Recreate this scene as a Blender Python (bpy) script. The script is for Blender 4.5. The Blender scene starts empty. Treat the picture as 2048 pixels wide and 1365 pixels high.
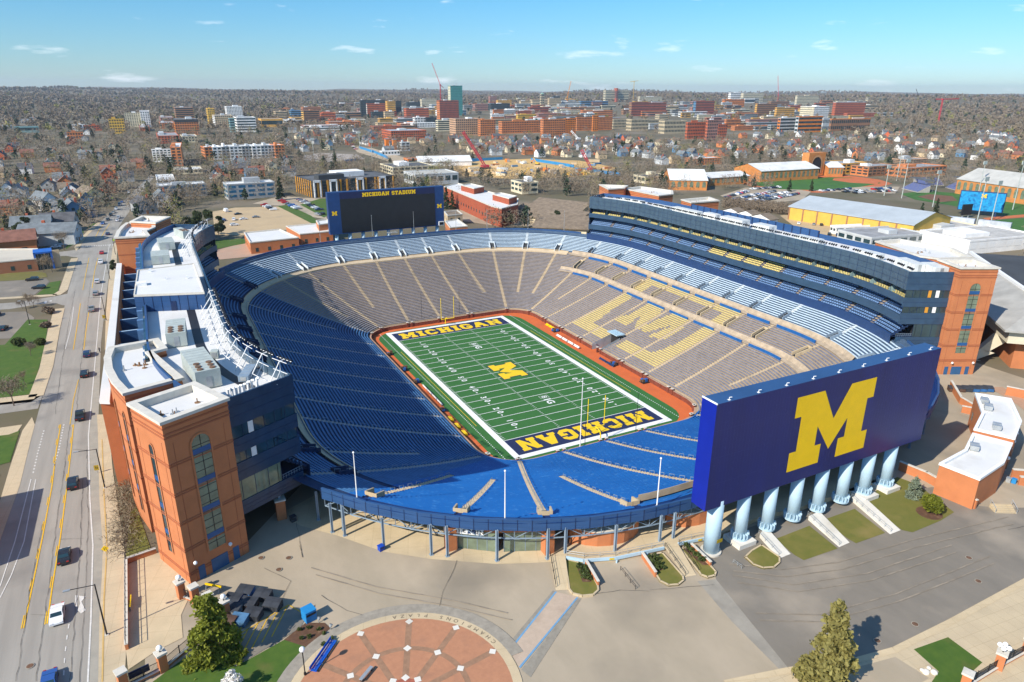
import bpy, bmesh, math, random
import numpy as np
from mathutils import Vector, Matrix
rnd = random.Random(7)
S = bpy.context.scene
COL = S.collection
R = math.radians
# ------------------------------------------------------------------ camera model (metres, z = 0 at plaza level, field 16 m below)
CAM = Vector((-101.79, -200.12, 76.35))
YAW, PITCH, ROLL, FPX = 0.47715, -0.34762, 0.00497, 1387.94
_f = Vector((math.sin(YAW)*math.cos(PITCH), math.cos(YAW)*math.cos(PITCH), math.sin(PITCH)))
_r = Vector((math.cos(YAW), -math.sin(YAW), 0)); _u = _r.cross(_f)
RT = _r*math.cos(ROLL)+_u*math.sin(ROLL); UP = _u*math.cos(ROLL)-_r*math.sin(ROLL); FW = _f
def ray(px, py): return FW + RT*((px-1024)/FPX) - UP*((py-682.5)/FPX)
def at(px, py, z=0.0):
    d = ray(px, py); t = (z-CAM.z)/d.z
    return CAM + d*t
def proj(P):
    d = Vector(P)-CAM; w = d.dot(FW)
    return (1024+FPX*d.dot(RT)/w, 682.5-FPX*d.dot(UP)/w, w)
def smooth(a, b, x):
    t = min(1, max(0, (x-a)/(b-a))); return t*t*(3-2*t)
def near_z(x):                       # the east side of the stadium lies a little lower
    return -2.6*min(1, max(0, (x-45)/40))
def gz(x, y):
    z = near_z(x)
    r = math.hypot(x, y)
    if r > 1500:
        k = smooth(1500, 5500, r)
        n = (math.sin(x*.0011+1.3)*math.cos(y*.0009+.4)+.6*math.sin(x*.0023-y*.0017+2)+.35*math.sin(x*.0051+y*.0043))
        z += k*(34+16*n) + smooth(6000, 11000, r)*(22+14*math.sin(math.atan2(x, y)*21+1)+6*math.sin(math.atan2(x, y)*57))
    if x < -150:
        z += smooth(500, 2000, r)*smooth(-150, -700, x)*16
    return z
def gat(px, py, dz=0.0):
    z = 0.0
    for i in range(30):
        p = at(px, py, z+dz)
        if p.y < -3000 or (p-CAM).dot(FW) < 0 or p.length > 15000:
            break
        z2 = gz(p.x, p.y)
        if abs(z2-z) < .01: break
        z = z+(z2-z)*.6
    return Vector((p.x, p.y, gz(p.x, p.y)))
# ------------------------------------------------------------------ materials
_M = {}
def mat(name, rgb, rough=.8, var=.12, scale=.6, metal=0.0, bump=0.0, rgb2=None, spec=.4, stretch=None, detail=6, trans=0):
    if name in _M: return _M[name]
    m = bpy.data.materials.new(name); m.use_nodes = True
    nt = m.node_tree; b = nt.nodes['Principled BSDF']
    b.inputs['Roughness'].default_value = rough; b.inputs['Metallic'].default_value = metal
    b.inputs['Specular IOR Level'].default_value = spec
    if trans: b.inputs['Transmission Weight'].default_value = trans
    if var > 0 or rgb2:
        g = nt.nodes.new('ShaderNodeNewGeometry')
        src = g.outputs['Position']
        if stretch:
            mp = nt.nodes.new('ShaderNodeMapping'); mp.inputs['Scale'].default_value = stretch
            nt.links.new(src, mp.inputs['Vector']); src = mp.outputs['Vector']
        n = nt.nodes.new('ShaderNodeTexNoise'); n.inputs['Scale'].default_value = scale
        n.inputs['Detail'].default_value = detail; n.inputs['Roughness'].default_value = .62
        nt.links.new(src, n.inputs['Vector'])
        rp = nt.nodes.new('ShaderNodeValToRGB')
        a = rgb2 or tuple(c*(1-var) for c in rgb); c2 = rgb if rgb2 else tuple(min(1, c*(1+var)) for c in rgb)
        rp.color_ramp.elements[0].position = .33; rp.color_ramp.elements[1].position = .67
        rp.color_ramp.elements[0].color = (*a, 1); rp.color_ramp.elements[1].color = (*c2, 1)
        nt.links.new(n.outputs['Fac'], rp.inputs['Fac'])
        nt.links.new(rp.outputs['Color'], b.inputs['Base Color'])
        if bump:
            bp = nt.nodes.new('ShaderNodeBump'); bp.inputs['Strength'].default_value = bump; bp.inputs['Distance'].default_value = .1
            nt.links.new(n.outputs['Fac'], bp.inputs['Height']); nt.links.new(bp.outputs['Normal'], b.inputs['Normal'])
    else:
        b.inputs['Base Color'].default_value = (*rgb, 1)
    _M[name] = m
    return m
def leafmat(name, rgb, var=.35, scale=1.0):
    m = mat(name, rgb, .75, var, scale); nt = m.node_tree; b = nt.nodes['Principled BSDF']; t = nt.nodes.new('ShaderNodeBsdfTranslucent'); x = nt.nodes.new('ShaderNodeMixShader'); x.inputs[0].default_value = .45
    nt.links.new(b.inputs['Base Color'].links[0].from_socket, t.inputs['Color']); nt.links.new(b.outputs[0], x.inputs[1]); nt.links.new(t.outputs[0], x.inputs[2]); nt.links.new(x.outputs[0], nt.nodes['Material Output'].inputs['Surface']); return m
def layered(name, rgb, rgb2, rgb3, s1, s2, rough=.9, pos=.55, stretch=None, joint=0, ja=0.0):
    """two noises: broad patches of rgb/rgb2 plus stains of rgb3"""
    m = mat(name, rgb, rough, rgb2=rgb2, scale=s1, stretch=stretch)
    nt = m.node_tree; b = nt.nodes['Principled BSDF']
    old = b.inputs['Base Color'].links[0].from_socket
    g = nt.nodes.new('ShaderNodeNewGeometry')
    n = nt.nodes.new('ShaderNodeTexNoise'); n.inputs['Scale'].default_value = s2; n.inputs['Detail'].default_value = 8
    nt.links.new(g.outputs['Position'], n.inputs['Vector'])
    rp = nt.nodes.new('ShaderNodeValToRGB'); rp.color_ramp.elements[0].position = pos; rp.color_ramp.elements[1].position = pos+.2
    nt.links.new(n.outputs['Fac'], rp.inputs['Fac'])
    mx = nt.nodes.new('ShaderNodeMix'); mx.data_type = 'RGBA'
    nt.links.new(rp.outputs['Color'], mx.inputs['Factor'])
    nt.links.new(old, mx.inputs['A']); mx.inputs['B'].default_value = (*rgb3, 1)
    out = mx.outputs['Result']
    if joint:                                  # saw-cut joints in poured concrete
        mp = nt.nodes.new('ShaderNodeMapping'); mp.inputs['Rotation'].default_value = (0, 0, ja); nt.links.new(g.outputs['Position'], mp.inputs['Vector'])
        br = nt.nodes.new('ShaderNodeTexBrick'); br.offset = 0; br.inputs['Scale'].default_value = 1; br.inputs['Brick Width'].default_value = joint; br.inputs['Row Height'].default_value = joint
        br.inputs['Mortar Size'].default_value = .03; br.inputs['Color1'].default_value = (1, 1, 1, 1); br.inputs['Color2'].default_value = (.955, .955, .95, 1); br.inputs['Mortar'].default_value = (.80, .78, .75, 1)
        nt.links.new(mp.outputs['Vector'], br.inputs['Vector']); m2 = nt.nodes.new('ShaderNodeMix'); m2.data_type = 'RGBA'; m2.blend_type = 'MULTIPLY'; m2.inputs['Factor'].default_value = 1
        nt.links.new(out, m2.inputs['A']); nt.links.new(br.outputs['Color'], m2.inputs['B']); out = m2.outputs['Result']
    nt.links.new(out, b.inputs['Base Color'])
    return m
def brickmat(name, c1, c2, mortar, scale=1.0, rough=.85):
    if name in _M: return _M[name]
    m = mat(name, c1, rough, rgb2=c2, scale=.35)
    nt = m.node_tree; b = nt.nodes['Principled BSDF']
    old = b.inputs['Base Color'].links[0].from_socket
    g = nt.nodes.new('ShaderNodeNewGeometry'); sx = nt.nodes.new('ShaderNodeSeparateXYZ'); nt.links.new(g.outputs['Position'], sx.inputs[0])
    w = nt.nodes.new('ShaderNodeMath'); w.operation = 'MULTIPLY'; w.inputs[1].default_value = 3.3*scale
    nt.links.new(sx.outputs['Z'], w.inputs[0])
    fr = nt.nodes.new('ShaderNodeMath'); fr.operation = 'FRACT'; nt.links.new(w.outputs[0], fr.inputs[0])
    gt = nt.nodes.new('ShaderNodeMath'); gt.operation = 'GREATER_THAN'; gt.inputs[1].default_value = .86; nt.links.new(fr.outputs[0], gt.inputs[0])
    ml = nt.nodes.new('ShaderNodeMath'); ml.operation = 'MULTIPLY'; ml.inputs[1].default_value = .55; nt.links.new(gt.outputs[0], ml.inputs[0])
    mx = nt.nodes.new('ShaderNodeMix'); mx.data_type = 'RGBA'; nt.links.new(ml.outputs[0], mx.inputs['Factor'])
    nt.links.new(old, mx.inputs['A']); mx.inputs['B'].default_value = (*mortar, 1)
    nt.links.new(mx.outputs['Result'], b.inputs['Base Color'])
    return m
# ------------------------------------------------------------------ objects
def link(o, parent=None):
    COL.objects.link(o)
    if parent: o.parent = parent
    return o
def tag(o, label=None, cat=None, group=None, kind=None):
    if label: o['label'] = label
    if cat: o['category'] = cat
    if group: o['group'] = group
    if kind: o['kind'] = kind
    return o
def struct(o):
    o['kind'] = 'structure'; return o
def thing(name, label, cat, loc=(0, 0, 0), rz=0, group=None):
    o = bpy.data.objects.new(name, None); link(o); o.empty_display_size = .5
    o.location = loc; o.rotation_euler = (0, 0, rz)
    return tag(o, label, cat, group)
def kids(o): return list(o.children)
_CH = {}
def dup(o, parent=None):
    c = o.copy(); COL.objects.link(c)
    if parent: c.parent = parent
    for ch in _CH.setdefault(o.name, [x for x in o.children]): dup(ch, c)
    return c
ORD = ['zeroth', 'first', 'second', 'third', 'fourth', 'fifth', 'sixth', 'seventh', 'eighth', 'ninth', 'tenth', 'eleventh', 'twelfth',
       'thirteenth', 'fourteenth', 'fifteenth', 'sixteenth', 'seventeenth', 'eighteenth', 'nineteenth', 'twentieth']
TENS = {2: 'twent', 3: 'thirt', 4: 'fort', 5: 'fift', 6: 'sixt', 7: 'sevent', 8: 'eight', 9: 'ninet'}
def ordw(n):
    if n <= 20: return ORD[n]
    if n >= 100: return 'hundred and '+ordw(n-100) if n > 100 else 'hundredth'
    t, u = divmod(n, 10)
    return TENS[t]+'ieth' if u == 0 else TENS[t]+'y-'+ORD[u]
def rank_labels(objs, fmt, key=None, lastword='from the left'):
    """label a row of look-alikes by their place from left to right"""
    key = key or (lambda o: proj(o.location)[0])
    L = sorted(objs, key=key)
    for i, o in enumerate(L):
        o['label'] = fmt if len(L) == 1 else f'{fmt}, {ordw(i+1)} {lastword}' if i < len(L)-1 else f'{fmt}, last {lastword}'
class MB:
    def __init__(s): s.v = []; s.f = []; s.m = []
    def poly(s, pts, m=0):
        b = len(s.v); s.v += [tuple(p) for p in pts]; s.f.append(tuple(range(b, b+len(pts)))); s.m.append(m)
    def prism(s, pts, z0, z1, m=0, mt=None, bottom=False, sides=True, top=True):
        n = len(pts)
        a = sum(pts[i][0]*pts[(i+1) % n][1]-pts[(i+1) % n][0]*pts[i][1] for i in range(n))
        if a < 0: pts = list(pts)[::-1]
        b = len(s.v)
        s.v += [(p[0], p[1], z0) for p in pts]+[(p[0], p[1], z1) for p in pts]
        if sides:
            for i in range(n):
                j = (i+1) % n; s.f.append((b+i, b+j, b+n+j, b+n+i)); s.m.append(m)
        if top: s.f.append(tuple(range(b+n, b+2*n))); s.m.append(m if mt is None else mt)
        if bottom: s.f.append(tuple(range(b+n-1, b-1, -1))); s.m.append(m)
    def box(s, x0, x1, y0, y1, z0, z1, m=0, mt=None):
        s.prism([(x0, y0), (x1, y0), (x1, y1), (x0, y1)], z0, z1, m, mt, True)
    def obox(s, o, ux, L, W, z0, z1, m=0, mt=None):
        """box from corner o along unit 2-D vector ux (length L) and its left normal (width W)"""
        nx = (-ux[1], ux[0])
        p = [(o[0], o[1]), (o[0]+ux[0]*L, o[1]+ux[1]*L), (o[0]+ux[0]*L+nx[0]*W, o[1]+ux[1]*L+nx[1]*W), (o[0]+nx[0]*W, o[1]+nx[1]*W)]
        s.prism(p, z0, z1, m, mt, True)
    def tube(s, p, q, r, n=6, m=0, r2=None, cap=True):
        p, q = Vector(p), Vector(q); d = q-p
        if d.length < 1e-6: return
        d.normalize(); a = d.orthogonal().normalized(); c = d.cross(a)
        r2 = r if r2 is None else r2; b = len(s.v)
        for P, rr in ((p, r), (q, r2)):
            for i in range(n):
                t = 2*math.pi*i/n; s.v.append(tuple(P+a*(rr*math.cos(t))+c*(rr*math.sin(t))))
        for i in range(n):
            j = (i+1) % n; s.f.append((b+i, b+j, b+n+j, b+n+i)); s.m.append(m)
        if cap:
            s.f.append(tuple(range(b+n, b+2*n))); s.m.append(m)
            s.f.append(tuple(range(b+n-1, b-1, -1))); s.m.append(m)
    def ball(s, c, r, m=0, n=10, k=6, sz=1):
        b = len(s.v); rows = []
        for i in range(k+1):
            ph = math.pi*i/k; row = []
            for j in range(n):
                t = 2*math.pi*j/n
                row.append(len(s.v)); s.v.append((c[0]+r*math.sin(ph)*math.cos(t), c[1]+r*math.sin(ph)*math.sin(t), c[2]+r*sz*math.cos(ph)))
            rows.append(row)
        for i in range(k):
            for j in range(n):
                jj = (j+1) % n; s.f.append((rows[i][j], rows[i+1][j], rows[i+1][jj], rows[i][jj])); s.m.append(m)
    def build(s, name, mats, parent=None, smooth_=False, loc=None, rz=0):
        me = bpy.data.meshes.new(name); me.from_pydata(s.v, [], s.f)
        for m in (mats if isinstance(mats, (list, tuple)) else [mats]): me.materials.append(m)
        if any(s.m): me.polygons.foreach_set('material_index', s.m)
        if smooth_: me.polygons.foreach_set('use_smooth', [True]*len(s.f))
        me.update()
        o = bpy.data.objects.new(name, me); link(o, parent)
        if loc is not None: o.location = loc
        if rz: o.rotation_euler = (0, 0, rz)
        return o
def npmesh(name, V, F, mats, mi=None, parent=None, smooth_=False):
    """V (n,3), F (m,k) numpy arrays"""
    me = bpy.data.meshes.new(name); n, k = F.shape
    me.vertices.add(len(V)); me.vertices.foreach_set('co', np.asarray(V, np.float32).ravel())
    me.loops.add(n*k); me.loops.foreach_set('vertex_index', F.astype(np.int32).ravel())
    me.polygons.add(n); me.polygons.foreach_set('loop_start', np.arange(0, n*k, k, dtype=np.int32))
    if mi is not None: me.polygons.foreach_set('material_index', np.asarray(mi, np.int32))
    if smooth_: me.polygons.foreach_set('use_smooth', np.ones(n, bool))
    for m in mats: me.materials.append(m)
    me.update(calc_edges=True); me.validate()
    o = bpy.data.objects.new(name, me); return link(o, parent)
def sheet(name, pts, m, dz=.02, parent=None):
    """a flat sheet on the ground; pts are world (x, y); follows the eastern slope"""
    bm = bmesh.new(); f = bm.faces.new([bm.verts.new((p[0], p[1], 0)) for p in pts])
    bmesh.ops.triangulate(bm, faces=bm.faces[:])
    for x in (45, 85):
        bmesh.ops.bisect_plane(bm, geom=bm.verts[:]+bm.edges[:]+bm.faces[:], plane_co=(x, 0, 0), plane_no=(1, 0, 0))
    for v in bm.verts: v.co.z = near_z(v.co.x)+dz
    bmesh.ops.recalc_face_normals(bm, faces=bm.faces[:])
    if sum(f.normal.z for f in bm.faces) < 0: bmesh.ops.reverse_faces(bm, faces=bm.faces[:])
    me = bpy.data.meshes.new(name); bm.to_mesh(me); bm.free(); me.materials.append(m)
    o = bpy.data.objects.new(name, me); return link(o, parent)
def P(*q): return [tuple(gat(x, y).xy) for x, y in q]     # photo pixels -> ground points
def ribbon(name, pts, w, m, dz=.03, parent=None, closed=False):
    """a line of width w along world points"""
    mb = MB(); n = len(pts)
    for i in range(n if closed else n-1):
        a, b = Vector(pts[i][:2]), Vector(pts[(i+1) % n][:2]); d = (b-a)
        if d.length < 1e-4: continue
        d.normalize(); q = Vector((-d.y, d.x))*w/2
        mb.poly([(*(a-q), near_z(a.x)+dz), (*(b-q), near_z(b.x)+dz), (*(b+q), near_z(b.x)+dz), (*(a+q), near_z(a.x)+dz)])
    return mb.build(name, m, parent)
def dashes(pts, w, on, off):
    """rectangles along a polyline"""
    out = []; carry = 0.0; a0 = None
    for i in range(len(pts)-1):
        a, b = Vector(pts[i][:2]), Vector(pts[i+1][:2]); L = (b-a).length; d = (b-a)/L; t = -carry
        q = Vector((-d.y, d.x))*w/2
        while t < L:
            s0, s1 = max(0, t), min(L, t+on)
            if s1 > s0: out.append([a+d*s0-q, a+d*s1-q, a+d*s1+q, a+d*s0+q])
            t += on+off
        carry = (L-(t-(on+off)))
    return out
def text_mesh(name, s, size, m, parent=None, extrude=.0, loc=(0, 0, 0), rot=(0, 0, 0), align='CENTER', sx=1.0, offset=0):
    c = bpy.data.curves.new(name, 'FONT'); c.body = s; c.size = size; c.align_x = align; c.align_y = 'CENTER'; c.extrude = extrude; c.offset = offset
    t = bpy.data.objects.new('tmp', c); COL.objects.link(t)
    dg = bpy.context.evaluated_depsgraph_get()
    me = bpy.data.meshes.new_from_object(t.evaluated_get(dg)); me.name = name
    bpy.data.objects.remove(t); bpy.data.curves.remove(c)
    me.materials.clear(); me.materials.append(m)
    o = bpy.data.objects.new(name, me); link(o, parent); o.location = loc; o.rotation_euler = rot; o.scale = (sx, 1, 1)
    return o
# block (slab serif) capitals on a unit cell: polygons in (x 0..w, y 0..1)
BLOCK_M = [(0, 0), (.39, 0), (.39, .265), (.31, .265), (.31, .53), (.5, .155), (.69, .53), (.69, .265), (.61, .265), (.61, 0), (1, 0), (1, .265),
           (.92, .265), (.92, .73), (1, .73), (1, 1), (.67, 1), (.5, .58), (.33, 1), (0, 1), (0, .73), (.08, .73), (.08, .265), (0, .265)]
def _octa(w, t=.24, c=.2, g=None):
    """C-like ring outline; returns list of polygons"""
    return [[(c, 0), (w-c, 0), (w, c), (w, .34), (w-t, .34), (w-t, t+.02), (t, t+.02), (t, 1-t-.02), (w-t, 1-t-.02), (w-t, .66), (w, .66), (w, 1-c), (w-c, 1), (c, 1), (0, 1-c), (0, c)]]
GLYPH = {
 'M': (1.0, [BLOCK_M]),
 'I': (.42, [[(0, 0), (.42, 0), (.42, .24), (.34, .24), (.34, .76), (.42, .76), (.42, 1), (0, 1), (0, .76), (.08, .76), (.08, .24), (0, .24)]]),
 'C': (.72, _octa(.72)),
 'H': (.86, [[(0, 0), (.4, 0), (.4, .22), (.34, .22), (.34, .4), (.52, .4), (.52, .22), (.46, .22), (.46, 0), (.86, 0), (.86, .22), (.78, .22), (.78, .78), (.86, .78), (.86, 1),
              (.46, 1), (.46, .78), (.52, .78), (.52, .62), (.34, .62), (.34, .78), (.4, .78), (.4, 1), (0, 1), (0, .78), (.08, .78), (.08, .22), (0, .22)]]),
 'G': (.76, [[(.2, 0), (.56, 0), (.76, .2), (.76, .56), (.4, .56), (.4, .38), (.52, .38), (.52, .26), (.24, .26), (.24, .74), (.52, .74), (.52, .66), (.76, .66), (.76, .8), (.56, 1), (.2, 1), (0, .8), (0, .2)]]),
 'A': (.92, [[(0, 0), (.36, 0), (.36, .2), (.31, .2), (.34, .3), (.58, .3), (.61, .2), (.56, .2), (.56, 0), (.92, 0), (.92, .2), (.86, .2), (.62, 1), (.3, 1), (.06, .2), (0, .2)]]),
 'N': (.92, [[(0, 0), (.38, 0), (.38, .22), (.32, .22), (.32, .56), (.64, 0), (.86, 0), (.86, .78), (.92, .78), (.92, 1), (.54, 1), (.54, .78), (.6, .78), (.6, .46), (.3, 1), (0, 1), (0, .78), (.06, .78), (.06, .22), (0, .22)]]),
 'S': (.72, [[(.18, 0), (.54, 0), (.72, .18), (.72, .46), (.58, .6), (.25, .66), (.25, .76), (.48, .76), (.48, .68), (.71, .68), (.71, .84), (.55, 1), (.18, 1), (0, .84), (0, .56), (.14, .43), (.47, .37), (.47, .24), (.24, .24), (.24, .33), (0, .33), (0, .18)]]),
 'T': (.8, [[(.2, 0), (.6, 0), (.6, .22), (.53, .22), (.53, .77), (.62, .77), (.62, .62), (.8, .62), (.8, 1), (0, 1), (0, .62), (.18, .62), (.18, .77), (.27, .77), (.27, .22), (.2, .22)]]),
 'D': (.8, [[(0, 0), (.58, 0), (.8, .22), (.8, .78), (.58, 1), (0, 1), (0, .77), (.08, .77), (.08, .501), (.32, .501), (.32, .76), (.46, .76), (.54, .68), (.54, .32), (.46, .24), (.32, .24), (.32, .5), (.08, .5), (.08, .23), (0, .23)]]),
 'U': (.86, [[(.26, 0), (.6, 0), (.78, .2), (.78, .78), (.86, .78), (.86, 1), (.48, 1), (.48, .78), (.54, .78), (.54, .3), (.48, .24), (.38, .24), (.32, .3), (.32, .78), (.38, .78), (.38, 1), (0, 1), (0, .78), (.08, .78), (.08, .2)]]),
 ' ': (.45, [])}
def word(s, h, place, m, parent, name='letter', depth=0.0, gap=.1, width=None):
    """block letters; place(u, v, w) -> world point. Each letter is its own mesh part."""
    tot = sum(GLYPH[c][0]+gap for c in s)-gap; k = (width/tot) if width else h
    x = 0.0; out = []
    for c in s:
        w, polys = GLYPH[c]
        if polys:
            mb = MB()
            for pl in polys:
                pts = [place(((x+a)*k), b*h, depth) for a, b in pl]
                mb.poly(pts)
                if depth:
                    back = [place(((x+a)*k), b*h, 0) for a, b in pl]
                    for i in range(len(pts)):
                        j = (i+1) % len(pts); mb.poly([back[i], back[j], pts[j], pts[i]])
            out.append(mb.build(name, m, parent))
        x += w+gap
    return out, tot*k
# ------------------------------------------------------------------ palette
concrete = layered('concrete', (.60, .475, .30), (.52, .41, .255), (.38, .31, .21), .25, .06, .9, joint=3.2, ja=.35)
concrete_w = layered('white_concrete', (.72, .68, .6), (.64, .6, .52), (.5, .46, .38), .4, .15, .9)
asphalt_w = layered('worn_asphalt', (.43, .35, .25), (.345, .285, .2), (.25, .21, .155), .12, .05, .92, .52, (1, .45, 1))
asphalt_d = layered('dark_asphalt', (.23, .20, .16), (.18, .16, .13), (.35, .295, .225), .15, .06, .9, .54, (1, .45, 1))
road_m = layered('road_asphalt', (.34, .315, .27), (.27, .25, .215), (.215, .20, .175), .5, .08, .92, .55, (1, .06, 1))
gutter_m = layered('gutter_concrete', (.36, .33, .27), (.3, .28, .23), (.24, .22, .19), .5, .1)
walk_m = layered('sidewalk_concrete', (.56, .45, .29), (.50, .40, .26), (.40, .33, .22), .3, .09, joint=1.9, ja=.1)
grass_m = layered('lawn_grass', (.125, .13, .022), (.16, .145, .03), (.23, .18, .055), .5, .13, .95, .52)
grass_d = layered('spring_grass', (.045, .10, .01), (.07, .125, .014), (.12, .12, .03), .6, .2, .95, .56)
soil_m = layered('mulch', (.13, .065, .035), (.09, .045, .025), (.2, .12, .07), 1.5, 1.0)
brick = brickmat('orange_brick', (.55, .19, .072), (.47, .16, .06), (.40, .22, .11))
brick_dk = brickmat('band_brick', (.38, .115, .045), (.33, .095, .038), (.3, .16, .09))
brick_br = brickmat('brown_brick', (.30, .12, .06), (.25, .10, .05), (.34, .24, .16))
brick_red = brickmat('red_brick', (.36, .075, .03), (.30, .06, .026), (.35, .2, .13))
navy = mat('navy_panel', (.017, .045, .125), .42, .1, .5)
navy_s = mat('navy_siding', (.025, .075, .19), .45, .14, .8, stretch=(.15, .15, 5))
navy_dk = mat('dark_navy', (.008, .022, .075), .45, .12, .6)
board_m = layered('board_navy', (.008, .016, .13), (.007, .013, .10), (.02, .03, .16), .2, 1.2, .33, .6, (1, 1, .12))
board_side = mat('board_blue', (.006, .018, .26), .38, .08, .3)
maize = mat('maize_yellow', (.86, .54, .004), .5, .04, .5)
maize_seat = mat('maize_seat', (.66, .54, .20), .6, .16, 1.2)
seat_lt = mat('pale_blue_bench', (.58, .70, .78), .5, .12, .7)
seat_md = mat('blue_grey_bench', (.21, .21, .245), .6, .25, .8)
seat_bl = layered('bright_blue_bench', (.012, .125, .40), (.009, .098, .335), (.045, .19, .46), .09, .8, .4, .56)
seat_w = mat('mid_blue_bench', (.05, .145, .31), .5, .2, .5)
step_tan = layered('terrace_concrete', (.43, .33, .225), (.37, .285, .2), (.28, .22, .165), .4, .1)
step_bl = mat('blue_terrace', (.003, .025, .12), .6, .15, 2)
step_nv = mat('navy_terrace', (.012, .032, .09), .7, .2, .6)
step_lt = mat('pale_terrace', (.07, .115, .18), .7, .2, .6)
glass = mat('dark_glass', (.02, .05, .06), .06, .3, .15, spec=.9)
glass_g = mat('green_glass', (.15, .19, .13), .08, .35, .3, spec=.8)
pane_bl = mat('blue_frame', (.02, .09, .24), .4, .1)
white_roof = layered('white_membrane', (.70, .69, .66), (.64, .63, .60), (.50, .47, .42), .15, .1, .7, .62)
cap_m = mat('stone_coping', (.60, .56, .48), .8, .1, .7)
metal_g = mat('galvanised', (.45, .47, .47), .45, .1, 1, metal=.5)
metal_l = mat('grey_green_unit', (.42, .46, .42), .55, .1, .6)
steel_b = mat('blue_grey_steel', (.22, .29, .36), .5, .1, .6)
pale_col = mat('pale_blue_paint', (.42, .57, .66), .6, .06, .4)
black_m = mat('black_metal', (.018, .018, .02), .5, .2)
white_p = mat('white_paint', (.80, .80, .78), .6, .05, 2)
white_line = mat('field_white', (.78, .78, .76), .8, .08, 2)
turf = layered('field_turf', (.028, .125, .026), (.035, .14, .03), (.042, .155, .036), .08, .9, .95)
ez_m = mat('endzone_navy', (.012, .022, .075), .9, .12, 1.5)
ez_y = mat('turf_yellow', (.78, .52, .015), .9, .08, 1.5)
apron_m = layered('red_apron', (.62, .135, .035), (.55, .12, .03), (.42, .10, .04), .3, .12)
wall_br = mat('field_wall_brick', (.17, .045, .025), .85, .25, .8)
yellow_line = mat('road_yellow', (.72, .42, .01), .8, .12, 3)
road_white = mat('road_white', (.62, .60, .55), .8, .15, 3)
screen_m = mat('black_screen', (.016, .018, .022), .4, .15, .4)
lamp_m = mat('white_globe', (.85, .85, .83), .3, 0)
bark = mat('tree_bark', (.15, .115, .085), .95, .25, 2)
FZ = -16.0
# ------------------------------------------------------------------ bowl geometry: a rounded rectangle and its offsets
A4 = 56*math.pi/2
UT = 192+96+4*A4
def uE(y): return y+48
def uC(a):                                   # corner angle in degrees -> u
    q = int(a//90) % 4; base = (96, 144+A4, 240+2*A4, 288+3*A4)[q]
    return base+A4*((a % 90)/90)
def uN(x): return 96+A4+(26-x)
def uW(y): return 144+2*A4+(48-y)
def uS(x): return 240+3*A4+(x+22)
def st(u):
    u %= UT
    for k, (L, c) in enumerate((('E', 96), ('NE', A4), ('N', 48), ('NW', A4), ('W', 96), ('SW', A4), ('S', 48), ('SE', A4))):
        if u <= c: break
        u -= c
    if L == 'E': return 38, -48+u, 1, 0, L
    if L == 'N': return 26-u, 60, 0, 1, L
    if L == 'W': return -34, 48-u, -1, 0, L
    if L == 'S': return -22+u, -60, 0, -1, L
    cx, cy, a0 = {'NE': (26, 48, 0), 'NW': (-22, 48, 90), 'SW': (-22, -48, 180), 'SE': (26, -48, 270)}[L]
    a = R(a0+90*u/A4); return cx+12*math.cos(a), cy+12*math.sin(a), math.cos(a), math.sin(a), L
def BP(u, d, z=0):
    x, y, nx, ny, _ = st(u); return (x+nx*d, y+ny*d, z)
def zp(d, y=0): return -14.5+.3*d+.0015*d*d+1.2*(y/120)*(d/60)
def upk(u, d): return 56/(12+d) if len(st(u)[4]) == 2 else 1.0      # metres -> u at offset d
BREAKS = [0, 96, 96+A4, 144+A4, 144+2*A4, 240+2*A4, 240+3*A4, 288+3*A4, UT]
def usamples(u0, u1, step=2.4, fine=None):
    """sample points between u0 and u1 (u1 may exceed UT): dense on the corners, ends only on the straights unless fine"""
    out = [u0]; pts = set()
    for w in (0, UT):
        for k in range(8):
            a, b = BREAKS[k]+w, BREAKS[k+1]+w
            lo, hi = max(a, u0), min(b, u1)
            if hi <= lo: continue
            n = max(1, int(math.ceil((hi-lo)/(step if k % 2 else (fine or 1e9)))))
            for i in range(n+1): pts.add(round(lo+(hi-lo)*i/n, 4))
    return sorted(p for p in pts if u0-1e-3 <= p <= u1+1e-3)
def sector(u):
    """which colour scheme a place of the bowl has"""
    x, y, nx, ny, L = st(u); a = math.degrees(math.atan2(ny, nx)) % 360
    if L == 'W': return 'W'
    if L == 'S' or (L == 'SW' and a > 215) or (L == 'SE' and a < 308): return 'S'
    if L in ('SW',): return 'W'
    if L == 'NW' and a > 146: return 'W'
    if L in ('N', 'NW'): return 'N'
    return 'E' if (L == 'E' or a < 30 or a > 300) else 'N'
stadium = thing('stadium_bowl', 'huge sunken oval stadium bowl of blue and maize benches around the football field', 'stadium')
AISLES = [(uE(y), 1.2) for y in (-41, -27.4, -13.7, 0, 13.7, 27.4, 41)]
AISLES += [(uC(7), 13), (uC(23), 1.2), (uC(40), 13), (uC(56), 13), (uC(72), 1.2), (uN(26), 13.5), (uN(12.3), 1.2), (uN(-1), 1.2), (uN(-14.7), 1.2),
           (uC(98), 13.5), (uC(116), 1.2), (uC(131), 13), (uC(148), 1.2), (uC(166), 13)]
AISLES += [(uW(y), 1.2) for y in (41, 27.4, 13.7, 0, -13.7, -27.4, -41)]
AISLES += [(uC(193), 19), (uC(206), 3), (uC(219), 24), (uC(234), 22), (uC(247), 1.2), (uC(261), 21), (uS(-14.6), 1.2), (uS(-1), 1.2), (uS(12.3), 1.2),
           (uC(279), 21), (uC(296), 1.2), (uC(311), 20), (uC(328), 1.2), (uC(346), 13)]
AISLES.sort()
PITCH_R, D0, NROW = 1.0, 1.0, 56
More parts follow.
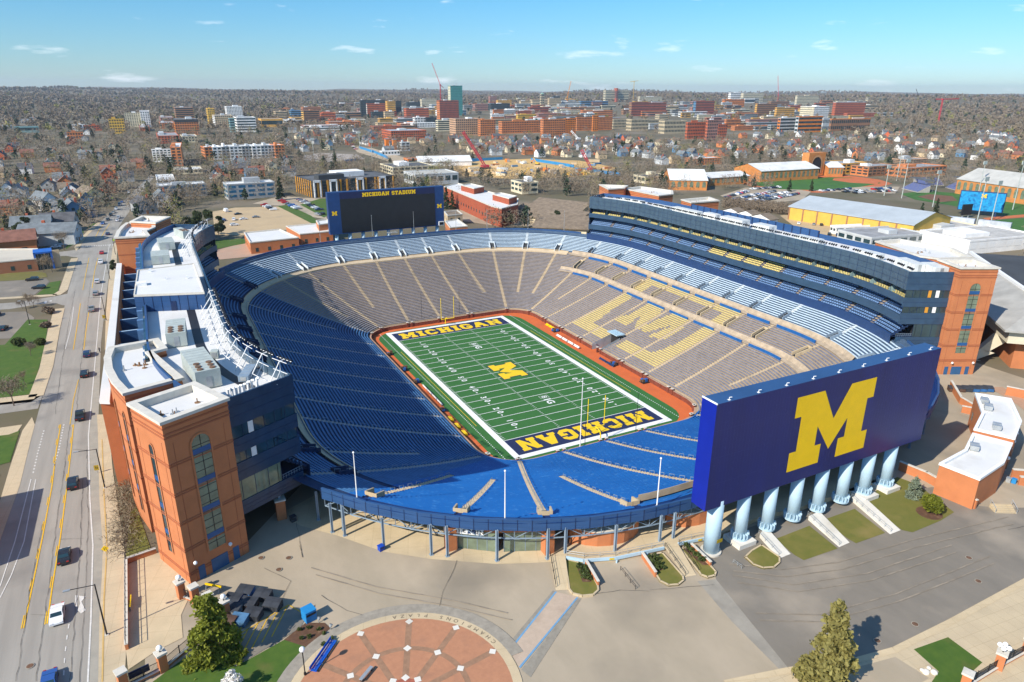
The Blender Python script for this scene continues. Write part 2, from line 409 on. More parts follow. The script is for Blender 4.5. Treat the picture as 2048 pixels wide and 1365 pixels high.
SEAT_M = [[(0, .02), (.43, .02), (.46, .15), (.16, .16), (.12, .4), (.1, .76), (0, .76)], [(.57, .02), (1, .02), (1, .76), (.9, .76), (.89, .3), (.85, .16), (.57, .15)], [(0, .76), (.12, .76), (.12, .9), (.88, .9), (.88, .76), (1, .76), (1, 1), (0, 1)],
          [(.25, .30), (.41, .30), (.38, .52), (.48, .32), (.55, .32), (.46, .76), (.30, .76), (.29, .40), (.25, .40)], [(.55, .32), (.60, .32), (.70, .55), (.66, .30), (.80, .36), (.77, .76), (.60, .76), (.53, .5)]]
def walkrow(sec, d):                       # rows left out for the cross walkways
    if sec == 'E' and (31.2 < d < 33.8 or 43.2 < d < 45.6): return True
    if sec in ('N', 'W') and 43.4 < d < 45.4: return True
    return False
TUN = (-1.2, 4.4, 8.6)                     # the players' tunnel in the east stand: y0, y1, depth
def in_tunnel(u, d):
    x, y, nx, ny, L = st(u); return L == 'E' and TUN[0] < y < TUN[1] and d < TUN[2]
# terrace
V = []; F = []; MI = []
us = usamples(0, UT, 3.0, 12); us = sorted(set(us+[uE(TUN[0]), uE(TUN[1])]))
mats_t = [step_tan, step_bl, step_nv, step_lt]
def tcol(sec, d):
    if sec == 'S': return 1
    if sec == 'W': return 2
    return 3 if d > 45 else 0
def addq(a, b, c, d_, m):
    n = len(V); V.extend((a, b, c, d_)); F.append((n, n+1, n+2, n+3)); MI.append(m)
for i in range(NROW+3):
    d = D0+PITCH_R*i
    for k in range(len(us)-1):
        u0, u1 = us[k], us[k+1]; um = (u0+u1)/2
        if in_tunnel(um, d): continue
        y0, y1 = BP(u0, d)[1], BP(u1, d)[1]
        za, zb = zp(d, y0), zp(d, y1); dp = d-PITCH_R
        pa, pb = zp(dp, y0) if i else FZ+1.4, zp(dp, y1) if i else FZ+1.4
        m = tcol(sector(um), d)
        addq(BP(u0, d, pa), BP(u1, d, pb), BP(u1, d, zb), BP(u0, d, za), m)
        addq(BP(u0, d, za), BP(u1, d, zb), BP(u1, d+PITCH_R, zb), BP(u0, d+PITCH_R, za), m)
npmesh('terrace', np.array(V), np.array(F), mats_t, MI, stadium)
# benches: one section between two aisles on one tier
def inpoly(x, y, poly):
    c = False; n = len(poly); j = n-1
    for i in range(n):
        xi, yi = poly[i]; xj, yj = poly[j]
        if (yi > y) != (yj > y) and x < (xj-xi)*(y-yi)/(yj-yi)+xi: c = not c
        j = i
    return c
bench_mats = [seat_lt, seat_md, seat_bl, seat_w, maize_seat, mat('bench_back_shade', (.02, .045, .13), .7, .2, 1)]  # last one: shade painted on the backs of the blue benches, drawing the rows
def bcol(sec, d):
    if sec == 'S': return 2
    if sec == 'W': return 3
    return 0 if d > 45 else 1
na = len(AISLES)
for k in range(na):
    (ua, da), (ub, db) = AISLES[k], AISLES[(k+1) % na]
    if ub < ua: ub += UT
    um = (ua+ub)/2; sec = sector(um)
    tiers = {'E': [(0, 31.2), (33.8, 43.2), (45.6, 57)], 'S': [(0, 57)]}.get(sec, [(0, 43.4), (45.4, 57)])
    for t0, t1 in tiers:
        V = []; F = []; MI = []
        for i in range(NROW):
            d = D0+PITCH_R*i
            if not (t0 <= d < t1): continue
            wa = .65*upk(ua+.1, d) if d >= da else .0
            wb = .65*upk(ub-.1, d) if d >= db else .0
            if ub-ua-wa-wb < .6: continue
            pts = usamples(ua+wa, ub-wb, 2.6, 1.0 if sec == 'E' and d < 45 else None)
            for q in range(len(pts)-1):
                u0, u1 = pts[q], pts[q+1]
                if in_tunnel((u0+u1)/2, d): continue
                m = bcol(sector((u0+u1)/2), d)
                if sec == 'E' and d < 44.5:
                    ym = BP((u0+u1)/2, 0)[1]
                    if any(inpoly((27.2-ym)/53.6, (d-3.2)/40.5, q_) for q_ in SEAT_M): m = 4
                p0, p1 = BP(u0, d), BP(u1, d); za, zb = zp(d, p0[1])+.40, zp(d, p1[1])+.40
                a0, a1, b0, b1 = BP(u0, d+.36), BP(u1, d+.36), BP(u0, d+.80), BP(u1, d+.80)
                addq((a0[0], a0[1], za), (a1[0], a1[1], zb), (b1[0], b1[1], zb), (b0[0], b0[1], za), m)
                addq((a0[0], a0[1], za-.2), (a1[0], a1[1], zb-.2), (a1[0], a1[1], zb), (a0[0], a0[1], za), m)
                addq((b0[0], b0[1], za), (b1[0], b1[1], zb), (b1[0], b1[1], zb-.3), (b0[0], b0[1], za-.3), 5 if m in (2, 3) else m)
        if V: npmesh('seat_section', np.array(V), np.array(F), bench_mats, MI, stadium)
# aisles (steps) and their hand rails
aisle_t = layered('aisle_concrete', (.56, .44, .29), (.48, .38, .25), (.36, .29, .2), .8, .2)
aisle_l = mat('pale_aisle', (.62, .68, .70), .7, .1)
for u, d0 in AISLES:
    mb = MB(); sec = sector(u); i0 = 0
    dmax = 57 if sec != 'S' else 53.5
    for i in range(NROW*2):
        d = D0+PITCH_R/2*i
        if d < d0 or d > dmax or in_tunnel(u, d): continue
        if sec == 'E' and u == uE(0) and d < TUN[2]+1: continue
        w = .62*upk(u, d); z = zp(d, BP(u, d)[1])+.06+(.16 if i % 2 else 0)
        d2 = d+PITCH_R/2; m = 1 if (sec in 'EN' and d > 45) else 0
        mb.poly([BP(u-w, d, z), BP(u+w, d, z), BP(u+w, d2, z), BP(u-w, d2, z)], m)
        mb.poly([BP(u-w, d, z-.25), BP(u+w, d, z-.25), BP(u+w, d, z), BP(u-w, d, z)], m)
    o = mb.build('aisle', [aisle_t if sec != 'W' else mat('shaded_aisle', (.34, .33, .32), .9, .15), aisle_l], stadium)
    if sec in 'WS':
        rb = MB(); d = d0+1.5
        while d < dmax-2:
            a = Vector(BP(u, d, zp(d, BP(u, d)[1])+.05)); b = Vector(BP(u, d+1.5, zp(d+1.5, BP(u, d)[1])+.05)); h = Vector((0, 0, .95))
            rb.tube(a, a+h, .05, 4); rb.tube(b, b+h, .05, 4); rb.tube(a+h, b+h, .06, 4)
            d += 3.1
        rb.build('handrail', steel_b, o)
# cross walkways with their low blue walls (east), and the step between the lower and the upper benches elsewhere
wall_bl = mat('blue_wall', (.012, .10, .30), .5, .15)
def sweep(mb, us_, prof, m=0):
    for i in range(len(us_)-1):
        for j in range(len(prof)-1):
            (d0, z0), (d1, z1) = prof[j], prof[j+1]
            mb.poly([BP(us_[i], d0, z0), BP(us_[i+1], d0, z0), BP(us_[i+1], d1, z1), BP(us_[i], d1, z1)], m)
def sweepy(mb, us_, prof, m=0):               # heights relative to the terrace
    for i in range(len(us_)-1):
        for j in range(len(prof)-1):
            q = []
            for u, (d, z) in ((us_[i], prof[j]), (us_[i+1], prof[j]), (us_[i+1], prof[j+1]), (us_[i], prof[j+1])):
                b = BP(u, d); q.append((b[0], b[1], zp(d, b[1])+z))
            mb.poly(q, m)
eu0, eu1 = uC(330)-UT, uC(32)
for dw in (31.0, 43.1):
    mb = MB(); uu = usamples(eu0+UT, UT, 3)[:-1]+[x+UT for x in usamples(0, eu1, 3, 6)]
    sweepy(mb, uu, [(dw-.1, .35), (dw+.1, .35), (dw+1.7, .0), (dw+2.6, .9)], 0)
    mb.build('walkway', mat('worn_walkway', (.40, .315, .22), .9, .2, .5), stadium)
    ai = [u for u, _ in AISLES if u <= eu1+1 or u-UT >= eu0-1]
    ai = sorted(u if u < 400 else u-UT for u in ai)
    for a, b in zip(ai, ai[1:]):
        k0, k1 = (1.6, 1.6)
        uu = usamples(a+k0+UT, b-k1+UT, 3, 6); wb = MB()
        sweepy(wb, uu, [(dw-.25, -.15), (dw-.25, .85), (dw+.05, .85), (dw+.05, .0)], 0)
        wb.build('walkway_wall', [wall_bl], stadium)
for (u0, u1) in ((uC(34), uC(205)),):
    mb = MB(); uu = usamples(u0, u1, 3)
    sweepy(mb, uu, [(43.2, .0), (43.2, .5), (43.5, .5), (43.5, .12), (45.3, .12), (45.3, .5)], 0)
    mb.build('walkway', aisle_t, stadium)
# portals (the doorways from the concourse into the stands)
dark_m = mat('dark_opening', (.02, .02, .022), .9, 0)
def portal(u, d, wid=1.5, dep=4.2, m=None, wm=None):
    x, y, nx, ny, L = st(u); tx, ty = -ny, nx
    z = zp(d, BP(u, d)[1]); mb = MB(); wm = wm or m
    def q(a, b, zz): bx = BP(u, d+b); return (bx[0]+tx*a, bx[1]+ty*a, zz)
    z1 = zp(d+dep, BP(u, d)[1])+.9; zf = z+.14
    for s in (-1, 1):
        a0, a1 = s*wid, s*(wid-.28)
        mb.poly([q(a0, 0, z), q(a0, dep, z1-1.0), q(a0, dep, z1), q(a0, 0, z+1.3)], 0)
        mb.poly([q(a1, 0, z), q(a1, dep, z1-1.0), q(a1, dep, z1), q(a1, 0, z+1.3)], 0)
        mb.poly([q(a0, 0, z+1.3), q(a0, dep, z1), q(a1, dep, z1), q(a1, 0, z+1.3)], 0)
        mb.poly([q(a0, 0, z), q(a0, 0, z+1.3), q(a1, 0, z+1.3), q(a1, 0, z)], 0)
    mb.poly([q(-wid, dep, z), q(wid, dep, z), q(wid, dep, z1), q(-wid, dep, z1)], 0)
    mb.poly([q(-wid+.25, .1, zf+.1), q(wid-.25, .1, zf+.1), q(wid-.25, dep-.15, z1-.75), q(-wid+.25, dep-.15, z1-.75)], 1)
    return mb.build('portal', [wm, dark_m], stadium)
for u, d0 in AISLES:
    sec = sector(u)
    if sec == 'S':
        if d0 > 0: portal(u, 52.4, 1.3, 2.6, concrete)
    elif sec == 'E':
        portal(u+.2, 34.6, 1.1, 5.6, concrete); portal(u+.2, 46.2, 1.1, 4.0, steel_b)
    else:
        portal(u, 44.9, 1.35, 4.4, aisle_l if sec == 'N' else step_nv)
# field wall
mb = MB(); uu = [u for u in us if True]
for i in range(len(uu)-1):
    if in_tunnel((uu[i]+uu[i+1])/2, .5): continue
    sec = sector((uu[i]+uu[i+1])/2)
    for (d0, z0), (d1, z1), m in (((0, FZ), (0, FZ+1.5), 0), ((0, FZ+1.5), (.45, FZ+1.5), 1), ((.45, FZ+1.5), (1.0, FZ+1.38), 2)):
        mb.poly([BP(uu[i], d0, z0), BP(uu[i+1], d0, z0), BP(uu[i+1], d1, z1), BP(uu[i], d1, z1)], m)
mb.build('field_wall', [wall_br, mat('wall_coping', (.45, .26, .17), .8, .15), step_tan], stadium)
for u, d0 in AISLES:
    if d0 < 3.5 and st(u)[4] != 'W':
        for s in (-1, 1):
            b = BP(u+s*1.0, .15); pm = MB(); pm.box(b[0]-.35, b[0]+.35, b[1]-.35, b[1]+.35, FZ, FZ+2.05, 0); pm.box(b[0]-.43, b[0]+.43, b[1]-.43, b[1]+.43, FZ+2.05, FZ+2.2, 1)
            pm.build('wall_pier', [wall_br, cap_m], stadium)
# tunnel in the east stand
mb = MB(); y0, y1, dt = TUN
for y in (y0, y1):
    mb.poly([(38, y, FZ), (38+dt, y, FZ), (38+dt, y, zp(dt)+.9), (38, y, FZ+2.3)], 0)
mb.poly([(38+dt, y0, FZ), (38+dt, y1, FZ), (38+dt, y1, zp(dt)+.5), (38+dt, y0, zp(dt)+.5)], 1)
mb.poly([(37.5, y0, FZ+.05), (38+dt, y0, FZ+.05), (38+dt, y1, FZ+.05), (37.5, y1, FZ+.05)], 2)
tn = mb.build('tunnel', [mat('tunnel_wall', (.33, .36, .38), .8, .15), dark_m, apron_m], stadium)
mb = MB(); mb.prism([(44.8, y0-.3), (48.6, y0-.3), (48.6, y1+.3), (44.8, y1+.3)], -10.0, -9.75, 0, bottom=True)
for i in range(9): mb.box(44.8, 48.6, y0-.3+i*.74, y0-.2+i*.74, -9.75, -9.6, 0)
mb.build('tunnel_canopy', pale_col, tn)
# rim: fascia panels, roof edge, trusses and columns on the open (north and south) arcs
zr_top = lambda y: 9.15+1.2*y/120
def rim_panels(ua, ub, nseg, south):
    for i in range(nseg):
        u0, u1 = ua+(ub-ua)*i/nseg, ua+(ub-ua)*(i+1)/nseg
        mb = MB(); y = (BP(u0, 60)[1]+BP(u1, 60)[1])/2; zt = zr_top(y)
        a, b, c, d_ = BP(u0, 60), BP(u1, 60), BP(u1, 59.6), BP(u0, 59.6)
        mb.prism([a[:2], b[:2], c[:2], d_[:2]], zt-2.25, zt, 0, bottom=True)
        # little raised seams on the outside
        for t in (.0, .25, .5, .75):
            p = Vector(a).lerp(Vector(b), t); q = Vector(a).lerp(Vector(b), min(1, t+.012)); n = Vector(BP((u0+u1)/2, 1))-Vector(BP((u0+u1)/2, 0))
            mb.prism([(p.x, p.y), (q.x, q.y), (q.x+n.x*.04, q.y+n.y*.04), (p.x+n.x*.04, p.y+n.y*.04)], zt-2.2, zt-.05, 1)
        mb.build('fascia_panel', [navy_s, navy_dk], stadium)
us0, us1 = uC(213), uC(330); un0, un1 = uC(34), uC(147)
rim_panels(us0, us1, 21, True); rim_panels(un0, un1, 20, False)
for (ua, ub, nm) in ((us0, us1, 0), (un0, un1, 1)):
    mb = MB(); uu = usamples(ua, ub, 3, 8)
    for i in range(len(uu)-1):
        ya, yb = BP(uu[i], 58)[1], BP(uu[i+1], 58)[1]
        za, zb = zp(57.5, ya), zp(57.5, yb)
        mb.poly([BP(uu[i], 57.9, za), BP(uu[i+1], 57.9, zb), BP(uu[i+1], 59.7, zb+.2), BP(uu[i], 59.7, za+.2)], 0)
        mb.poly([BP(uu[i], 42, 0), BP(uu[i+1], 42, 0), BP(uu[i+1], 57, za-1.4), BP(uu[i], 57, za-1.4)], 1)
        mb.poly([BP(uu[i], 57, za-1.4), BP(uu[i+1], 57, zb-1.4), BP(uu[i+1], 59.6, zb-.6), BP(uu[i], 59.6, za-.6)], 1)
    mb.build('rim_deck', [seat_bl if nm == 0 else navy_s, steel_b], stadium)
cols = [(665, 1065), (690, 1072), (768, 1096), (863, 1110), (895, 1113), (994, 1122), (1095, 1118), (1130, 1115), (1229, 1111), (1318, 1091), (1345, 1085), (1426, 1064)]
def col(p, rad=59.2):
    mb = MB(); x, y = p[0], p[1]
    for s in (-.16, .16): mb.box(x+s-.05, x+s+.05, y-.2, y+.2, 0, 6.2)
    mb.box(x-.14, x+.14, y-.05, y+.05, 0, 6.2); mb.box(x-.35, x+.35, y-.35, y+.35, 0, .12)
    return mb.build('column', steel_b, stadium)
for q in cols: col(gat(*q))
for u in (uS(4), uS(12), uS(20), uC(276), uC(284), uC(292), uC(300), uC(308), uC(316), uC(216), uC(211)): col(BP(u, 59.0))
nseg = 34
for i in range(nseg):
    u0, u1 = us0+(us1-us0)*i/nseg, us0+(us1-us0)*(i+1)/nseg
    a, b = Vector(BP(u0, 59.3)), Vector(BP(u1, 59.3)); mb = MB()
    zt = zr_top(a.y)-2.4; zb = zt-1.75
    v = lambda t, z: (a.x+(b.x-a.x)*t, a.y+(b.y-a.y)*t, z)
    mb.tube(v(0, zb), v(1, zb), .12, 4); mb.tube(v(0, zt), v(1, zt), .1, 4)
    for t0, t1 in ((0, .5), (1, .5)): mb.tube(v(t0, zb), v(t1, zt), .075, 4)
    mb.tube(v(0, zb), v(0, zt), .08, 4); mb.tube(v(.5, zb), v(.5, zt), .07, 4)
    c = Vector(BP(u0, 50)); mb.tube(v(0, zb), (c.x, c.y, 3.2), .12, 4)
    mb.build('truss', steel_b, stadium)
# ------------------------------------------------------------------ the field
apron = sheet('field_apron', [BP(u, .3)[:2] for u in usamples(0, UT, 6)[:-1]], apron_m)
apron.location.z = FZ; struct(apron)
def rrect(x0, x1, y0, y1, r, n=6):
    out = []
    for cx, cy, a in ((x1-r, y1-r, 0), (x0+r, y1-r, 90), (x0+r, y0+r, 180), (x1-r, y0+r, 270)):
        for i in range(n+1): t = R(a+90*i/n); out.append((cx+r*math.cos(t), cy+r*math.sin(t)))
    return out
tf = sheet('playing_field', rrect(-31.0, 32.0, -58.6, 57.6, 9), turf, .05); tf.location.z = FZ; struct(tf)
HX, HY = 24.38, 54.86
def fquads(name, quads, m, dz=.08):
    mb = MB()
    for q in quads: mb.poly([(x, y, dz) for x, y in q])
    o = mb.build(name, m, tf); return o
def rect(x0, x1, y0, y1): return [(x0, y0), (x1, y0), (x1, y1), (x0, y1)]
fquads('border_line', [rect(-HX-1.83, -HX, -HY-1.83, HY+1.83), rect(HX, HX+1.83, -HY-1.83, HY+1.83), rect(-HX, HX, -HY-1.83, -HY), rect(-HX, HX, HY, HY+1.83)], white_line)
for s in (1, -1): fquads('end_zone', [rect(-HX, HX, s*45.72 if s > 0 else -HY, HY if s > 0 else -45.72)], ez_m, .07)
fquads('yard_line', [rect(-HX, HX, y*4.572-.11, y*4.572+.11) for y in range(-10, 11)], white_line, .09)
hs = []
for k in range(-49, 50):
    y = k*.9144
    if k % 5 == 0: continue
    for x in (-6.1, 6.1): hs.append(rect(x-.35, x+.35, y-.07, y+.07))
    for x in (-HX+.5, HX-.5): hs.append(rect(x-.4, x+.4, y-.07, y+.07))
fquads('hash_marks', hs, white_line, .09)
dots = []
for k in range(-60, 61):
    for x in (-28.6, 29.4): dots.append(rect(x-.12, x+.12, k*.93, k*.93+.4))
fquads('coaching_box_dots', dots, white_line, .09)
fquads('restraining_line', [rect(-27.5, -27.35, -34, 34), rect(27.6, 27.75, -34, 34)], ez_y, .09)
for s in (1, -1):
    if s > 0: pl = lambda u, v, w: (-22.0+u, 47.2+v, .1)
    else: pl = lambda u, v, w: (22.0-u, -47.2-v, .1)
    word('MICHIGAN', 6.3, pl, ez_y, tf, 'end_zone_letter', 0, .12, 44)
mb = MB(); mb.poly([(-4.6+9.2*v, 6.7-13.4*u, .1) for u, v in BLOCK_M]); mb.build('midfield_logo', ez_y, tf)
mb = MB(); mb.poly([(-5.0+10.0*v, 7.1-14.2*u, .095) for u, v in BLOCK_M]); mb.build('midfield_logo_edge', ez_m, tf)
for k in range(-4, 5):
    n = 50-abs(k)*10; y = k*9.144
    for sx in (-1, 1):
        for ch, off in ((str(n)[0], -1.45), (str(n)[1], 1.45)):
            # letters read from the nearer sideline
            yy = y-off if sx < 0 else y+off
            text_mesh('yard_number', ch, 2.7, white_line, tf, 0, (sx*17.2, yy, .1), (0, 0, -math.pi/2 if sx < 0 else math.pi/2), 'CENTER', 1.0, .07)
        if k:
            t = -1 if k < 0 else 1; mb = MB(); yy = y+t*3.1
            mb.poly([(sx*17.9, yy, .1), (sx*17.2, yy, .1), (sx*17.55, yy+t*.9, .1)]); mb.build('number_arrow', white_line, tf)
for y in (27.4, -27.4):
    text_mesh('conference_mark', '1G', 3.4, white_line, tf, 0, (.4 if y > 0 else .2, y-1.0, .1), (0, 0, -math.pi/2), 'CENTER', 1, .1)
    text_mesh('conference_mark', 'B', 2.6, white_line, tf, 0, (.3, y+2.3, .1), (0, 0, -math.pi/2), 'CENTER', 1, .02)
    fquads('conference_box', [rect(-1.2, 1.8, y+1.35, y+1.43), rect(-1.2, 1.8, y+3.3, y+3.38), rect(-1.2, -1.1, y+1.43, y+3.3), rect(1.7, 1.8, y+1.43, y+3.3)], white_line, .095)
goal_y = mat('goal_yellow', (.86, .62, .01), .4, .04)
for s, lab in ((1, 'yellow goalpost in front of the far stands with the video board'), (-1, 'yellow goalpost on the near end line beside the blue benches')):
    t = thing('goal_post', lab, 'goalpost', (0, s*HY, FZ), 0, 'goalposts')
    mb = MB(); pts = [Vector((0, s*2.6, 0)), Vector((0, s*2.6, 1.7)), Vector((0, s*2.3, 2.5)), Vector((0, s*1.5, 2.95)), Vector((0, 0, 3.05))]
    for a, b in zip(pts, pts[1:]): mb.tube(a, b, .17, 8)
    mb.build('gooseneck', goal_y, t)
    mb = MB(); mb.tube((-2.82, 0, 3.05), (2.82, 0, 3.05), .14, 8); mb.build('crossbar', goal_y, t)
    for x in (-2.82, 2.82):
        mb = MB(); mb.tube((x, 0, 3.05), (x, 0, 12.2), .11, 8); mb.build('upright', goal_y, t)
def pole(name, label, cat, base, h, r, m, group=None, ball=True, z=None):
    t = thing(name, label, cat, (base[0], base[1], base[2] if z is None else z), 0, group)
    mb = MB(); mb.tube((0, 0, 0), (0, 0, h), r, 8, 0, r*.55); mb.build('shaft', m, t)
    mb = MB(); mb.tube((0, 0, 0), (0, 0, .25), r*2.2, 8); mb.build('base', m, t)
    if ball: mb = MB(); mb.ball((0, 0, h+r), r*1.5, 0, 8, 5); mb.build('finial', m, t)
    return t
pole('flagpole', 'tall white flagpole at the near field wall behind the goalpost', 'flagpole', (-8.8, -60.6, -15), 20.5, .16, white_p)
for (x, y, lab) in ((-8.7, 62, 'thin dark net pole left of the far goalpost'), (8.3, 62, 'thin dark net pole right of the far goalpost'), (10.5, -59.6, 'thin dark net pole right of the near goalpost'), (-6.6, -59.6, 'thin dark net pole left of the near goalpost')):
    pole('net_pole', lab, 'net pole', (x, y, FZ), 13.5, .09, black_m, 'kicking net poles', False)
fl = []
for u in (uC(219), uC(241), uC(263), uS(-9)): fl.append(pole('flagpole', 'x', 'flagpole', BP(u, 59.0), 9.6 , .13, white_p, 'flagpoles on the near rim', z=7.2))
rank_labels(fl, 'white flagpole on the near stadium rim above the blue fascia')
fl = []
for q in ((641, 483), (828, 462), (912, 458), (974, 457), (1056, 457), (1128, 460), (745, 470)):
    p = at(q[0], q[1], 10.3); fl.append(pole('flagpole', 'x', 'flagpole', (p.x, p.y, 10.0), 9.5, .11, metal_g, 'flagpoles on the far rim'))
rank_labels(fl, 'slim grey flagpole on the far stadium rim')
# team benches and sideline things
def bench(x, y, L, rz, m, label, group):
    t = thing('team_bench', label, 'bench', (x, y, FZ+.06), rz, group)
    mb = MB(); mb.box(-L/2, L/2, -.25, .25, .42, .5); mb.build('seat', m, t)
    mb = MB(); mb.box(-L/2, L/2, .22, .28, .5, 1.0); mb.build('backrest', m, t)
    for xx in (-L/2+.2, L/2-.25): mb = MB(); mb.box(xx, xx+.08, -.22, .24, 0, .42); mb.build('leg', metal_g, t)
    return t
bl = [bench(33.6, y, 3.6, -math.pi/2, white_p, 'x', 'white benches by the right sideline') for y in (21.5, 17.2, 12.9, 8.6)]
rank_labels(bl, 'white team bench on the red apron by the right sideline')
bl = [bench(-31.2, y, 3.6, math.pi/2, white_p, 'x', 'white benches by the left sideline') for y in (-2, -6.3, -10.6, -14.9)]
rank_labels(bl, 'white team bench on the red apron by the left sideline', lambda o: -o.location.y, 'from far end')
bl = [bench(34.6, y, 4.2, -math.pi/2, navy, 'x', 'navy benches by the right sideline') for y in (-7.5, -12.2)]
rank_labels(bl, 'navy bench on the red apron right of the tunnel mouth')
def stack(x, y, lab, seed):
    t = thing('equipment_cart', lab, 'cart', (x, y, FZ+.05), 0); r = random.Random(seed)
    for nm, m, n in (('crate', mat('crate_brown', (.12, .07, .04), .8, .3), 3), ('cooler', mat('cooler_blue', (.02, .12, .4), .5, .1), 2)):
        for i in range(n):
            mb = MB(); a, b = r.uniform(-1.2, .6), r.uniform(-1, .5); mb.box(a, a+.9, b, b+.8, .25, .7+r.random()*.9); mb.build(nm, m, t)
    mb = MB(); mb.box(-1.4, 1.4, -1.1, 1.1, .15, .25); mb.build('deck', black_m, t)
    for a in (-1.1, 1.1):
        for b in (-.9, .9): mb = MB(); mb.tube((a, b-.06, .12), (a, b+.06, .12), .12, 8); mb.build('wheel', black_m, t)
stack(36.2, 28.5, 'brown equipment cart against the wall at the far right sideline', 1)
stack(36.0, -12.6, 'brown equipment cart right of the navy bench', 2)
stack(36.3, -30, 'dark equipment cart near the right end of the red apron', 3)
stack(-32.2, 33, 'dark equipment cart at the far left corner of the apron', 4)
stack(-32.4, 16, 'equipment cart with coolers beside the far left sideline', 5)
stack(-32.4, 4, 'equipment cart with coolers beyond the left white benches', 6)
stack(-32.4, -20, 'equipment cart just nearer than the left white benches', 7)
bl = []
for y in (-27, -32, -37):
    t = thing('foam_pad', 'x', 'pad', (-32.6, y, FZ+.05), 0, 'yellow pads by the left sideline'); mb = MB(); mb.box(-.5, .5, -1.3, 1.3, 0, .75); mb.build('cushion', maize, t)
    mb = MB(); mb.box(-.55, .55, -1.32, 1.32, .0, .12); mb.build('base', black_m, t); bl.append(t)
rank_labels(bl, 'yellow foam pad by the left field wall', lambda o: -o.location.y, 'from far end')
bl = []
for y in (36, 33.5, 31):
    t = thing('yellow_seat', 'x', 'bench', (36.6, y, FZ+.05), 0, 'yellow seats by the far right corner'); mb = MB(); mb.box(-.35, .35, -1.1, 1.1, .3, .5); mb.build('seat', maize, t)
    mb = MB(); mb.box(.25, .35, -1.1, 1.1, .5, 1.0); mb.build('backrest', maize, t); bl.append(t)
rank_labels(bl, 'yellow bench against the wall at the far right corner')

for k in (0, 1):
    ua_, ub_ = ((uC(261)+1.2, uS(-14.6)-1.2), (uS(-14.6)+1.5, uS(-1)-1.2))[k]
    mb = MB(); sweepy(mb, usamples(ua_, ub_, 2, 6), [(52.3, .1), (52.3, .75), (54.2, .75), (54.2, 1.9), (54.4, 1.9), (54.4, .5)]); mb.build('walkway', aisle_t, stadium)

slate = mat('slate_panel', (.032, .068, .118), .32, .14, .5)
# ------------------------------------------------------------------ helpers for facades
class Plane:
    """a vertical wall from A to B; q(s, z, off): s metres along, off metres outwards"""
    def __init__(s, A, B, out):
        s.A = Vector(A[:2]); d = Vector(B[:2])-s.A; s.L = d.length; s.u = d/s.L
        n = Vector((-s.u.y, s.u.x)); s.n = n if n.dot(Vector(out)) > 0 else -n
    def q(s, a, z, off=0): p = s.A+s.u*a+s.n*off; return (p.x, p.y, z)
    def rect(s, mb, a0, a1, z0, z1, off, m=0): mb.poly([s.q(a0, z0, off), s.q(a1, z0, off), s.q(a1, z1, off), s.q(a0, z1, off)], m)
    def slab(s, mb, a0, a1, z0, z1, o0, o1, m=0):
        p = [s.q(a0, 0, o0)[:2], s.q(a1, 0, o0)[:2], s.q(a1, 0, o1)[:2], s.q(a0, 0, o1)[:2]]
        mb.prism(p, z0, z1, m, bottom=True)
def arch_pts(c, w, z0, z1, n=8):
    r = w/2; return [(c-r, z0), (c+r, z0)]+[(c+r*math.cos(math.pi*i/n), z1-r+r*math.sin(math.pi*i/n)) for i in range(n+1)]
def arch_window(pl, c, w, z0, z1, parent, bands=(), gl=None, bandm=None, mull=True):
    gl = gl or glass_g
    mb = MB(); mb.poly([pl.q(a, z, .03) for a, z in arch_pts(c, w, z0, z1)]); wn = mb.build('window', gl, parent)
    mb = MB(); P0, P1 = arch_pts(c, w+.1, z0, z1+.05), arch_pts(c, w+.7, z0-.1, z1+.35)
    for i in range(1, len(P0)-0):
        j = (i+1) % len(P0)
        if i == len(P0)-1: j = 0
        mb.poly([pl.q(*P0[i], .13), pl.q(*P0[j], .13), pl.q(*P1[j], .13), pl.q(*P1[i], .13)])
        mb.poly([pl.q(*P0[i], .13), pl.q(*P0[j], .13), pl.q(*P0[j], .02), pl.q(*P0[i], .02)])
    mb.build('window_surround', brick, wn)
    mb = MB()
    if mull:
        pl.slab(mb, c-.05, c+.05, z0, z1-.1, .03, .08)
        z = z0+1.4
        while z < z1-w/2: pl.slab(mb, c-w/2, c+w/2, z-.04, z+.04, .03, .075); z += 1.5
        mb.build('mullion', black_m, wn)
    if bands:
        mb = MB()
        for z in bands: pl.slab(mb, c-w/2, c+w/2, z-.45, z+.45, .03, .1)
        mb.build('spandrel', bandm or pane_bl, wn)
    return wn
def window_band(pl, a0, a1, z0, z1, parent, gl=None, step=1.6, off=.03, fr=None, name='window_band'):
    mb = MB(); pl.rect(mb, a0, a1, z0, z1, off); w = mb.build(name, gl or glass, parent)
    mb = MB(); n = max(1, int((a1-a0)/step))
    for i in range(n+1): x = a0+(a1-a0)*i/n; pl.slab(mb, x-.04, x+.04, z0, z1, off, off+.05)
    mb.build('mullion', fr or navy_dk, w); return w
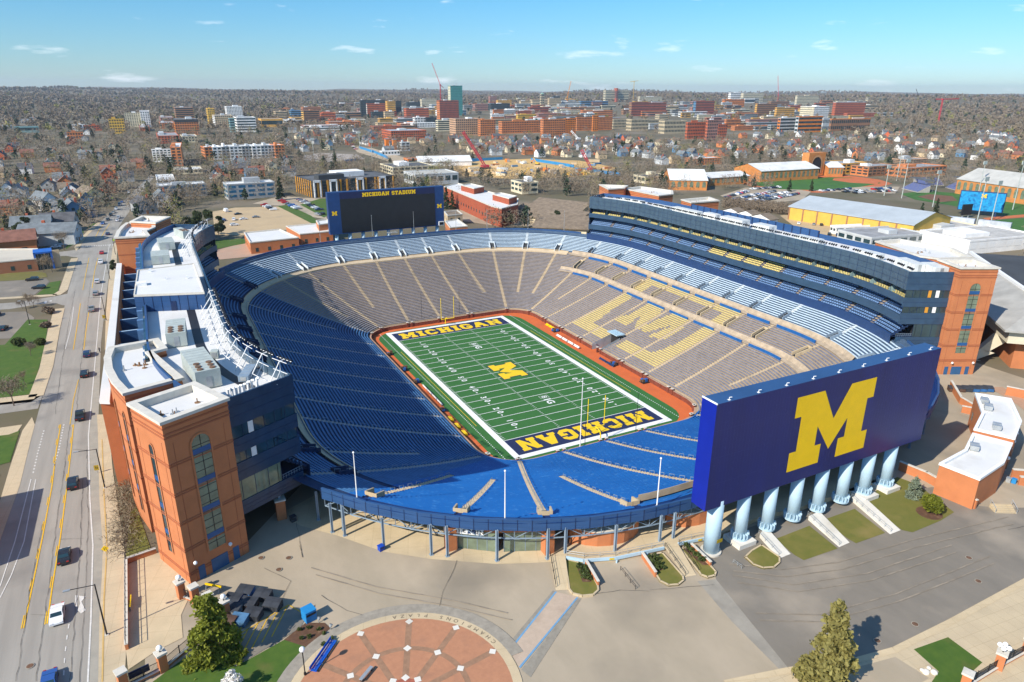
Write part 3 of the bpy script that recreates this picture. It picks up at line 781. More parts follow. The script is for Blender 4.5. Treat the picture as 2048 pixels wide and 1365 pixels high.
def parapet_roof(pts, z, parent, wall=.55, h=.9, cm=None, rm=None, over=.3, name='roof'):
    """white roof sunk behind a coping"""
    c = Vector((sum(p[0] for p in pts)/len(pts), sum(p[1] for p in pts)/len(pts)))
    def off(k):
        n = len(pts); a = sum(pts[i][0]*pts[(i+1) % n][1]-pts[(i+1) % n][0]*pts[i][1] for i in range(n)); sg = 1 if a > 0 else -1
        out = []
        for i in range(n):
            p0, p1, p2 = Vector(pts[i-1]), Vector(pts[i]), Vector(pts[(i+1) % n])
            d1, d2 = (p1-p0).normalized(), (p2-p1).normalized()
            n1, n2 = Vector((d1.y, -d1.x))*sg, Vector((d2.y, -d2.x))*sg
            b = (n1+n2); b = b/max(.35, b.length_squared)*2
            out.append(p1+b*k)
        return out
    mb = MB(); O, I = off(over), off(-wall); n = len(pts)
    for i in range(n):
        j = (i+1) % n
        mb.poly([(*O[i], z), (*O[j], z), (*I[j], z), (*I[i], z)]); mb.poly([(*O[i], z-.5), (*O[j], z-.5), (*O[j], z), (*O[i], z)])
        mb.poly([(*I[i], z), (*I[j], z), (*I[j], z-h), (*I[i], z-h)])
        mb.poly([(*O[i], z-.5), (*O[j], z-.5), (*pts[j], z-.5), (*pts[i], z-.5)])
    cp = mb.build('coping', cm or cap_m, parent)
    mb = MB(); mb.poly([(*q, z-h+.02) for q in off(-wall+.1)]); return mb.build(name, rm or white_roof, parent)
def roof_vents(T, c, z):
    for k in range(5):
        x, y = c.x+rnd.uniform(-3, 3), c.y+rnd.uniform(-3, 3); mb = MB(); h = rnd.uniform(.4, 1.1); mb.tube((x, y, z), (x, y, z+h), rnd.uniform(.08, .2), 8); mb.tube((x, y, z), (x, y, z+.12), .45, 8); mb.build('roof_vent', rnd.choice([metal_g, mat('vent_rust', (.25, .14, .07), .8, .2)]), T)
def mirror(p): return (2-p[0], p[1])
# ------------------------------------------------------------------ the two long stand buildings
def stand_building(name, label, ua, ub, west):
    T = thing(name, label, 'grandstand building')
    uu = usamples(ua, ub, 2.2, 6.5)
    dO = 73.0
    fr = MB(); sweepy(fr, uu, [(55.9, -.4), (55.9, 2.75), (56.25, 2.75), (56.25, 2.2)])
    fr.build('front_wall', navy, T)
    def band(nm, m, prof):
        mb = MB(); sweep(mb, uu, prof); return mb.build(nm, m, T)
    band('fascia', slate, [(60.5, 12.6), (57.5, 12.6), (57.5, 14.9), (57.8, 14.9), (57.8, 14.3)])
    band('fascia', slate, [(62.5, 18.3), (57.5, 18.3), (57.5, 20.3), (57.8, 20.3), (57.8, 19.6), (61, 19.6)])
    band('upper_panel', mat('panel_slate', (.055, .092, .13), .25, .14, .6), [(60, 22.6), (57.5, 22.6), (57.5, 28.0), (58.0, 28.0), (58.0, 26.2)])
    band('roof', white_roof, [(58.0, 26.2), (dO-.4, 26.2)])
    band('parapet', navy_s, [(dO-.4, 26.2), (dO-.4, 28.0), (dO, 28.0), (dO, 20)])
    band('deck_floor', step_nv, [(56.3, 8.4), (62, 8.4), (dO, 8.0), (dO, 5.6), (57.5, 5.6), (57.5, 7)])
    band('back_wall', mat('dark_interior', (.025, .028, .034), .7, .4, .6), [(62.8, 8), (62.8, 19.6)])
    band('outer_wall', brick, [(dO, 20), (dO, -3)])
    # panel seams
    mb = MB()
    for u in usamples(ua+1, ub-1, 3.0, 3.0):
        w = .05
        mb.poly([BP(u-w, 57.46, 22.7), BP(u+w, 57.46, 22.7), BP(u+w, 57.46, 27.9), BP(u-w, 57.46, 27.9)])
    for z in (24.4, 26.2): sweep(mb, uu, [(57.47, z), (57.47, z+.08)])
    mb.build('panel_seam', navy_dk, T)
    # glazing of the top level, with the yellow chairs in front of it
    mb = MB(); sweep(mb, uu, [(60.6, 19.7), (60.6, 22.7)]); gz_ = mb.build('suite_glazing', glass, T)
    mb = MB()
    for u in usamples(ua+.5, ub-.5, 1.5, 1.9):
        a, b = BP(u-.05, 57.75), BP(u+.05, 57.75); mb.poly([(a[0], a[1], 20.2), (b[0], b[1], 20.2), (b[0], b[1], 22.7), (a[0], a[1], 22.7)])
    mb.build('suite_mullion', navy_dk, gz_)
    n = 22; ch = []
    for i in range(n):
        u0, u1 = ua+(ub-ua)*(i+.12)/n, ua+(ub-ua)*(i+.88)/n
        mb = MB(); vv = usamples(u0, u1, 1.0, 1.0)
        for k, (d, z) in enumerate(((58.3, 19.75), (59.2, 20.0))):
            for a, b in zip(vv, vv[1:]):
                b2 = b-(b-a)*.25
                mb.poly([BP(a, d, z+.75), BP(b2, d, z+.75), BP(b2, d+.1, z+.05), BP(a, d+.1, z+.05)]); mb.poly([BP(a, d+.1, z+.4), BP(b2, d+.1, z+.4), BP(b2, d+.5, z+.4), BP(a, d+.5, z+.4)])
        mb.build('chair_row', maize_seat, T)
        wl = MB(); u = ua+(ub-ua)*i/n
        if i: wl.poly([BP(u, 57.9, 19.7), BP(u, 60.5, 19.7), BP(u, 60.5, 22.5), BP(u, 57.9, 21.0)]); wl.build('suite_divider', mat('pale_glass', (.32, .45, .43), .15, .1), T)
    # two tiers of club seats
    nA = 16; tops = {}
    for (nm, dA, zA, rise, rows, ends) in (('lower', 56.4, 8.9, .6, 6, 1), ('upper', 57.9, 14.4, .56, 6, 0)):
        tm = MB()
        for r in range(rows):
            d, z = dA+.8*r, zA+rise*r
            sweep(tm, uu, [(d, z-rise), (d, z), (d+.8, z)])
        tm.build('club_terrace', step_nv, T)
        for i in range(nA):
            u0, u1 = ua+(ub-ua)*i/nA, ua+(ub-ua)*(i+1)/nA
            mid = 5 <= i <= 8 and nm == 'upper'
            sm = MB(); vv = usamples(u0+.7, u1-.7, .8, .8)
            for r in range(rows):
                d, z = dA+.8*r, zA+rise*r
                for a, b in zip(vv, vv[1:]):
                    b2 = b-(b-a)*.2
                    sm.poly([BP(a, d+.3, z+.42), BP(b2, d+.3, z+.42), BP(b2, d+.68, z+.42), BP(a, d+.68, z+.42)])
                    sm.poly([BP(a, d+.7, z+.40), BP(b2, d+.7, z+.40), BP(b2, d+.74, z+.85), BP(a, d+.74, z+.85)])
            sm.build('club_seats', maize_seat if mid else mat('club_seat', (.15, .25, .42), .45, .3, 1.5), T)
            if i:
                am = MB(); u = u0
                for r in range(rows):
                    d, z = dA+.8*r+.02, zA+rise*r+.05
                    am.poly([BP(u-.6, d, z), BP(u+.6, d, z), BP(u+.6, d+.8, z), BP(u-.6, d+.8, z)]); am.poly([BP(u-.6, d, z-rise), BP(u+.6, d, z-rise), BP(u+.6, d, z), BP(u-.6, d, z)])
                    am.poly([BP(u-.6, d, z+.25), BP(u, d, z+.25), BP(u, d+.4, z+.25), BP(u-.6, d+.4, z+.25)])
                am.build('club_aisle', aisle_t, T)
    # end walls
    for ue, sg in ((ua, -1), (ub, 1)):
        A, B = BP(ue, 57.5), BP(ue, dO); o = Vector(BP(ue+sg*.5, 60))-Vector(BP(ue, 60)); pl = Plane(A, B, o.xy); L = pl.L
        mb = MB()
        for z0, z1 in ((22.6, 28.0), (17.6, 20.3), (12.3, 15.7), (5.6, 8.3)):
            pl.slab(mb, 0, L, z0, z1, -.3, .05)
        ew = mb.build('end_wall', slate if not west else mat('panel_deep', (.02, .05, .10), .25, .15, .5), T)
        mb = MB()
        for z in (24.4, 26.2, 18.9, 14, 6.4, 7.2): pl.slab(mb, 0, L, z, z+.06, .05, .08)
        mb.build('panel_seam', navy_dk, ew)
        for z0, z1 in ((20.3, 22.6), (15.7, 17.6)): window_band(pl, .3, L-.2, z0, z1, T, glass, 1.9, -.12)
        window_band(pl, 4.6, L-.2, 8.3, 12.3, T, glass_g if west else glass, 2.2, -.12)
        mb = MB()
        for a, w_, m in ((L*.44, .9, 0), (L*.58, 1.0, 1))[int(west):]:
            for z0, z1 in ((20.4, 22.5), (15.8, 17.5)): pl.slab(mb, a, a+w_, z0, z1, -.1, -.02, m)
        mb.build('interior_panel', [mat('ochre_panel', (.62, .28, .03), .6, .1), white_p], T)
        mb = MB(); pl.slab(mb, 0, 5, 9.3, 9.36, -.2, -.14); pl.slab(mb, 0, 5, 8.8, 8.84, -.2, -.15)
        for i in range(9): pl.slab(mb, i*.6, i*.6+.05, 8.3, 9.3, -.2, -.15)
        mb.build('railing', steel_b, T)
        mb = MB(); c = BP(ue-sg*.9, 62.5); mb.box(c[0]-.85, c[0]+.85, c[1]-.85, c[1]+.85, -3, 4.0, 0); mb.box(c[0]-1, c[0]+1, c[1]-1, c[1]+1, 4.0, 4.3, 1)
        mb.box(c[0]-.25, c[0]+.25, c[1]-.25, c[1]+.25, 4.3, 5.6, 2); mb.build('pier', [brick, cap_m, steel_b], T)
    return T
WB = stand_building('west_stand', 'long western stand building with brick towers, white roofs and rigs of floodlights along the street', uC(150), uC(207), True)
EB = stand_building('east_stand', 'long eastern stand building with navy upper panel over two tiers of club seats', uC(332), uC(30)+UT, False)
WB.name = 'stand_building'; EB.name = 'stand_building'
# ------------------------------------------------------------------ brick stair towers at the ends
def stair_tower(pts, ztop, label, south, zb=-3.0, simple=False):
    T = thing('brick_tower', label, 'tower', (0, 0, 0), 0, 'brick towers of the stadium')
    mb = MB(); mb.prism(pts, zb, ztop-.5, top=False); mb.build('wall', brick, T)
    parapet_roof(pts, ztop, T, .9, 1.3, over=.35)
    n = len(pts); c = Vector((sum(p[0] for p in pts)/n, sum(p[1] for p in pts)/n))
    bands = MB()
    for i in range(n):
        A, B = Vector(pts[i]), Vector(pts[(i+1) % n]); pl = Plane(A, B, (A+B)/2-c)
        for z in (1.6, 6.2, 11.2, 16.4, 21.6): pl.slab(bands, -.06, pl.L+.06, z, z+.22, 0, .07); pl.slab(bands, -.06, pl.L+.06, z+.42, z+.6, 0, .07)
        for z in (ztop-3.1, ztop-2.5, ztop-1.5): pl.slab(bands, -.07, pl.L+.07, z, z+.28, 0, .08)
        for a in (1.2, pl.L-1.2): pl.slab(bands, a-.04, a+.04, zb, ztop-4, 0, .03)
    bands.build('brick_bands', brick_dk, T); roof_vents(T, c, ztop-1.3)
    for i, kind in south.items():
        A, B = Vector(pts[i]), Vector(pts[(i+1) % n]); pl = Plane(A, B, (A+B)/2-c)
        if kind == 'big':
            arch_window(pl, pl.L*.5, 3.0, 4.2, 25.3, T, (22.6, 17.4, 12.2, 7.0))
            for a, w in ((pl.L*.5, 3.0), (pl.L*.22, 1.1), (pl.L*.80, 1.1)):
                mb = MB(); pl.slab(mb, a-w/2, a+w/2, near_z(A.x)-.1, near_z(A.x)+2.5, 0, .09); mb.build('door', mat('door_blue', (.03, .10, .22), .5, .1), T)
                if w < 2:
                    mb = MB(); s = a+1.1; p = pl.q(s, near_z(A.x)+3.9, .55); mb.tube(pl.q(s, near_z(A.x)+3.5, 0), pl.q(s, near_z(A.x)+3.5, .55), .06, 5); mb.ball(p, .32); mb.build('globe_lamp', lamp_m, T)
        elif kind == 'slit': arch_window(pl, pl.L*.5, 1.25, 4.0, 24.0, T, (8, 13, 18), mull=False, gl=glass)
        elif kind == 'slits':
            for f in (.25, .7): arch_window(pl, pl.L*f, 1.25, 3.0, 23.0, T, (8, 13, 18), mull=False, gl=glass)
    return T
SW = [(-95.8, -88.8), (-105.5, -93.5), (-109.7, -84.0), (-100.0, -79.6)]
stair_tower(SW, 29.6, 'tall brick corner tower with arched window beside the street and dumpsters', {0: 'big', 1: 'slit'})
SE = [mirror(p) for p in SW]
stair_tower(SE, 30.0, 'tall brick corner tower with arched window behind the big maize M board', {0: 'big', 1: 'slit'})
def brick_block(pts, ztop, label, faces, zb=-3.0):
    T = thing('brick_block', label, 'building wing', (0, 0, 0), 0, 'brick wings of the stand buildings')
    mb = MB(); mb.prism(pts, zb, ztop-.5, top=False); mb.build('wall', brick, T); parapet_roof(pts, ztop, T, 1.0, 1.2, over=.3)
    n = len(pts); c = Vector((sum(p[0] for p in pts)/n, sum(p[1] for p in pts)/n)); bands = MB()
    for i in range(n):
        A, B = Vector(pts[i]), Vector(pts[(i+1) % n])
        if (B-A).length < .8: continue
        pl = Plane(A, B, (A+B)/2-c)
        for z in (6.2, 11.2, 16.4, 21.6, ztop-2.4, ztop-1.6): pl.slab(bands, -.02, pl.L+.02, z, z+.3, 0, .06)
    bands.build('brick_bands', brick_dk, T); roof_vents(T, c, ztop-1.2)
    for i, kind in faces.items():
        A, B = Vector(pts[i]), Vector(pts[(i+1) % n]); pl = Plane(A, B, (A+B)/2-c)
        arch_window(pl, pl.L*.5, 1.25, 3.0, 23.0, T, (8, 13, 18), mull=False, gl=glass)
    return T
def Z(x, y): return (x/2.626, 380+y/2.626)
def hpts(z, *q): return [tuple(at(*Z(*p), z).xy) for p in q]
brick_block(hpts(28.0, (575, 825), (553, 880), (560, 940), (590, 1000), (650, 1065), (955, 985), (795, 850), (870, 830), (825, 780)), 28.0,
            'curved brick wing with white roof between the street and the corner tower', {3: 's', 2: 's'})
brick_block(hpts(28.0, (603, 250), (618, 215), (640, 190), (665, 172), (810, 170), (812, 195), (765, 215), (785, 240)), 28.0, 'curved brick wing with white roof at the far end of the street front', {})
NWT = hpts(29.0, (685, 165), (815, 172), (892, 140), (745, 136)); brick_block(NWT, 29.0, 'square brick stair tower at the far end of the western stand', {})
cen = hpts(30.5, (702, 552), (1072, 537), (1020, 385), (722, 420))
T = thing('roof_penthouse', 'large white roofed penthouse with navy walls in the middle of the western stand', 'penthouse')
mb = MB(); mb.prism(cen, 25.9, 30.25, top=False); mb.build('wall', navy_s, T); parapet_roof(cen, 30.5, T, .25, .25, cm=cap_m, over=.05)
pl = Plane(cen[0], cen[1], (0, -1)); mb = MB()
for i in range(1, 8): pl.slab(mb, pl.L*i/8-.05, pl.L*i/8+.05, 26.2, 30, 0, .06)
pl.slab(mb, pl.L*.5, pl.L*.5+1.2, 26.2, 28.6, 0, .12); mb.build('panel_seam', navy_dk, T)
for (x, y, w) in ((745, 500, 2.2), (790, 430, .5), (985, 465, .4), (870, 470, .3)):
    p = at(*Z(x, y), 30.3); mb = MB(); mb.box(p.x-w/2, p.x+w/2, p.y-w/2, p.y+w/2, 30.25, 30.25+.8); mb.build('roof_curb', white_p, T)
# street front of the western building: white topped brick arcade, blue fins, glazed atrium behind
T = thing('street_arcade', 'long brick arcade with bright white top along the street side of the western stand', 'arcade')
a0, a1 = at(*Z(520, 1110), 19.2), at(*Z(612, 385), 19.2); b1, b0 = at(*Z(640, 385), 19.2), at(*Z(575, 1112), 19.2)
mb = MB(); top = [tuple(v.xy) for v in (a0, b0, b1, a1)]; mb.prism(top, 18.6, 19.2, 0, bottom=True); mb.build('coping', white_roof, T)
pl = Plane(top[0], top[3], (-1, 0)); wd = 2.3
mb = MB(); pl.slab(mb, .1, pl.L-.1, 12.2, 18.6, -wd, -.15); n = 16
for i in range(n+1): s = pl.L*i/n; pl.slab(mb, max(.1, s-1.3), min(pl.L-.1, s+1.3), -3, 12.2, -wd, -.16)
mb.build('wall', brick, T)
mb = MB(); pl.rect(mb, .2, pl.L-.2, 0, 12.2, -wd+.3); mb.build('glazing', glass, T)
for i in range(11):
    y = -50+i*10.6; xx0 = top[1][0]+(top[2][0]-top[1][0])*(y-top[1][1])/(top[2][1]-top[1][1])
    mb = MB(); mb.box(xx0-.2, -107.4, y-.35, y+.35, 14.5, 18.4, 0, 1); mb.build('fin', [navy_s, mat('fin_top', (.30, .42, .55), .5, .1)], T)
    mb = MB(); mb.box(xx0+.3, xx0+1.2, y+1, y+1.9, 8, 15.5); mb.build('pier', brick, T)
mb = MB(); mb.box(-107.4, -106.9, -58, 60, -2, 27.6, 0); mb.build('atrium_wall', glass, T)
mb = MB()
for i in range(30): y = -58+i*4; mb.box(-107.75, -107.4, y-.12, y+.12, 0, 27.6)
for i in range(13):
    y = -40+i*7.5; mb.box(-108.6, -107.4, y-.5, y+.5, 22.5, 28.0)
mb.build('atrium_fins', mat('fin_blue', (.10, .20, .36), .5, .1), T)
mb = MB(); mb.prism([(-114, -58), (-107.5, -58), (-107.5, 64), (-114, 64)], 11.2, 11.5); mb.build('atrium_floor', mat('atrium_dark', (.05, .07, .08), .5, .3), T)
# dark mat walkway on the roof and its kerb
mb = MB(); uu = usamples(uC(168), uC(204), 2, 5); sweep(mb, uu, [(62.4, 26.24), (64.2, 26.24)]); mb.build('roof_walkway', black_m, WB)
# floodlight rigs on the roof edge
def rig(u, label, group, big=True):
    x, y, nx, ny, L = st(u); b = BP(u, 58.4, 26.2); t = thing('floodlight_rig', label, 'floodlight', b, math.atan2(ny, nx), group); return t
us_ = usamples(uC(152), uC(205), 1.0, 1.0); picks = np.linspace(uC(152), uC(205.5), 34)
proto = None; rigs = []
for u in picks:
    if uW(36) < u < uW(-20) : continue
    t = rig(u, 'x', 'floodlight rigs on the western roof edge')
    if proto is None:
        proto = t; mb = MB()      # local x points outwards (away from the field)
        mb.tube((3.2, 0, 0), (.2, 0, 4.2), .09, 6); mb.tube((.2, 0, 0), (.2, 0, 4.3), .07, 6); mb.tube((1.9, 0, 0), (.2, 0, 2.4), .06, 6); mb.tube((.2, 0, 4.2), (-.8, 0, 4.3), .08, 6)
        mb.build('strut', white_p, t)
        mb = MB()
        for z, xx in ((4.3, -.8), (4.3, .2), (2.3, .25), (1.0, 2.5)): mb.tube((xx, -2.1, z), (xx, 2.1, z), .06, 6)
        mb.build('rail', white_p, t)
        for yy in (-1.5, -.5, .5, 1.5):
            mb = MB(); mb.tube((-.7, yy, 4.45), (-1.15, yy, 4.15), .2, 8, 0, .34); mb.build('lamp', black_m, t)
    else:
        for ch in kids(proto): c = ch.copy(); link(c, t)
    rigs.append(t)
rank_labels(rigs, 'white tube frame with black floodlights on the western roof edge', lambda o: o.location.y, 'from the near end')
rigs = []; p2 = None
for u in np.linspace(uC(333), uC(29)+UT, 40):
    t = rig(u, 'x', 'floodlights on the eastern roof edge')
    if p2 is None:
        p2 = t; mb = MB(); mb.tube((1.6, 0, 0), (.2, 0, 2.5), .07, 6); mb.tube((.2, -1.8, 2.5), (.2, 1.8, 2.5), .06, 6); mb.build('strut', white_p, t)
        for yy in (-1.3, -.4, .4, 1.3): mb = MB(); mb.tube((.35, yy, 2.75), (-.15, yy, 2.45), .2, 8, 0, .32); mb.build('lamp', black_m, t)
    else:
        for ch in kids(p2): c = ch.copy(); link(c, t)
    rigs.append(t)
rank_labels(rigs, 'low row of black floodlights on the eastern roof edge', lambda o: o.location.y, 'from the near end')
# rooftop units
def unit(c, ux, L, W, H, z, label, fans=3, m=None, group=None):
    a = math.atan2(ux[1], ux[0]); t = thing('rooftop_unit', label, 'air conditioner', (c[0], c[1], z), a, group); m = m or metal_l
    mb = MB(); mb.box(-L/2, L/2, -W/2, W/2, .25, H); mb.box(-L/2+.2, L/2-.2, -W/2+.2, W/2-.2, 0, .25); mb.build('casing', m, t)
    mb = MB(); n = max(2, int(L/1.4))
    for i in range(1, n): x = -L/2+L*i/n; mb.box(x-.03, x+.03, -W/2-.03, W/2+.03, .3, H+.03)
    mb.build('seam', metal_g, t)
    for i in range(fans):
        for yy in (-W/4, W/4):
            mb = MB(); x = -L/2+.9+i*1.5; mb.tube((x, yy, H), (x, yy, H+.18), .52, 12); mb.build('fan', mat('fan_rust', (.16, .09, .05), .6, .3), t)
    mb = MB(); mb.box(-L/2-.05, -L/2, -.5, .5, .4, min(H-.2, 2.4)); mb.build('hatch', metal_g, t); return t
d_ = (Vector(BP(uW(-46), 66))-Vector(BP(uC(196), 66))).xy.normalized()
c = at(*Z(1050, 910), 29); unit(c.xy, (d_.x, d_.y), 13, 4.2, 3.6, 26.2, 'large grey green rooftop unit with round fans near the corner tower', 3)
c = at(*Z(925, 735), 28.5); unit(c.xy, (.05, 1), 10, 3.8, 3.2, 26.2, 'grey rooftop unit with fans in front of the navy penthouse', 3)
c = at(*Z(840, 340), 28.5); unit(c.xy, (.02, 1), 8, 5, 2.8, 26.2, 'grey rooftop unit just beyond the white penthouse roof', 0)
c = at(*Z(870, 270), 28.5); unit(c.xy, (-.05, 1), 9, 4.6, 2.8, 26.2, 'pale rooftop unit near the far brick wing', 0)
c = at(*Z(955, 215), 28.5); unit(c.xy, (-.3, 1), 9, 2.6, 2.8, 26.2, 'white ribbed rooftop unit at the far roof corner', 3)
c = at(*Z(1130, 868), 26.8); unit(c.xy, (.3, 1), 1.6, 1.4, 1.6, 26.2, 'small grey unit by the roof walkway', 0)
c = at(*Z(1300, 960), 27); unit(c.xy, (.4, 1), 6, 1.8, 1.3, 26.2, 'low dark grey duct unit behind the floodlights near the roof corner', 0, steel_b)
c = at(*Z(900, 610), 27); unit(c.xy, (1, 0), 1.4, 1.6, 2.6, 26.2, 'pinkish stair hood against the navy penthouse wall', 0, mat('hood', (.55, .42, .38), .7, .1))
grp = 'white vent stacks on the western roof corner'; vs = []
for i, (x, y) in enumerate(((1200, 1090), (1222, 1085), (1245, 1078), (1262, 1070), (1285, 1062), (1305, 1050), (1325, 1042), (1352, 1030))):
    p = at(*Z(x, y), 26.6); t = thing('vent_stack', 'x', 'vent', (p.x, p.y, 26.2), 0, grp); mb = MB(); mb.tube((0, 0, 0), (0, 0, 1.9), .22, 8); mb.tube((0, 0, 1.9), (.5, -.3, 2.0), .2, 8); mb.build('pipe', white_p, t)
    mb = MB(); mb.box(-.4, .4, -.4, .4, 0, .3); mb.build('curb', metal_g, t); vs.append(t)
rank_labels(vs, 'white vent pipe at the near corner of the western roof')
us2 = []
for u, d, L, W_, H in ((uE(30), 63, 16, 3, 2.6), (uE(2), 63, 12, 4, 3.2), (uE(-12), 64.5, 8, 4, 2.8), (uE(46), 62.5, 9, 2.4, 2), (uE(-34), 63, 10, 3, 2.2), (uC(352), 63, 9, 3, 2.0), (uC(340), 64, 9, 3.4, 2.6), (uC(336), 68, 7, 4, 2.6), (uC(14), 63, 14, 2.6, 2.0), (uE(18), 66, 7, 3, 2.4)):
    x, y, nx, ny, L_ = st(u); us2.append(unit(BP(u, d)[:2], (-ny, nx), L, W_, H, 26.2, 'x', 0, mat('unit_white', (.62, .64, .62), .6, .1), 'white units on the eastern roof'))
rank_labels(us2, 'white rooftop unit on the eastern stand roof')
# brick blocks behind the eastern stand
def blk(z, *q): return [tuple(at(x, y, z).xy) for x, y in q]
brick_block(blk(29, (1199, 369), (1217, 378), (1248, 376), (1255, 371)), 29, 'brick stair block with white roof at the far end of the eastern stand', {})
brick_block(blk(27.5, (1247, 377), (1318, 391), (1346, 388), (1345, 381), (1282, 373)), 27.5, 'long low brick block with white roof behind the far eastern stand', {})
brick_block(blk(28.5, (1363, 399), (1383, 405), (1438, 401), (1418, 394)), 28.5, 'brick block with white roof in the middle of the eastern stand', {})
brick_block(blk(28.5, (1752, 482), (1842, 512), (1878, 517), (1944, 514), (1905, 496), (1800, 478)), 28.5, 'long brick block with white roof behind the near eastern stand', {})
# navy screen wall along the back of the eastern roof
mb = MB(); uu = usamples(uE(-30), uE(38), 4, 4); sweep(mb, uu, [(72.4, 26), (72.4, 29.0), (72.9, 29.0), (72.9, 26)])
o = mb.build('screen_wall', navy_s, EB); mb = MB()
for u in uu: mb.poly([BP(u-.25, 72.3, 26.2), BP(u+.25, 72.3, 26.2), BP(u+.25, 72.3, 29.05), BP(u-.25, 72.3, 29.05)])
mb.build('screen_post', navy_dk, o)
# ------------------------------------------------------------------ south board with the maize M
T = thing('scoreboard', 'huge navy board with a maize block M standing on pale blue columns', 'scoreboard', (1.1, -125, 0))
ox, oy = 1.1, -125
mb = MB(); x0, x1, y0, y1 = -27.3-ox, 29.6-ox, -126.6-oy, -123.2-oy
mb.poly([(x0, y0, 10.1), (x1, y0, 10.1), (x1, y0, 29.8), (x0, y0, 29.8)], 0); mb.poly([(x1, y1, 10.1), (x0, y1, 10.1), (x0, y1, 29.8), (x1, y1, 29.8)], 0)
mb.poly([(x0, y1, 10.1), (x0, y0, 10.1), (x0, y0, 29.8), (x0, y1, 29.8)], 1); mb.poly([(x1, y0, 10.1), (x1, y1, 10.1), (x1, y1, 29.8), (x1, y0, 29.8)], 1)
mb.poly([(x0, y0, 29.8), (x1, y0, 29.8), (x1, y1, 29.8), (x0, y1, 29.8)], 2); mb.poly([(x0, y0, 10.1), (x0, y1, 10.1), (x1, y1, 10.1), (x1, y0, 10.1)], 0)
mb.build('board', [board_m, board_side, navy_s], T)
mb = MB()
for i in range(1, 76): x = x0+(x1-x0)*i/76; mb.box(x-.012, x+.012, y0-.012, y0-.001, 10.2, 29.7)
for z in (14.9, 19.9, 24.9): mb.box(x0+.1, x1-.1, y0-.014, y0-.002, z, z+.05)
mb.build('panel_seam', mat('board_seam', (.022, .034, .15), .4, 0), T)
mb = MB(); mb.poly([(-8.9-ox+20.4*u, y0-.05, 12.65+14.55*v) for u, v in BLOCK_M])
mb.build('logo', maize, T)
mb = MB(); mb.box(x0-.03, x0+.12, y0-.04, y1+.04, 29.7, 29.95); mb.build('edge_trim', white_p, T)
for i in range(9):
    x = x0+3+i*6.4; mb = MB(); mb.tube((x, y0+.5, 29.8), (x, y0+.5, 30.25), .06, 6); mb.tube((x, y0+.5, 30.25), (x+.35, y0+.3, 30.3), .06, 6); mb.box(x-.2, x+.2, y0+.3, y0+.7, 29.8, 29.86); mb.build('lifting_hook', white_p, T)
cx = [-23.5+i*6.62 for i in range(8)]
for i, X in enumerate(cx):
    x = X-ox; y = -126.2-oy+.9; zb = 0 if i == 0 else .9; r = 1.35 if i == 0 else 1.12
    mb = MB(); mb.tube((x, y, zb), (x, y, 11), r, 28, 0); c_ = mb.build('column', pale_col, T, True)
    mb = MB(); mb.tube((x, y, zb), (x, y, zb+.35), r+.45, 28); mb.build('base_ring', pale_col if i else cap_m, c_)
    if i:
        mb = MB()
        for k in range(14):
            a = 2*math.pi*k/14; u = (math.cos(a), math.sin(a)); w = (-u[1]*.09, u[0]*.09)
            p = [(x+u[0]*(r-.02)-w[0], y+u[1]*(r-.02)-w[1]), (x+u[0]*(r+.5)-w[0], y+u[1]*(r+.5)-w[1]), (x+u[0]*(r+.5)+w[0], y+u[1]*(r+.5)+w[1]), (x+u[0]*(r-.02)+w[0], y+u[1]*(r-.02)+w[1])]
            mb.prism(p, zb+.35, zb+1.3, 0)
        mb.build('anchor_fins', pale_col, c_)
        if i in (1, 6, 7):
            mb = MB(); mb.box(x-2.0, x+2.0, y-2.2, y+1.9, -.05, .9); mb.build('pedestal', concrete_w, T)
mb = MB(); mb.box(cx[0]-ox-.2, cx[0]-ox+1.0, -126.2-oy+.9-1.42, -126.2-oy+.9-1.36, 2.6, 3.3); mb.build('warning_plate', mat('sign_black_yellow', (.35, .25, .01), .5, .5, 6), T)
# ------------------------------------------------------------------ north board with the dark screen
T = thing('scoreboard', 'far video board with a dark screen under yellow MICHIGAN STADIUM letters', 'scoreboard', (1.8, 134, 0))
mb = MB(); mb.box(-29.4, 29.4, 0, 3.2, 10.2, 30.2); mb.build('board', mat('board_blue_n', (.014, .05, .16), .45, .12, .5), T)
mb = MB(); mb.box(-23.6, 24.6, -.06, 0, 26.9, 29.9); mb.build('title_strip', mat('title_navy', (.012, .018, .07), .5, .1), T)
mb = MB(); mb.box(-23.6, 24.6, -.12, -.06, 10.7, 26.9); mb.build('screen', screen_m, T)
word('MICHIGAN STADIUM', 1.9, lambda u, v, w: (-12.6+u, -.07-w, 27.35+v), maize, T, 'letter', .12, .1, 27)
for x in (-26.6, 27.0):
    mb = MB(); mb.poly([(x-1.25+2.5*u, -.05, 19.3+2.0*v) for u, v in BLOCK_M]); mb.build('logo', maize, T)
for i in range(9):
    x = -26+i*6.5; mb = MB(); mb.tube((x, 1.6, 0), (x, 1.6, 10.2), .9, 16); mb.build('column', pale_col, T, True)
mb = MB(); mb.box(26.2, 29.0, -.7, -.1, 10.4, 12.4, 0); mb.box(26.5, 28.7, -.76, -.7, 10.7, 12.1, 1); mb.build('speaker_box', [white_p, black_m], T)
mb = MB(); mb.box(-1.5, 3.4, -3, .0, 9.0, 9.2)
for i in range(6): mb.tube((-1.5+i*.98, -3, 9.2), (-1.5+i*.98, -3, 10.4), .05, 5)
mb.tube((-1.5, -3, 10.4), (3.4, -3, 10.4), .05, 5); mb.build('camera_platform', metal_g, T)
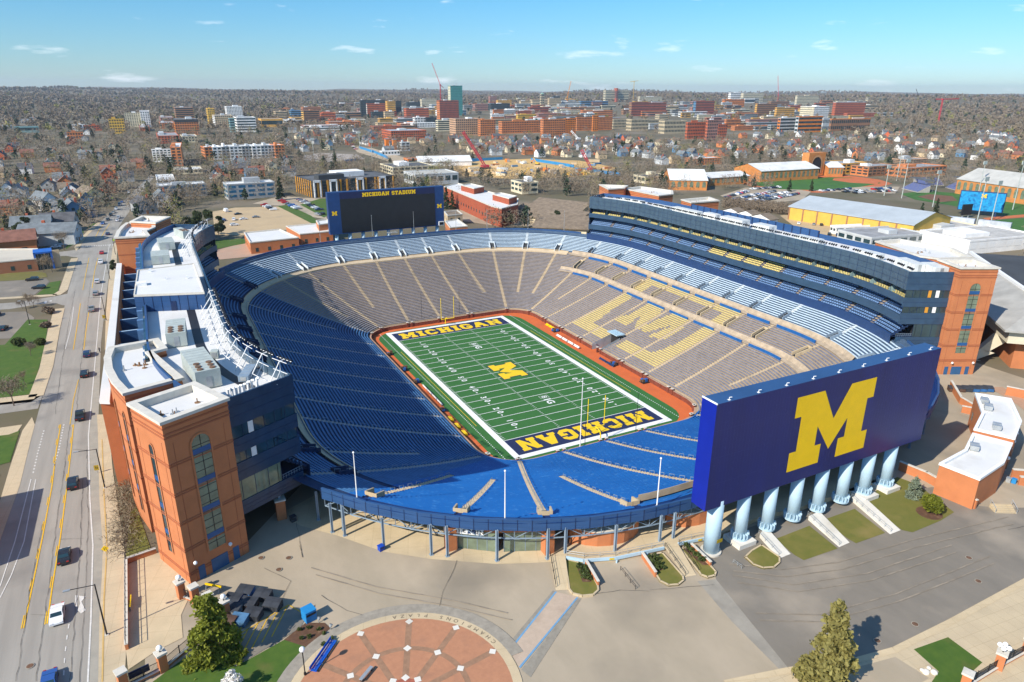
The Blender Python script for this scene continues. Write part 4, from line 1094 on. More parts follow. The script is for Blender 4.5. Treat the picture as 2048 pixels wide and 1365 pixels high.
# ------------------------------------------------------------------ terrain
def terrain():
    offs = [43, 61, 80, 110, 160, 240, 340, 460, 620, 820, 1050, 1300, 1550, 1800, 2100, 2400, 2800, 3200, 3700, 4200, 4800, 5500, 6300, 7200, 8200, 9300, 10600, 12000, 14000]
    uu = sorted(set([round(x, 3) for x in np.linspace(0, UT, 9)[:-1]]+[round(x, 3) for k in range(8) for x in np.linspace(BREAKS[k], BREAKS[k+1], 40 if k % 2 else 4)[:-1]]))
    bm = bmesh.new(); grid = []
    for d in offs: grid.append([bm.verts.new(BP(u, d)) for u in uu])
    for i in range(len(offs)-1):
        for k in range(len(uu)):
            j = (k+1) % len(uu); bm.faces.new((grid[i][k], grid[i+1][k], grid[i+1][j], grid[i][j]))
    for x in (45, 85):
        bmesh.ops.bisect_plane(bm, geom=bm.verts[:]+bm.edges[:]+bm.faces[:], plane_co=(x, 0, 0), plane_no=(1, 0, 0))
    for v in bm.verts: v.co.z = gz(v.co.x, v.co.y)
    bmesh.ops.recalc_face_normals(bm, faces=bm.faces[:])
    me = bpy.data.meshes.new('ground'); bm.to_mesh(me); bm.free()
    me.materials.append(layered('town_ground', (.150, .118, .075), (.105, .098, .048), (.22, .18, .13), .03, .012, .95, .48))
    return struct(link(bpy.data.objects.new('ground', me)))
terrain()
def ZZ(ox, oy, s): return lambda x, y: (ox+x/s, oy+y/s)
Z1, Z2, Z3 = ZZ(0, 850, 2.65), ZZ(600, 850, 2.65), ZZ(1300, 850, 2.651)
Z6, Z8, Z9 = ZZ(0, 440, 5.25), ZZ(1050, 1000, 4.876), ZZ(0, 1100, 4.876)
ZA, ZB, ZC, ZD = ZZ(0, 130, 3.688), ZZ(480, 130, 3.688), ZZ(960, 130, 3.688), ZZ(1440, 130, 3.368)
def PP(z, *q): return P(*[z(*p) for p in q])
def slab(name, pts, m, z1, parent=None, st_=True):
    mb = MB(); mb.prism(pts, -.3, z1); o = mb.build(name, m, parent)
    return struct(o) if st_ else o
_nz = [0]
def struct_sheet(name, pts, m, dz):
    _nz[0] += 1; return struct(sheet(name, pts, m, dz+.0008*_nz[0]))
# pavements around the south end
arc_in = [BP(u, 46)[:2] for u in usamples(uC(196), uC(352), 5, 12)]
struct_sheet('plaza_pavement', arc_in+[(118, -60), (118, -215), (70, -250), (-112, -250), (-112.5, -96), (-104, -92), (-96, -86)], asphalt_w, .02)
con_e = P((600, 1052), (675, 1072), (766, 1104), (864, 1119), (996, 1129), (1098, 1125))
arc_c = [BP(u, 45.5)[:2] for u in usamples(uC(205), uS(-5), 5, 12)]
struct_sheet('concourse_paving', con_e[::-1]+[BP(uC(205), 62)[:2]]+arc_c, concrete, .04)
con2 = PP(Z8, (235, 600), (400, 592), (570, 622), (880, 600), (1350, 500), (1480, 462), (1870, 380))+PP(Z3, (470, 560), (590, 500), (760, 470), (900, 420), (1060, 375), (1200, 320))+[(32, -120)]
arc_c2 = [BP(u, 45.5)[:2] for u in usamples(uS(-5), uC(300), 5, 12)][::-1]
mb = MB(); mb.prism(con2+arc_c2, -.2, .9); struct(mb.build('concourse_slab', concrete))
struct_sheet('dark_plaza_pavement', PP(Z3, (300, 620), (350, 820), (740, 1300), (1050, 1262), (1300, 1192), (1600, 1042), (1983, 832), (2100, 770), (2250, 560), (1983, 440), (1840, 440), (1640, 420), (1500, 330), (900, 420)), asphalt_d, .03)
struct_sheet('pavement_patch', PP(Z3, (250, 830), (350, 820), (740, 1300), (700, 1312), (430, 1040)), mat('grey_patch', (.30, .27, .22), .9, .15, .3), .035)
curb = PP(Z3, (400, 1372), (740, 1302), (1050, 1264), (1300, 1194), (1600, 1044), (1983, 834), (2200, 720))
struct_sheet('boulevard_sidewalk', curb+PP(Z3, (2400, 900), (2300, 1500), (1200, 1560), (350, 1480)), walk_m, .05)
ribbon_m = concrete
struct(ribbon('kerb_strip', curb, 1.0, concrete, .1))
struct_sheet('pavement_patch', PP(Z3, (1080, 1292), (1300, 1232), (1480, 1345), (1300, 1440), (1000, 1400)), asphalt_w, .055)
g = struct_sheet('lawn', PP(Z3, (1398, 1192), (1580, 1128), (1762, 1262), (1640, 1372), (1480, 1385), (1530, 1310)), grass_d, .065)
# sloping white walks and lawns in front of the board
for k, q in enumerate((((590, 640), (690, 705), (688, 738), (660, 762), (600, 768), (540, 745), (500, 705), (540, 665)), ((665, 607), (845, 537), (995, 658), (815, 720), (765, 692)), ((915, 507), (1085, 447), (1247, 575), (1092, 630), (1052, 608)),
          ((1150, 425), (1200, 350), (1310, 278), (1370, 300), (1440, 335), (1612, 465), (1540, 510), (1392, 572), (1335, 560)))):
    struct_sheet('lawn', PP(Z3, *q), grass_m, .07)
for q in (((580, 598), (682, 712), (745, 686), (612, 560)), ((838, 505), (1003, 650), (1058, 626), (895, 478)), ((1068, 405), (1273, 582), (1328, 560), (1108, 380))):
    p = PP(Z3, *q); o = MB(); hs_ = (.85, .06, .06, .85)
    o.poly([(x, y, h) for (x, y), h in zip(p, hs_)])
    for i in (0, 2): j = (i+1) % 4; o.poly([(*p[i], hs_[i]), (*p[j], hs_[j]), (*p[j], 0), (*p[i], 0)])
    struct(o.build('walkway', concrete_w))
def railing(pts, label, h=1.0, step=1.6, m=None, cat='railing', z=0.0, zs=None):
    a = Vector(pts[0]); t = thing('handrail_fence', label, cat, (a.x, a.y, z)); m = m or black_m
    rb, pb = MB(), MB(); zs = zs or [0]*len(pts)
    for k in range(len(pts)-1):
        p, q = Vector(pts[k])-a, Vector(pts[k+1])-a; n = max(1, int((q-p).length/step)); za, zb = zs[k], zs[k+1]
        for hh in (h, h*.55): rb.tube((p.x, p.y, za+hh), (q.x, q.y, zb+hh), .035, 5)
        for i in range(n+1): s = p.lerp(q, i/n); zz = za+(zb-za)*i/n; pb.tube((s.x, s.y, zz), (s.x, s.y, zz+h), .04, 5)
    rb.build('rail', m, t); pb.build('post', m, t); return t
rl = [railing(PP(Z3, *q), 'x', .95, 1.5, metal_g, zs=[.8, .0]) for q in (((572, 600), (682, 694)), ((832, 500), (1002, 640)), ((1062, 405), (1275, 570)))]
rank_labels(rl, 'grey handrail along a white walk in front of the M board', lambda o: proj(o.location)[0])
# ramps, planters and the bridge edge in front of the concourse
p = PP(Z8, (240, 592), (392, 590), (438, 880), (300, 885)); o = MB(); o.poly([(x, y, h) for (x, y), h in zip(p, (.92, .92, .06, .06))]); struct(o.build('ramp', concrete))
p = PP(Z8, (1352, 500), (1482, 460), (1672, 737), (1556, 757)); o = MB(); o.poly([(x, y, h) for (x, y), h in zip(p, (.92, .92, .06, .06))]); struct(o.build('ramp', concrete))
struct_sheet('paved_path', PP(Z2, (1352, 885), (1475, 917), (1165, 1292), (1108, 1192)), layered('pink_paving', (.50, .385, .285), (.44, .34, .25), (.4, .3, .22), 1, .3), .05)
for q in (((1340, 880), (1356, 884), (1110, 1196), (1122, 1140)), ((1475, 917), (1492, 922), (1222, 1340), (1172, 1300))): struct_sheet('paver_border', PP(Z2, *q), mat('grey_paver', (.27, .24, .19), .9, .15, 1), .047)
for q in (((1352, 885), (1362, 887), (1118, 1196), (1108, 1192)), ((1467, 914), (1475, 917), (1168, 1292), (1160, 1284))): struct_sheet('blue_edge_line', PP(Z2, *q), mat('line_blue', (.15, .30, .45), .8, .1), .055)
def planter(label, q, wall, bushes, mulch):
    pts = PP(Z8, *q); c = Vector((sum(x for x, y in pts)/len(pts), sum(y for x, y in pts)/len(pts)))
    t = thing('planter', label, 'planter', (c.x, c.y, 0)); L = [(x-c.x, y-c.y) for x, y in pts]
    mb = MB(); mb.prism(L, -.1, .28); mb.build('grass_bed', grass_m, t)
    mb = MB(); n = len(L)
    for i in range(n):
        a, b = Vector(L[i]), Vector(L[(i+1) % n]); d = (b-a).normalized(); w = Vector((d.y, -d.x))*.28
        mb.prism([tuple(a), tuple(b), tuple(b+w), tuple(a+w)], -.1, .36, bottom=True) if (a-b).length > .2 else None
    mb.build('kerb', concrete, t)
    if wall:
        W_ = [Vector(v)-c for v in PP(Z8, *wall)]; mb = MB(); pl = Plane(W_[0], W_[1], W_[1]-W_[0])
        pl.slab(mb, 0, pl.L, -.1, 1.05, -.3, .0, 0); pl.slab(mb, -.05, pl.L+.05, 1.05, 1.17, -.38, .08, 1); mb.build('brick_wall', [brick, cap_m], t)
    if mulch:
        mb = MB(); mb.poly([(x-c.x, y-c.y, .3) for x, y in PP(Z8, *mulch)]); mb.build('mulch', soil_m, t)
    for (x, y) in bushes:
        pt = gat(*Z8(x, y)); tag(bush_mesh((pt.x, pt.y, .25), .55, .7, 60, leaf_g, 'shrub', parent=t, org=(c.x, c.y, 0)))
    return t
leaf_g = leafmat('shrub_leaf', (.09, .12, .03), .35, 1.5)
leaf_y = leafmat('yew_leaf', (.20, .22, .02), .35, 1.2)
leaf_t = leafmat('fresh_leaf', (.24, .265, .03), .4, .9)
leaf_s = leafmat('spruce_needle', (.32, .285, .09), .35, 1.0)
leaf_b = mat('blue_spruce_needle', (.15, .18, .12), .8, .3, 1.2)
leaf_p = leafmat('pine_needle', (.06, .08, .03), .4, .5)
leaf_k = mat('dark_conifer', (.022, .042, .016), .85, .4, .4)
def leafcloud(n, fn, size, seed, aspect=.55):
    """n small random quads; fn(rng) -> centre and size factor"""
    r = np.random.default_rng(seed); C, K = fn(r, n)
    a = r.normal(size=(n, 3)); a /= np.linalg.norm(a, axis=1)[:, None]; b = np.cross(a, r.normal(size=(n, 3))); b /= np.linalg.norm(b, axis=1)[:, None]
    s = (size*(.6+.8*r.random(n))*K)[:, None]; a = a*s; b = b*s*aspect
    V = np.stack([C-a-b, C+a-b, C+a+b, C-a+b], 1).reshape(-1, 3); F = np.arange(4*n).reshape(n, 4); return V, F
def bush_fn(rx, rz, lump=6, seed=0):
    def f(r, n):
        L = r.normal(size=(lump, 3)); L /= np.linalg.norm(L, axis=1)[:, None]; L[:, 2] = np.abs(L[:, 2])
        k = r.integers(0, lump, n); d = r.normal(size=(n, 3)); d /= np.linalg.norm(d, axis=1)[:, None]
        C = L[k]*np.array([rx, rx, rz])*.5+d*np.array([rx, rx, rz])*(.35+.2*r.random(n))[:, None]; C[:, 2] = C[:, 2]+rz*.55
        C[:, 2] = np.maximum(C[:, 2], .03); return C, np.ones(n)
    return f
_seed = [100]
def bush_mesh(loc, rx, rz, n, m, name, parent=None, org=(0, 0, 0), size=.16):
    _seed[0] += 1; V, F = leafcloud(n, bush_fn(rx, rz), size, _seed[0])
    o = npmesh(name, V, F, [m], None, parent); o.location = (loc[0]-org[0], loc[1]-org[1], loc[2]-org[2]); return o
planter('grass planter with kerb and shrubs right of the first concrete ramp', ((395, 600), (420, 740), (440, 880), (470, 920), (560, 942), (660, 932), (705, 890), (700, 850), (600, 660), (500, 622)), ((585, 640), (705, 850)), ((520, 670), (550, 690), (585, 690), (555, 740), (600, 750), (570, 780), (615, 790), (590, 720)), ((495, 640), (590, 640), (650, 815), (560, 815)))
planter('wide grass planter with shrubs between the sunken bay and the second ramp', ((1340, 522), (1545, 755), (1553, 800), (1500, 842), (1400, 850), (1310, 805), (1285, 765), (1180, 572), (1260, 540)), ((1280, 755), (1150, 562)), ((1215, 590), (1255, 580), (1285, 610), (1240, 630), (1270, 660), (1310, 660), (1290, 695), (1330, 690)), ((1190, 560), (1260, 545), (1360, 690), (1290, 715)))
planter('narrow grass planter with a row of shrubs beside the plain column of the M board', ((1505, 485), (1610, 472), (1815, 655), (1868, 715), (1860, 752), (1780, 772), (1710, 745), (1680, 705)), ((1815, 655), (1625, 475)), ((1565, 480), (1600, 505), (1630, 525), (1665, 560), (1690, 570), (1710, 610), (1750, 620)), ((1530, 480), (1610, 475), (1800, 650), (1730, 650)))
planter('grass planter with pale kerb left of the first white walk of the M board', ((-3, -3),) if False else tuple(((x*4.876/2.651+(1300-1050)*4.876, y*4.876/2.651+(850-1000)*4.876)) for x, y in ((535, 672), (590, 640), (690, 708), (690, 738), (660, 764), (600, 768), (545, 748), (500, 706))), None, (), None)
edge = PP(Z8, (400, 592), (570, 622), (880, 600), (1350, 500)); a = Vector(edge[0]); t = thing('footbridge_edge', 'pale blue beam with yellow plate along the concourse edge between the ramps', 'bridge', (a.x, a.y, 0))
for nm, h0, h1, m in (('beam', .45, .98, pale_col),):
    mb = MB()
    for i in range(len(edge)-1):
        pl = Plane(Vector(edge[i])-a, Vector(edge[i+1])-a, (.3, -1)); pl.slab(mb, 0, pl.L, h0, h1, .0, .25)
    mb.build(nm, m, t)
mb = MB()
for x, y in PP(Z8, (575, 640), (893, 615), (1190, 550)): mb.tube((x-a.x, y-a.y, 0), (x-a.x, y-a.y, .5), .16, 8)
mb.build('post', pale_col, t)
mb = MB(); pl = Plane(Vector(edge[1])-a, Vector(edge[2])-a, (.3, -1)); pl.slab(mb, pl.L*.8, pl.L*.95, .55, .9, .25, .3); mb.build('clearance_plate', mat('plate_yellow', (.6, .42, .02), .6, .4, 5), t)
edge = PP(Z8, (1482, 462), (1870, 380)); a = Vector(edge[0]); t = thing('footbridge_edge', 'pale blue beam along the concourse edge left of the plain board column', 'bridge', (a.x, a.y, 0)); mb = MB(); pl = Plane((0, 0), Vector(edge[1])-a, (.3, -1)); pl.slab(mb, 0, pl.L, .45, .98, 0, .25); mb.build('beam', pale_col, t)
mb = MB(); pl.slab(mb, pl.L*.5, pl.L*.6, .55, .9, .25, .3); mb.build('clearance_plate', mat('plate_yellow', (.6, .42, .02)), t)
railing(PP(Z8, (405, 585), (575, 612), (880, 590), (1345, 492)), 'thin grey railing on the concourse edge between the two ramps', 1.0, 2, metal_g, z=.9)
railing(PP(Z8, (1490, 452), (1865, 372)), 'thin grey railing on the concourse edge left of the plain column', 1.0, 2, metal_g, z=.9)
railing(PP(Z8, (245, 590), (300, 860)), 'dark handrail on the left side of the first ramp', .95, 1.6, zs=[.85, .0])
railing(PP(Z8, (1360, 500), (1562, 745)), 'dark handrail on the left side of the second ramp', .95, 1.6, zs=[.85, .0])
railing(PP(Z8, (1500, 470), (1690, 705)), 'dark handrail on the right side of the second ramp', .95, 1.6, zs=[.85, .0])
railing(PP(Z8, (930, 690), (1075, 875)), 'free standing black rack in the bay between the planters', .9, 1.5)
railing(PP(Z3, (440, 735), (485, 765)), 'small grey bike rack in front of the plain board column', .8, .8, metal_g)
# masonry below the concourse: shop front, curved brick rooms, back wall
T = thing('team_shop', 'glazed team shop with a white sign under the near stands', 'shop')
sa, sb = gat(*Z2(800, 655)), gat(*Z2(1310, 672)); mid = gat(*Z2(1045, 682))
mb = MB(); pts_ = [sa.xy, mid.xy, sb.xy]
for A, B in ((pts_[0], pts_[1]), (pts_[1], pts_[2])):
    pl = Plane(A, B, (-.5, -1)); pl.slab(mb, 0, pl.L, 4.2, 5.2, -4, 0, 0)
mb.build('lintel', brick, T)
for A, B, in ((pts_[0], pts_[1]), (pts_[1], pts_[2])):
    pl = Plane(A, B, (-.5, -1)); window_band(pl, 1.2, pl.L-.1, .1, 4.2, T, glass_g, 1.7, -.3, steel_b, 'shop_window')
    mb = MB(); pl.slab(mb, 1.2, pl.L-.1, 2.6, 2.75, -.3, -.2); mb.build('transom', steel_b, T)
for A in (sa, sb):
    mb = MB(); mb.box(A.x-.9, A.x+.9, A.y-.9, A.y+.9, 0, 4.9); mb.build('brick_pier', brick, T)
pl = Plane(pts_[0], pts_[1], (-.5, -1)); mb = MB(); pl.slab(mb, .9, pl.L*.72, 3.5, 4.75, .0, .25); sg = mb.build('sign', white_p, T)
ang = math.atan2(pl.u.y, pl.u.x)
for s, xx, m in (('THE', .22, black_m), ('DEN', .60, black_m)):
    text_mesh('sign_letters', s, 1.0, m, sg, .01, pl.q(pl.L*xx, 4.12, .28), (math.pi/2, 0, ang), 'CENTER', 1.1, .01)
mb = MB(); mb.poly([pl.q(pl.L*.375+u*1.5, 3.7+v*.85, .3) for u, v in BLOCK_M]); mb.build('sign_logo', navy, sg)
def curved_room(label, q):
    pts = PP(Z8, *q); T = thing('brick_room', label, 'building'); mb = MB()
    c = Vector((sum(x for x, y in pts)/len(pts), sum(y for x, y in pts)/len(pts)))
    back = [(x+.8, y+3.2) for x, y in pts[::-1]]
    sm = []
    for i in range(len(pts)-1):
        for k in range(3): sm.append(tuple(Vector(pts[i]).lerp(Vector(pts[i+1]), k/3)))
    sm.append(pts[-1]); mb.prism(sm+back, 0, 3.7); mb.build('wall', brick, T)
    mb = MB(); mb.prism([(x*.999+c.x*.001, y-.06) for x, y in sm]+back, 3.7, 3.9, bottom=True); mb.build('coping', cap_m, T)
curved_room('curved orange brick room under the stands between two ramps', ((430, 420), (480, 455), (580, 485), (700, 497), (830, 490), (960, 462), (1050, 415), (1100, 360)))
curved_room('curved orange brick room under the stands left of the M board columns', ((1370, 280), (1440, 300), (1560, 310), (1690, 288), (1790, 255), (1835, 190)))
mb = MB(); uu = usamples(uC(200), uC(345), 4, 10); sweep(mb, uu, [(46, -.1), (46, .6), (50, 2.4)]); mb.build('back_wall', mat('service_wall', (.16, .13, .11), .9, .3, .3), stadium)
pr = []
for i in range(26):
    u = uC(212)+(uC(325)-uC(212))*i/25; b = BP(u, 52.5); mb = MB(); mb.box(b[0]-.3, b[0]+.3, b[1]-.3, b[1]+.3, -.1, 4.2); mb.build('inner_column', steel_b, stadium)
# ------------------------------------------------------------------ the round brick plaza
q1, q2, q3 = [gat(*Z2(*q)).xy for q in ((212, 1112), (640, 998), (1170, 1330))]
def circ(a, b, c):
    A = np.array([[b.x-a.x, b.y-a.y], [c.x-a.x, c.y-a.y]])*2; B = np.array([b.length_squared-a.length_squared, c.length_squared-a.length_squared])
    s = np.linalg.solve(A, B); return Vector((s[0], s[1])), (Vector((s[0], s[1]))-a).length
cc, cr = circ(q1, q2, q3)
def disc(r0, r1, a0=0, a1=360, n=72, z=.05):
    mb = MB()
    for i in range(n):
        t0, t1 = R(a0+(a1-a0)*i/n), R(a0+(a1-a0)*(i+1)/n)
        mb.poly([(cc.x+r0*math.cos(t0), cc.y+r0*math.sin(t0), z), (cc.x+r1*math.cos(t0), cc.y+r1*math.sin(t0), z), (cc.x+r1*math.cos(t1), cc.y+r1*math.sin(t1), z), (cc.x+r0*math.cos(t1), cc.y+r0*math.sin(t1), z)])
    return mb
brick_pav = layered('brick_paving', (.46, .215, .115), (.40, .185, .10), (.34, .17, .10), 1.2, .25)
gp = mat('ring_paver', (.30, .265, .21), .9, .15, 1)
pv = disc(.0, cr-1.3, z=.11).build('brick_plaza', brick_pav); struct(pv)
disc(cr-1.3, cr, z=.115).build('stone_ring', concrete, pv); disc(cr, cr+1.9, 0, 178, 72, .112).build('paver_ring', gp, pv)
disc(cr*.52, cr*.57, z=.125).build('paver_ring', mat('brown_paver', (.30, .17, .10), .9, .15, 1), pv); disc(.0, cr*.2, z=.13).build('centre_paving', mat('red_paving', (.34, .10, .06), .9, .2, 2), pv)
wq, sp = MB(), MB()
for i in range(12):
    t = R(8+30*i); u = Vector((math.cos(t), math.sin(t))); n = Vector((-u.y, u.x))
    a, b = cc+u*cr*.2, cc+u*(cr-1.35)
    sp.poly([(*(a-n*.45), .119), (*(b-n*.45), .119), (*(b+n*.45), .119), (*(a+n*.45), .119)])
    for rr in (cr*.21, cr*.545, cr-1.9):
        c_ = cc+u*rr; wq.poly([(*(c_+u*.62), .14), (*(c_+n*.62), .14), (*(c_-u*.62), .14), (*(c_-n*.62), .14)])
sp.build('paver_spoke', mat('brown_paver', (.30, .17, .10)), pv); wq.build('white_stones', concrete_w, pv)
s_ = 'CHAMPIONS PLAZA'; ta, tb = [math.atan2(v.y-cc.y, v.x-cc.x) for v in (gat(*Z2(1045, 1140)), gat(*Z2(500, 1012)))]
for i, ch in enumerate(s_):
    if ch == ' ': continue
    t = ta+(tb-ta)*i/(len(s_)-1); r_ = cr-.62
    text_mesh('ring_letter', ch, .95, mat('letter_dark', (.10, .08, .06), .9, 0), pv, 0, (cc.x+r_*math.cos(t), cc.y+r_*math.sin(t), .13), (0, 0, t+math.pi/2), 'CENTER')
# ------------------------------------------------------------------ main street and its sidewalks
rgt = P((196, 1400), (199, 1240), (204, 1150), (206, 1095), (199, 1000), (196, 869))+PP(Z6, (1062, 1280), (1090, 1040), (1120, 780), (1165, 420), (1190, 250))+P((236, 458), (247, 440), (258, 425), (274, 398), (294, 372), (312, 350))
lft = P((-60, 1400), (-12, 1120), (4, 1072), (40, 971), (62, 880), (70, 850), (88, 784))+PP(Z6, (600, 1340), (668, 950), (720, 720), (760, 540), (812, 390), (850, 270), (905, 180), (1000, 85))+P((206, 440), (222, 425), (240, 410), (262, 388), (281, 370), (300, 350))
struct_sheet('main_street', rgt+lft[::-1], road_m, .03)
gut = P((174, 1400), (182, 1240), (186, 1091), (180, 1001), (177, 873))+PP(Z6, (1010, 1365), (1060, 780), (1130, 380), (1150, 260))
struct_sheet('gutter', gut+P(*[(q) for q in ()])+list(reversed(rgt[:11])), gutter_m, .036)
struct(ribbon('edge_line', gut, .22, road_white, .085))
struct(ribbon('edge_line', [tuple(Vector(p)+Vector((1.2, 0))) for p in PP(Z6, (640, 1365), (700, 1150), (735, 920))], .18, road_white, .085))
wk = P((196, 1400), (199, 1240), (204, 1150), (206, 1095), (199, 1000), (196, 869), (194, 830))
struct_sheet('sidewalk', wk+P((215, 830), (226, 944), (251, 1114), (252, 1310), (248, 1400)), walk_m, .06)
struct(ribbon('tactile_strip', P((205, 1365), (208, 1200), (214, 1095), (208, 990), (204, 880)), .2, mat('strip_tan', (.55, .36, .12), .9, .1), .11))
struct_sheet('sidewalk', PP(Z6, (1100, 1365), (1112, 1000), (1135, 700), (1165, 420), (1190, 250), (1235, 240), (1225, 470), (1160, 1000), (1120, 1365)), walk_m, .06)
# left sidewalks and lawns
lw = P((40, 971), (62, 880), (70, 850), (64, 835), (45, 862), (20, 935), (-8, 1030), (-30, 1130), (-12, 1120), (4, 1072))
struct_sheet('sidewalk', lw, walk_m, .06)
struct_sheet('side_street', P((-120, 845), (76, 818), (86, 790), (62, 805), (-120, 822)), road_m, .033)
struct(ribbon('sidewalk', P((-80, 811), (72, 794), (93, 735), (108, 660), (119, 618)), 3.4, walk_m, .128))
struct_sheet('lawn', P((62, 789), (-80, 806), (-80, 700), (10, 690), (55, 640), (95, 640), (92, 690)), grass_d, .055)
struct_sheet('lawn', P((40, 862), (18, 870), (-60, 880), (-60, 950), (2, 930), (20, 925)), grass_d, .065)
struct_sheet('sidewalk', P((45, 850), (-80, 868), (-80, 882), (30, 872)), walk_m, .06)
struct_sheet('lawn', P((0, 950), (-60, 960), (-60, 1060), (-20, 1010)), grass_d, .065)
struct_sheet('side_street', PP(Z6, (770, 770), (700, 780), (600, 800), (430, 830), (150, 870), (-300, 900), (-300, 960), (100, 940), (430, 885), (600, 880), (660, 900), (740, 900)), road_m, .034)
struct_sheet('parking_lot', PP(Z6, (-200, 980), (270, 965), (360, 1030), (340, 1150), (300, 1240), (-200, 1260)), asphalt_d, .05)
struct_sheet('parking_lot', PP(Z6, (-200, 660), (490, 620), (520, 650), (470, 700), (360, 790), (-200, 840)), asphalt_d, .05)
struct_sheet('lawn', PP(Z6, (-200, 600), (-200, 655), (300, 632), (500, 600), (480, 560), (380, 545), (100, 560)), layered('dry_lawn', (.16, .14, .035), (.13, .125, .03), (.2, .16, .06), .4, .2), .055)
struct_sheet('lawn', PP(Z6, (380, 790), (600, 780), (640, 640), (520, 660), (480, 710)), grass_d, .055)
struct(ribbon('sidewalk', PP(Z6, (-200, 842), (590, 793), (665, 745), (700, 640), (745, 500), (785, 405)), 3.0, walk_m, .128))
struct_sheet('lawn', PP(Z6, (790, 250), (690, 310), (740, 180), (800, 120), (870, 100), (880, 130)), grass_d, .06)
struct_sheet('sidewalk', PP(Z6, (800, 330), (850, 270), (905, 180), (1000, 85), (1060, 30), (1020, 30), (940, 100), (850, 190), (780, 290)), walk_m, .058)
struct_sheet('lawn', PP(Z6, (930, 85), (1020, 35), (980, 40), (900, 90)), grass_d, .06)
struct_sheet('side_street', PP(Z6, (855, 390), (780, 395), (700, 380), (580, 385), (560, 345), (700, 330), (840, 310)), road_m, .034)
# markings
yl = MB()
def yline(q, w=.16, gap=.0):
    for i in range(len(q)-1):
        a, b = Vector(q[i]), Vector(q[i+1]); d = (b-a).normalized(); n = Vector((-d.y, d.x))
        for o_ in ((-gap/2, gap/2) if gap else (0,)):
            yl.poly([(*(a+n*(o_-w/2)), .085), (*(b+n*(o_-w/2)), .085), (*(b+n*(o_+w/2)), .085), (*(a+n*(o_+w/2)), .085)])
ya = PP(Z1, (125, 1080), (165, 890), (225, 600), (275, 330), (300, 130), (322, 0)); yb = PP(Z1, (250, 1057), (280, 840), (320, 600), (352, 350), (375, 150), (390, 0))
yline(ya, .2); yline(yb, .2)
for q in dashes(ya, .15, 3.2, 6): yl.poly([(v.x-.28, v.y, .085) for v in q])
for q in dashes(yb, .15, 3.2, 6): yl.poly([(v.x-.28, v.y, .085) for v in q])
ya2 = PP(Z6, (770, 1365), (800, 1180), (830, 980), (845, 880)); yb2 = PP(Z6, (880, 1365), (905, 1150), (930, 985), (945, 900)); yline(ya2, .2); yline(yb2, .2)
ya3 = PP(Z6, (870, 740), (895, 600), (935, 400)); yb3 = PP(Z6, (968, 720), (990, 560), (1028, 400)); yline(ya3, .2); yline(yb3, .2)
ya4 = PP(Z6, (1000, 190), (1040, 110), (1090, 45)); yb4 = PP(Z6, (1062, 190), (1105, 110), (1150, 45)); yline(ya4, .25); yline(yb4, .25)
ya5 = P((112, 850), (130, 800), (146, 720)); yb5 = P((150, 850), (158, 790), (167, 720)); yline(P((140, 850), (147, 800), (157, 760)), .15)
struct(yl.build('road_yellow_lines', yellow_line))
wl = MB()
for q in dashes(PP(Z1, (338, 1330), (345, 1220), (358, 1110), (370, 1040)), .16, 1.0, 1.5): wl.poly([(v.x, v.y, .085) for v in q])
for q in dashes(P((128, 850), (118, 900), (108, 935)), .3, .6, .9)+dashes(P((88, 862), (75, 910), (66, 950)), .3, .6, .9): wl.poly([(v.x, v.y, .085) for v in q])
for A in (((165, 290), (80, 620), (0, 860)), ((190, 290), (128, 620), (60, 800), (0, 920))):
    for q in dashes(PP(Z1, *A), .16, 100, 1): wl.poly([(v.x, v.y, .085) for v in q])
for q in (((400, 905), (412, 907), (408, 970), (398, 965)), ((418, 908), (455, 912), (432, 940), (455, 985), (430, 1003), (412, 985), (425, 950))): wl.poly([(x, y, .085) for x, y in PP(Z1, *q)])
for i in range(14):
    x = 865+i*24; wl.poly([(a, b, .085) for a, b in PP(Z6, (x, 288-i*1.4), (x+11, 287-i*1.4), (x+12, 278-i*1.4), (x+1, 279-i*1.4))])
for q in (((470, 855), (495, 857), (485, 882), (462, 880)), ((525, 850), (548, 850), (540, 860), (518, 860))): wl.poly([(a, b, .085) for a, b in PP(Z6, *q)])
struct(wl.build('road_white_marks', road_white))
# forecourt left of the corner tower
fc = PP(Z1, (680, 740), (840, 672), (870, 720), (1000, 830), (1010, 900), (960, 1010), (970, 1130), (830, 1200), (680, 1300), (668, 1200))
struct_sheet('forecourt', fc, concrete, .05)
struct_sheet('lawn', PP(Z1, (800, 1372), (880, 1312), (975, 1240), (1100, 1215), (1190, 1240), (1255, 1282), (1510, 1140), (1700, 1205), (1650, 1292), (1620, 1400)), grass_d, .055)
struct_sheet('planting_bed', PP(Z1, (1620, 1052), (1720, 1052), (1812, 1130), (1795, 1155), (1700, 1205), (1505, 1142)), soil_m, .065)
for i, (x, y) in enumerate(((1590, 1090), (1640, 1075), (1690, 1090), (1720, 1110), (1760, 1140), (1640, 1130), (1720, 1170), (1600, 1140))):
    pass
struct_sheet('hatched_pavement', PP(Z1, (1530, 957), (1628, 1012), (1590, 1080), (1250, 1285), (1185, 1245), (1240, 1130)), asphalt_d, .06)
hl = MB(); B0, B1 = PP(Z1, (1530, 957), (1240, 1130)), PP(Z1, (1620, 1015), (1250, 1275))
for q in dashes(PP(Z1, (1530, 957), (1240, 1130)), .14, 200, 1)+dashes(PP(Z1, (1530, 957), (1622, 1012)), .14, 200, 1): hl.poly([(v.x, v.y, .12) for v in q])
for i in range(7):
    a = (1525-i*52, 962+i*30); b = (a[0]-85, a[1]+165)
    for q in dashes(PP(Z1, a, b), .14, 200, 1): hl.poly([(v.x, v.y, .12) for v in q])
struct(hl.build('hatch_lines', yellow_line))
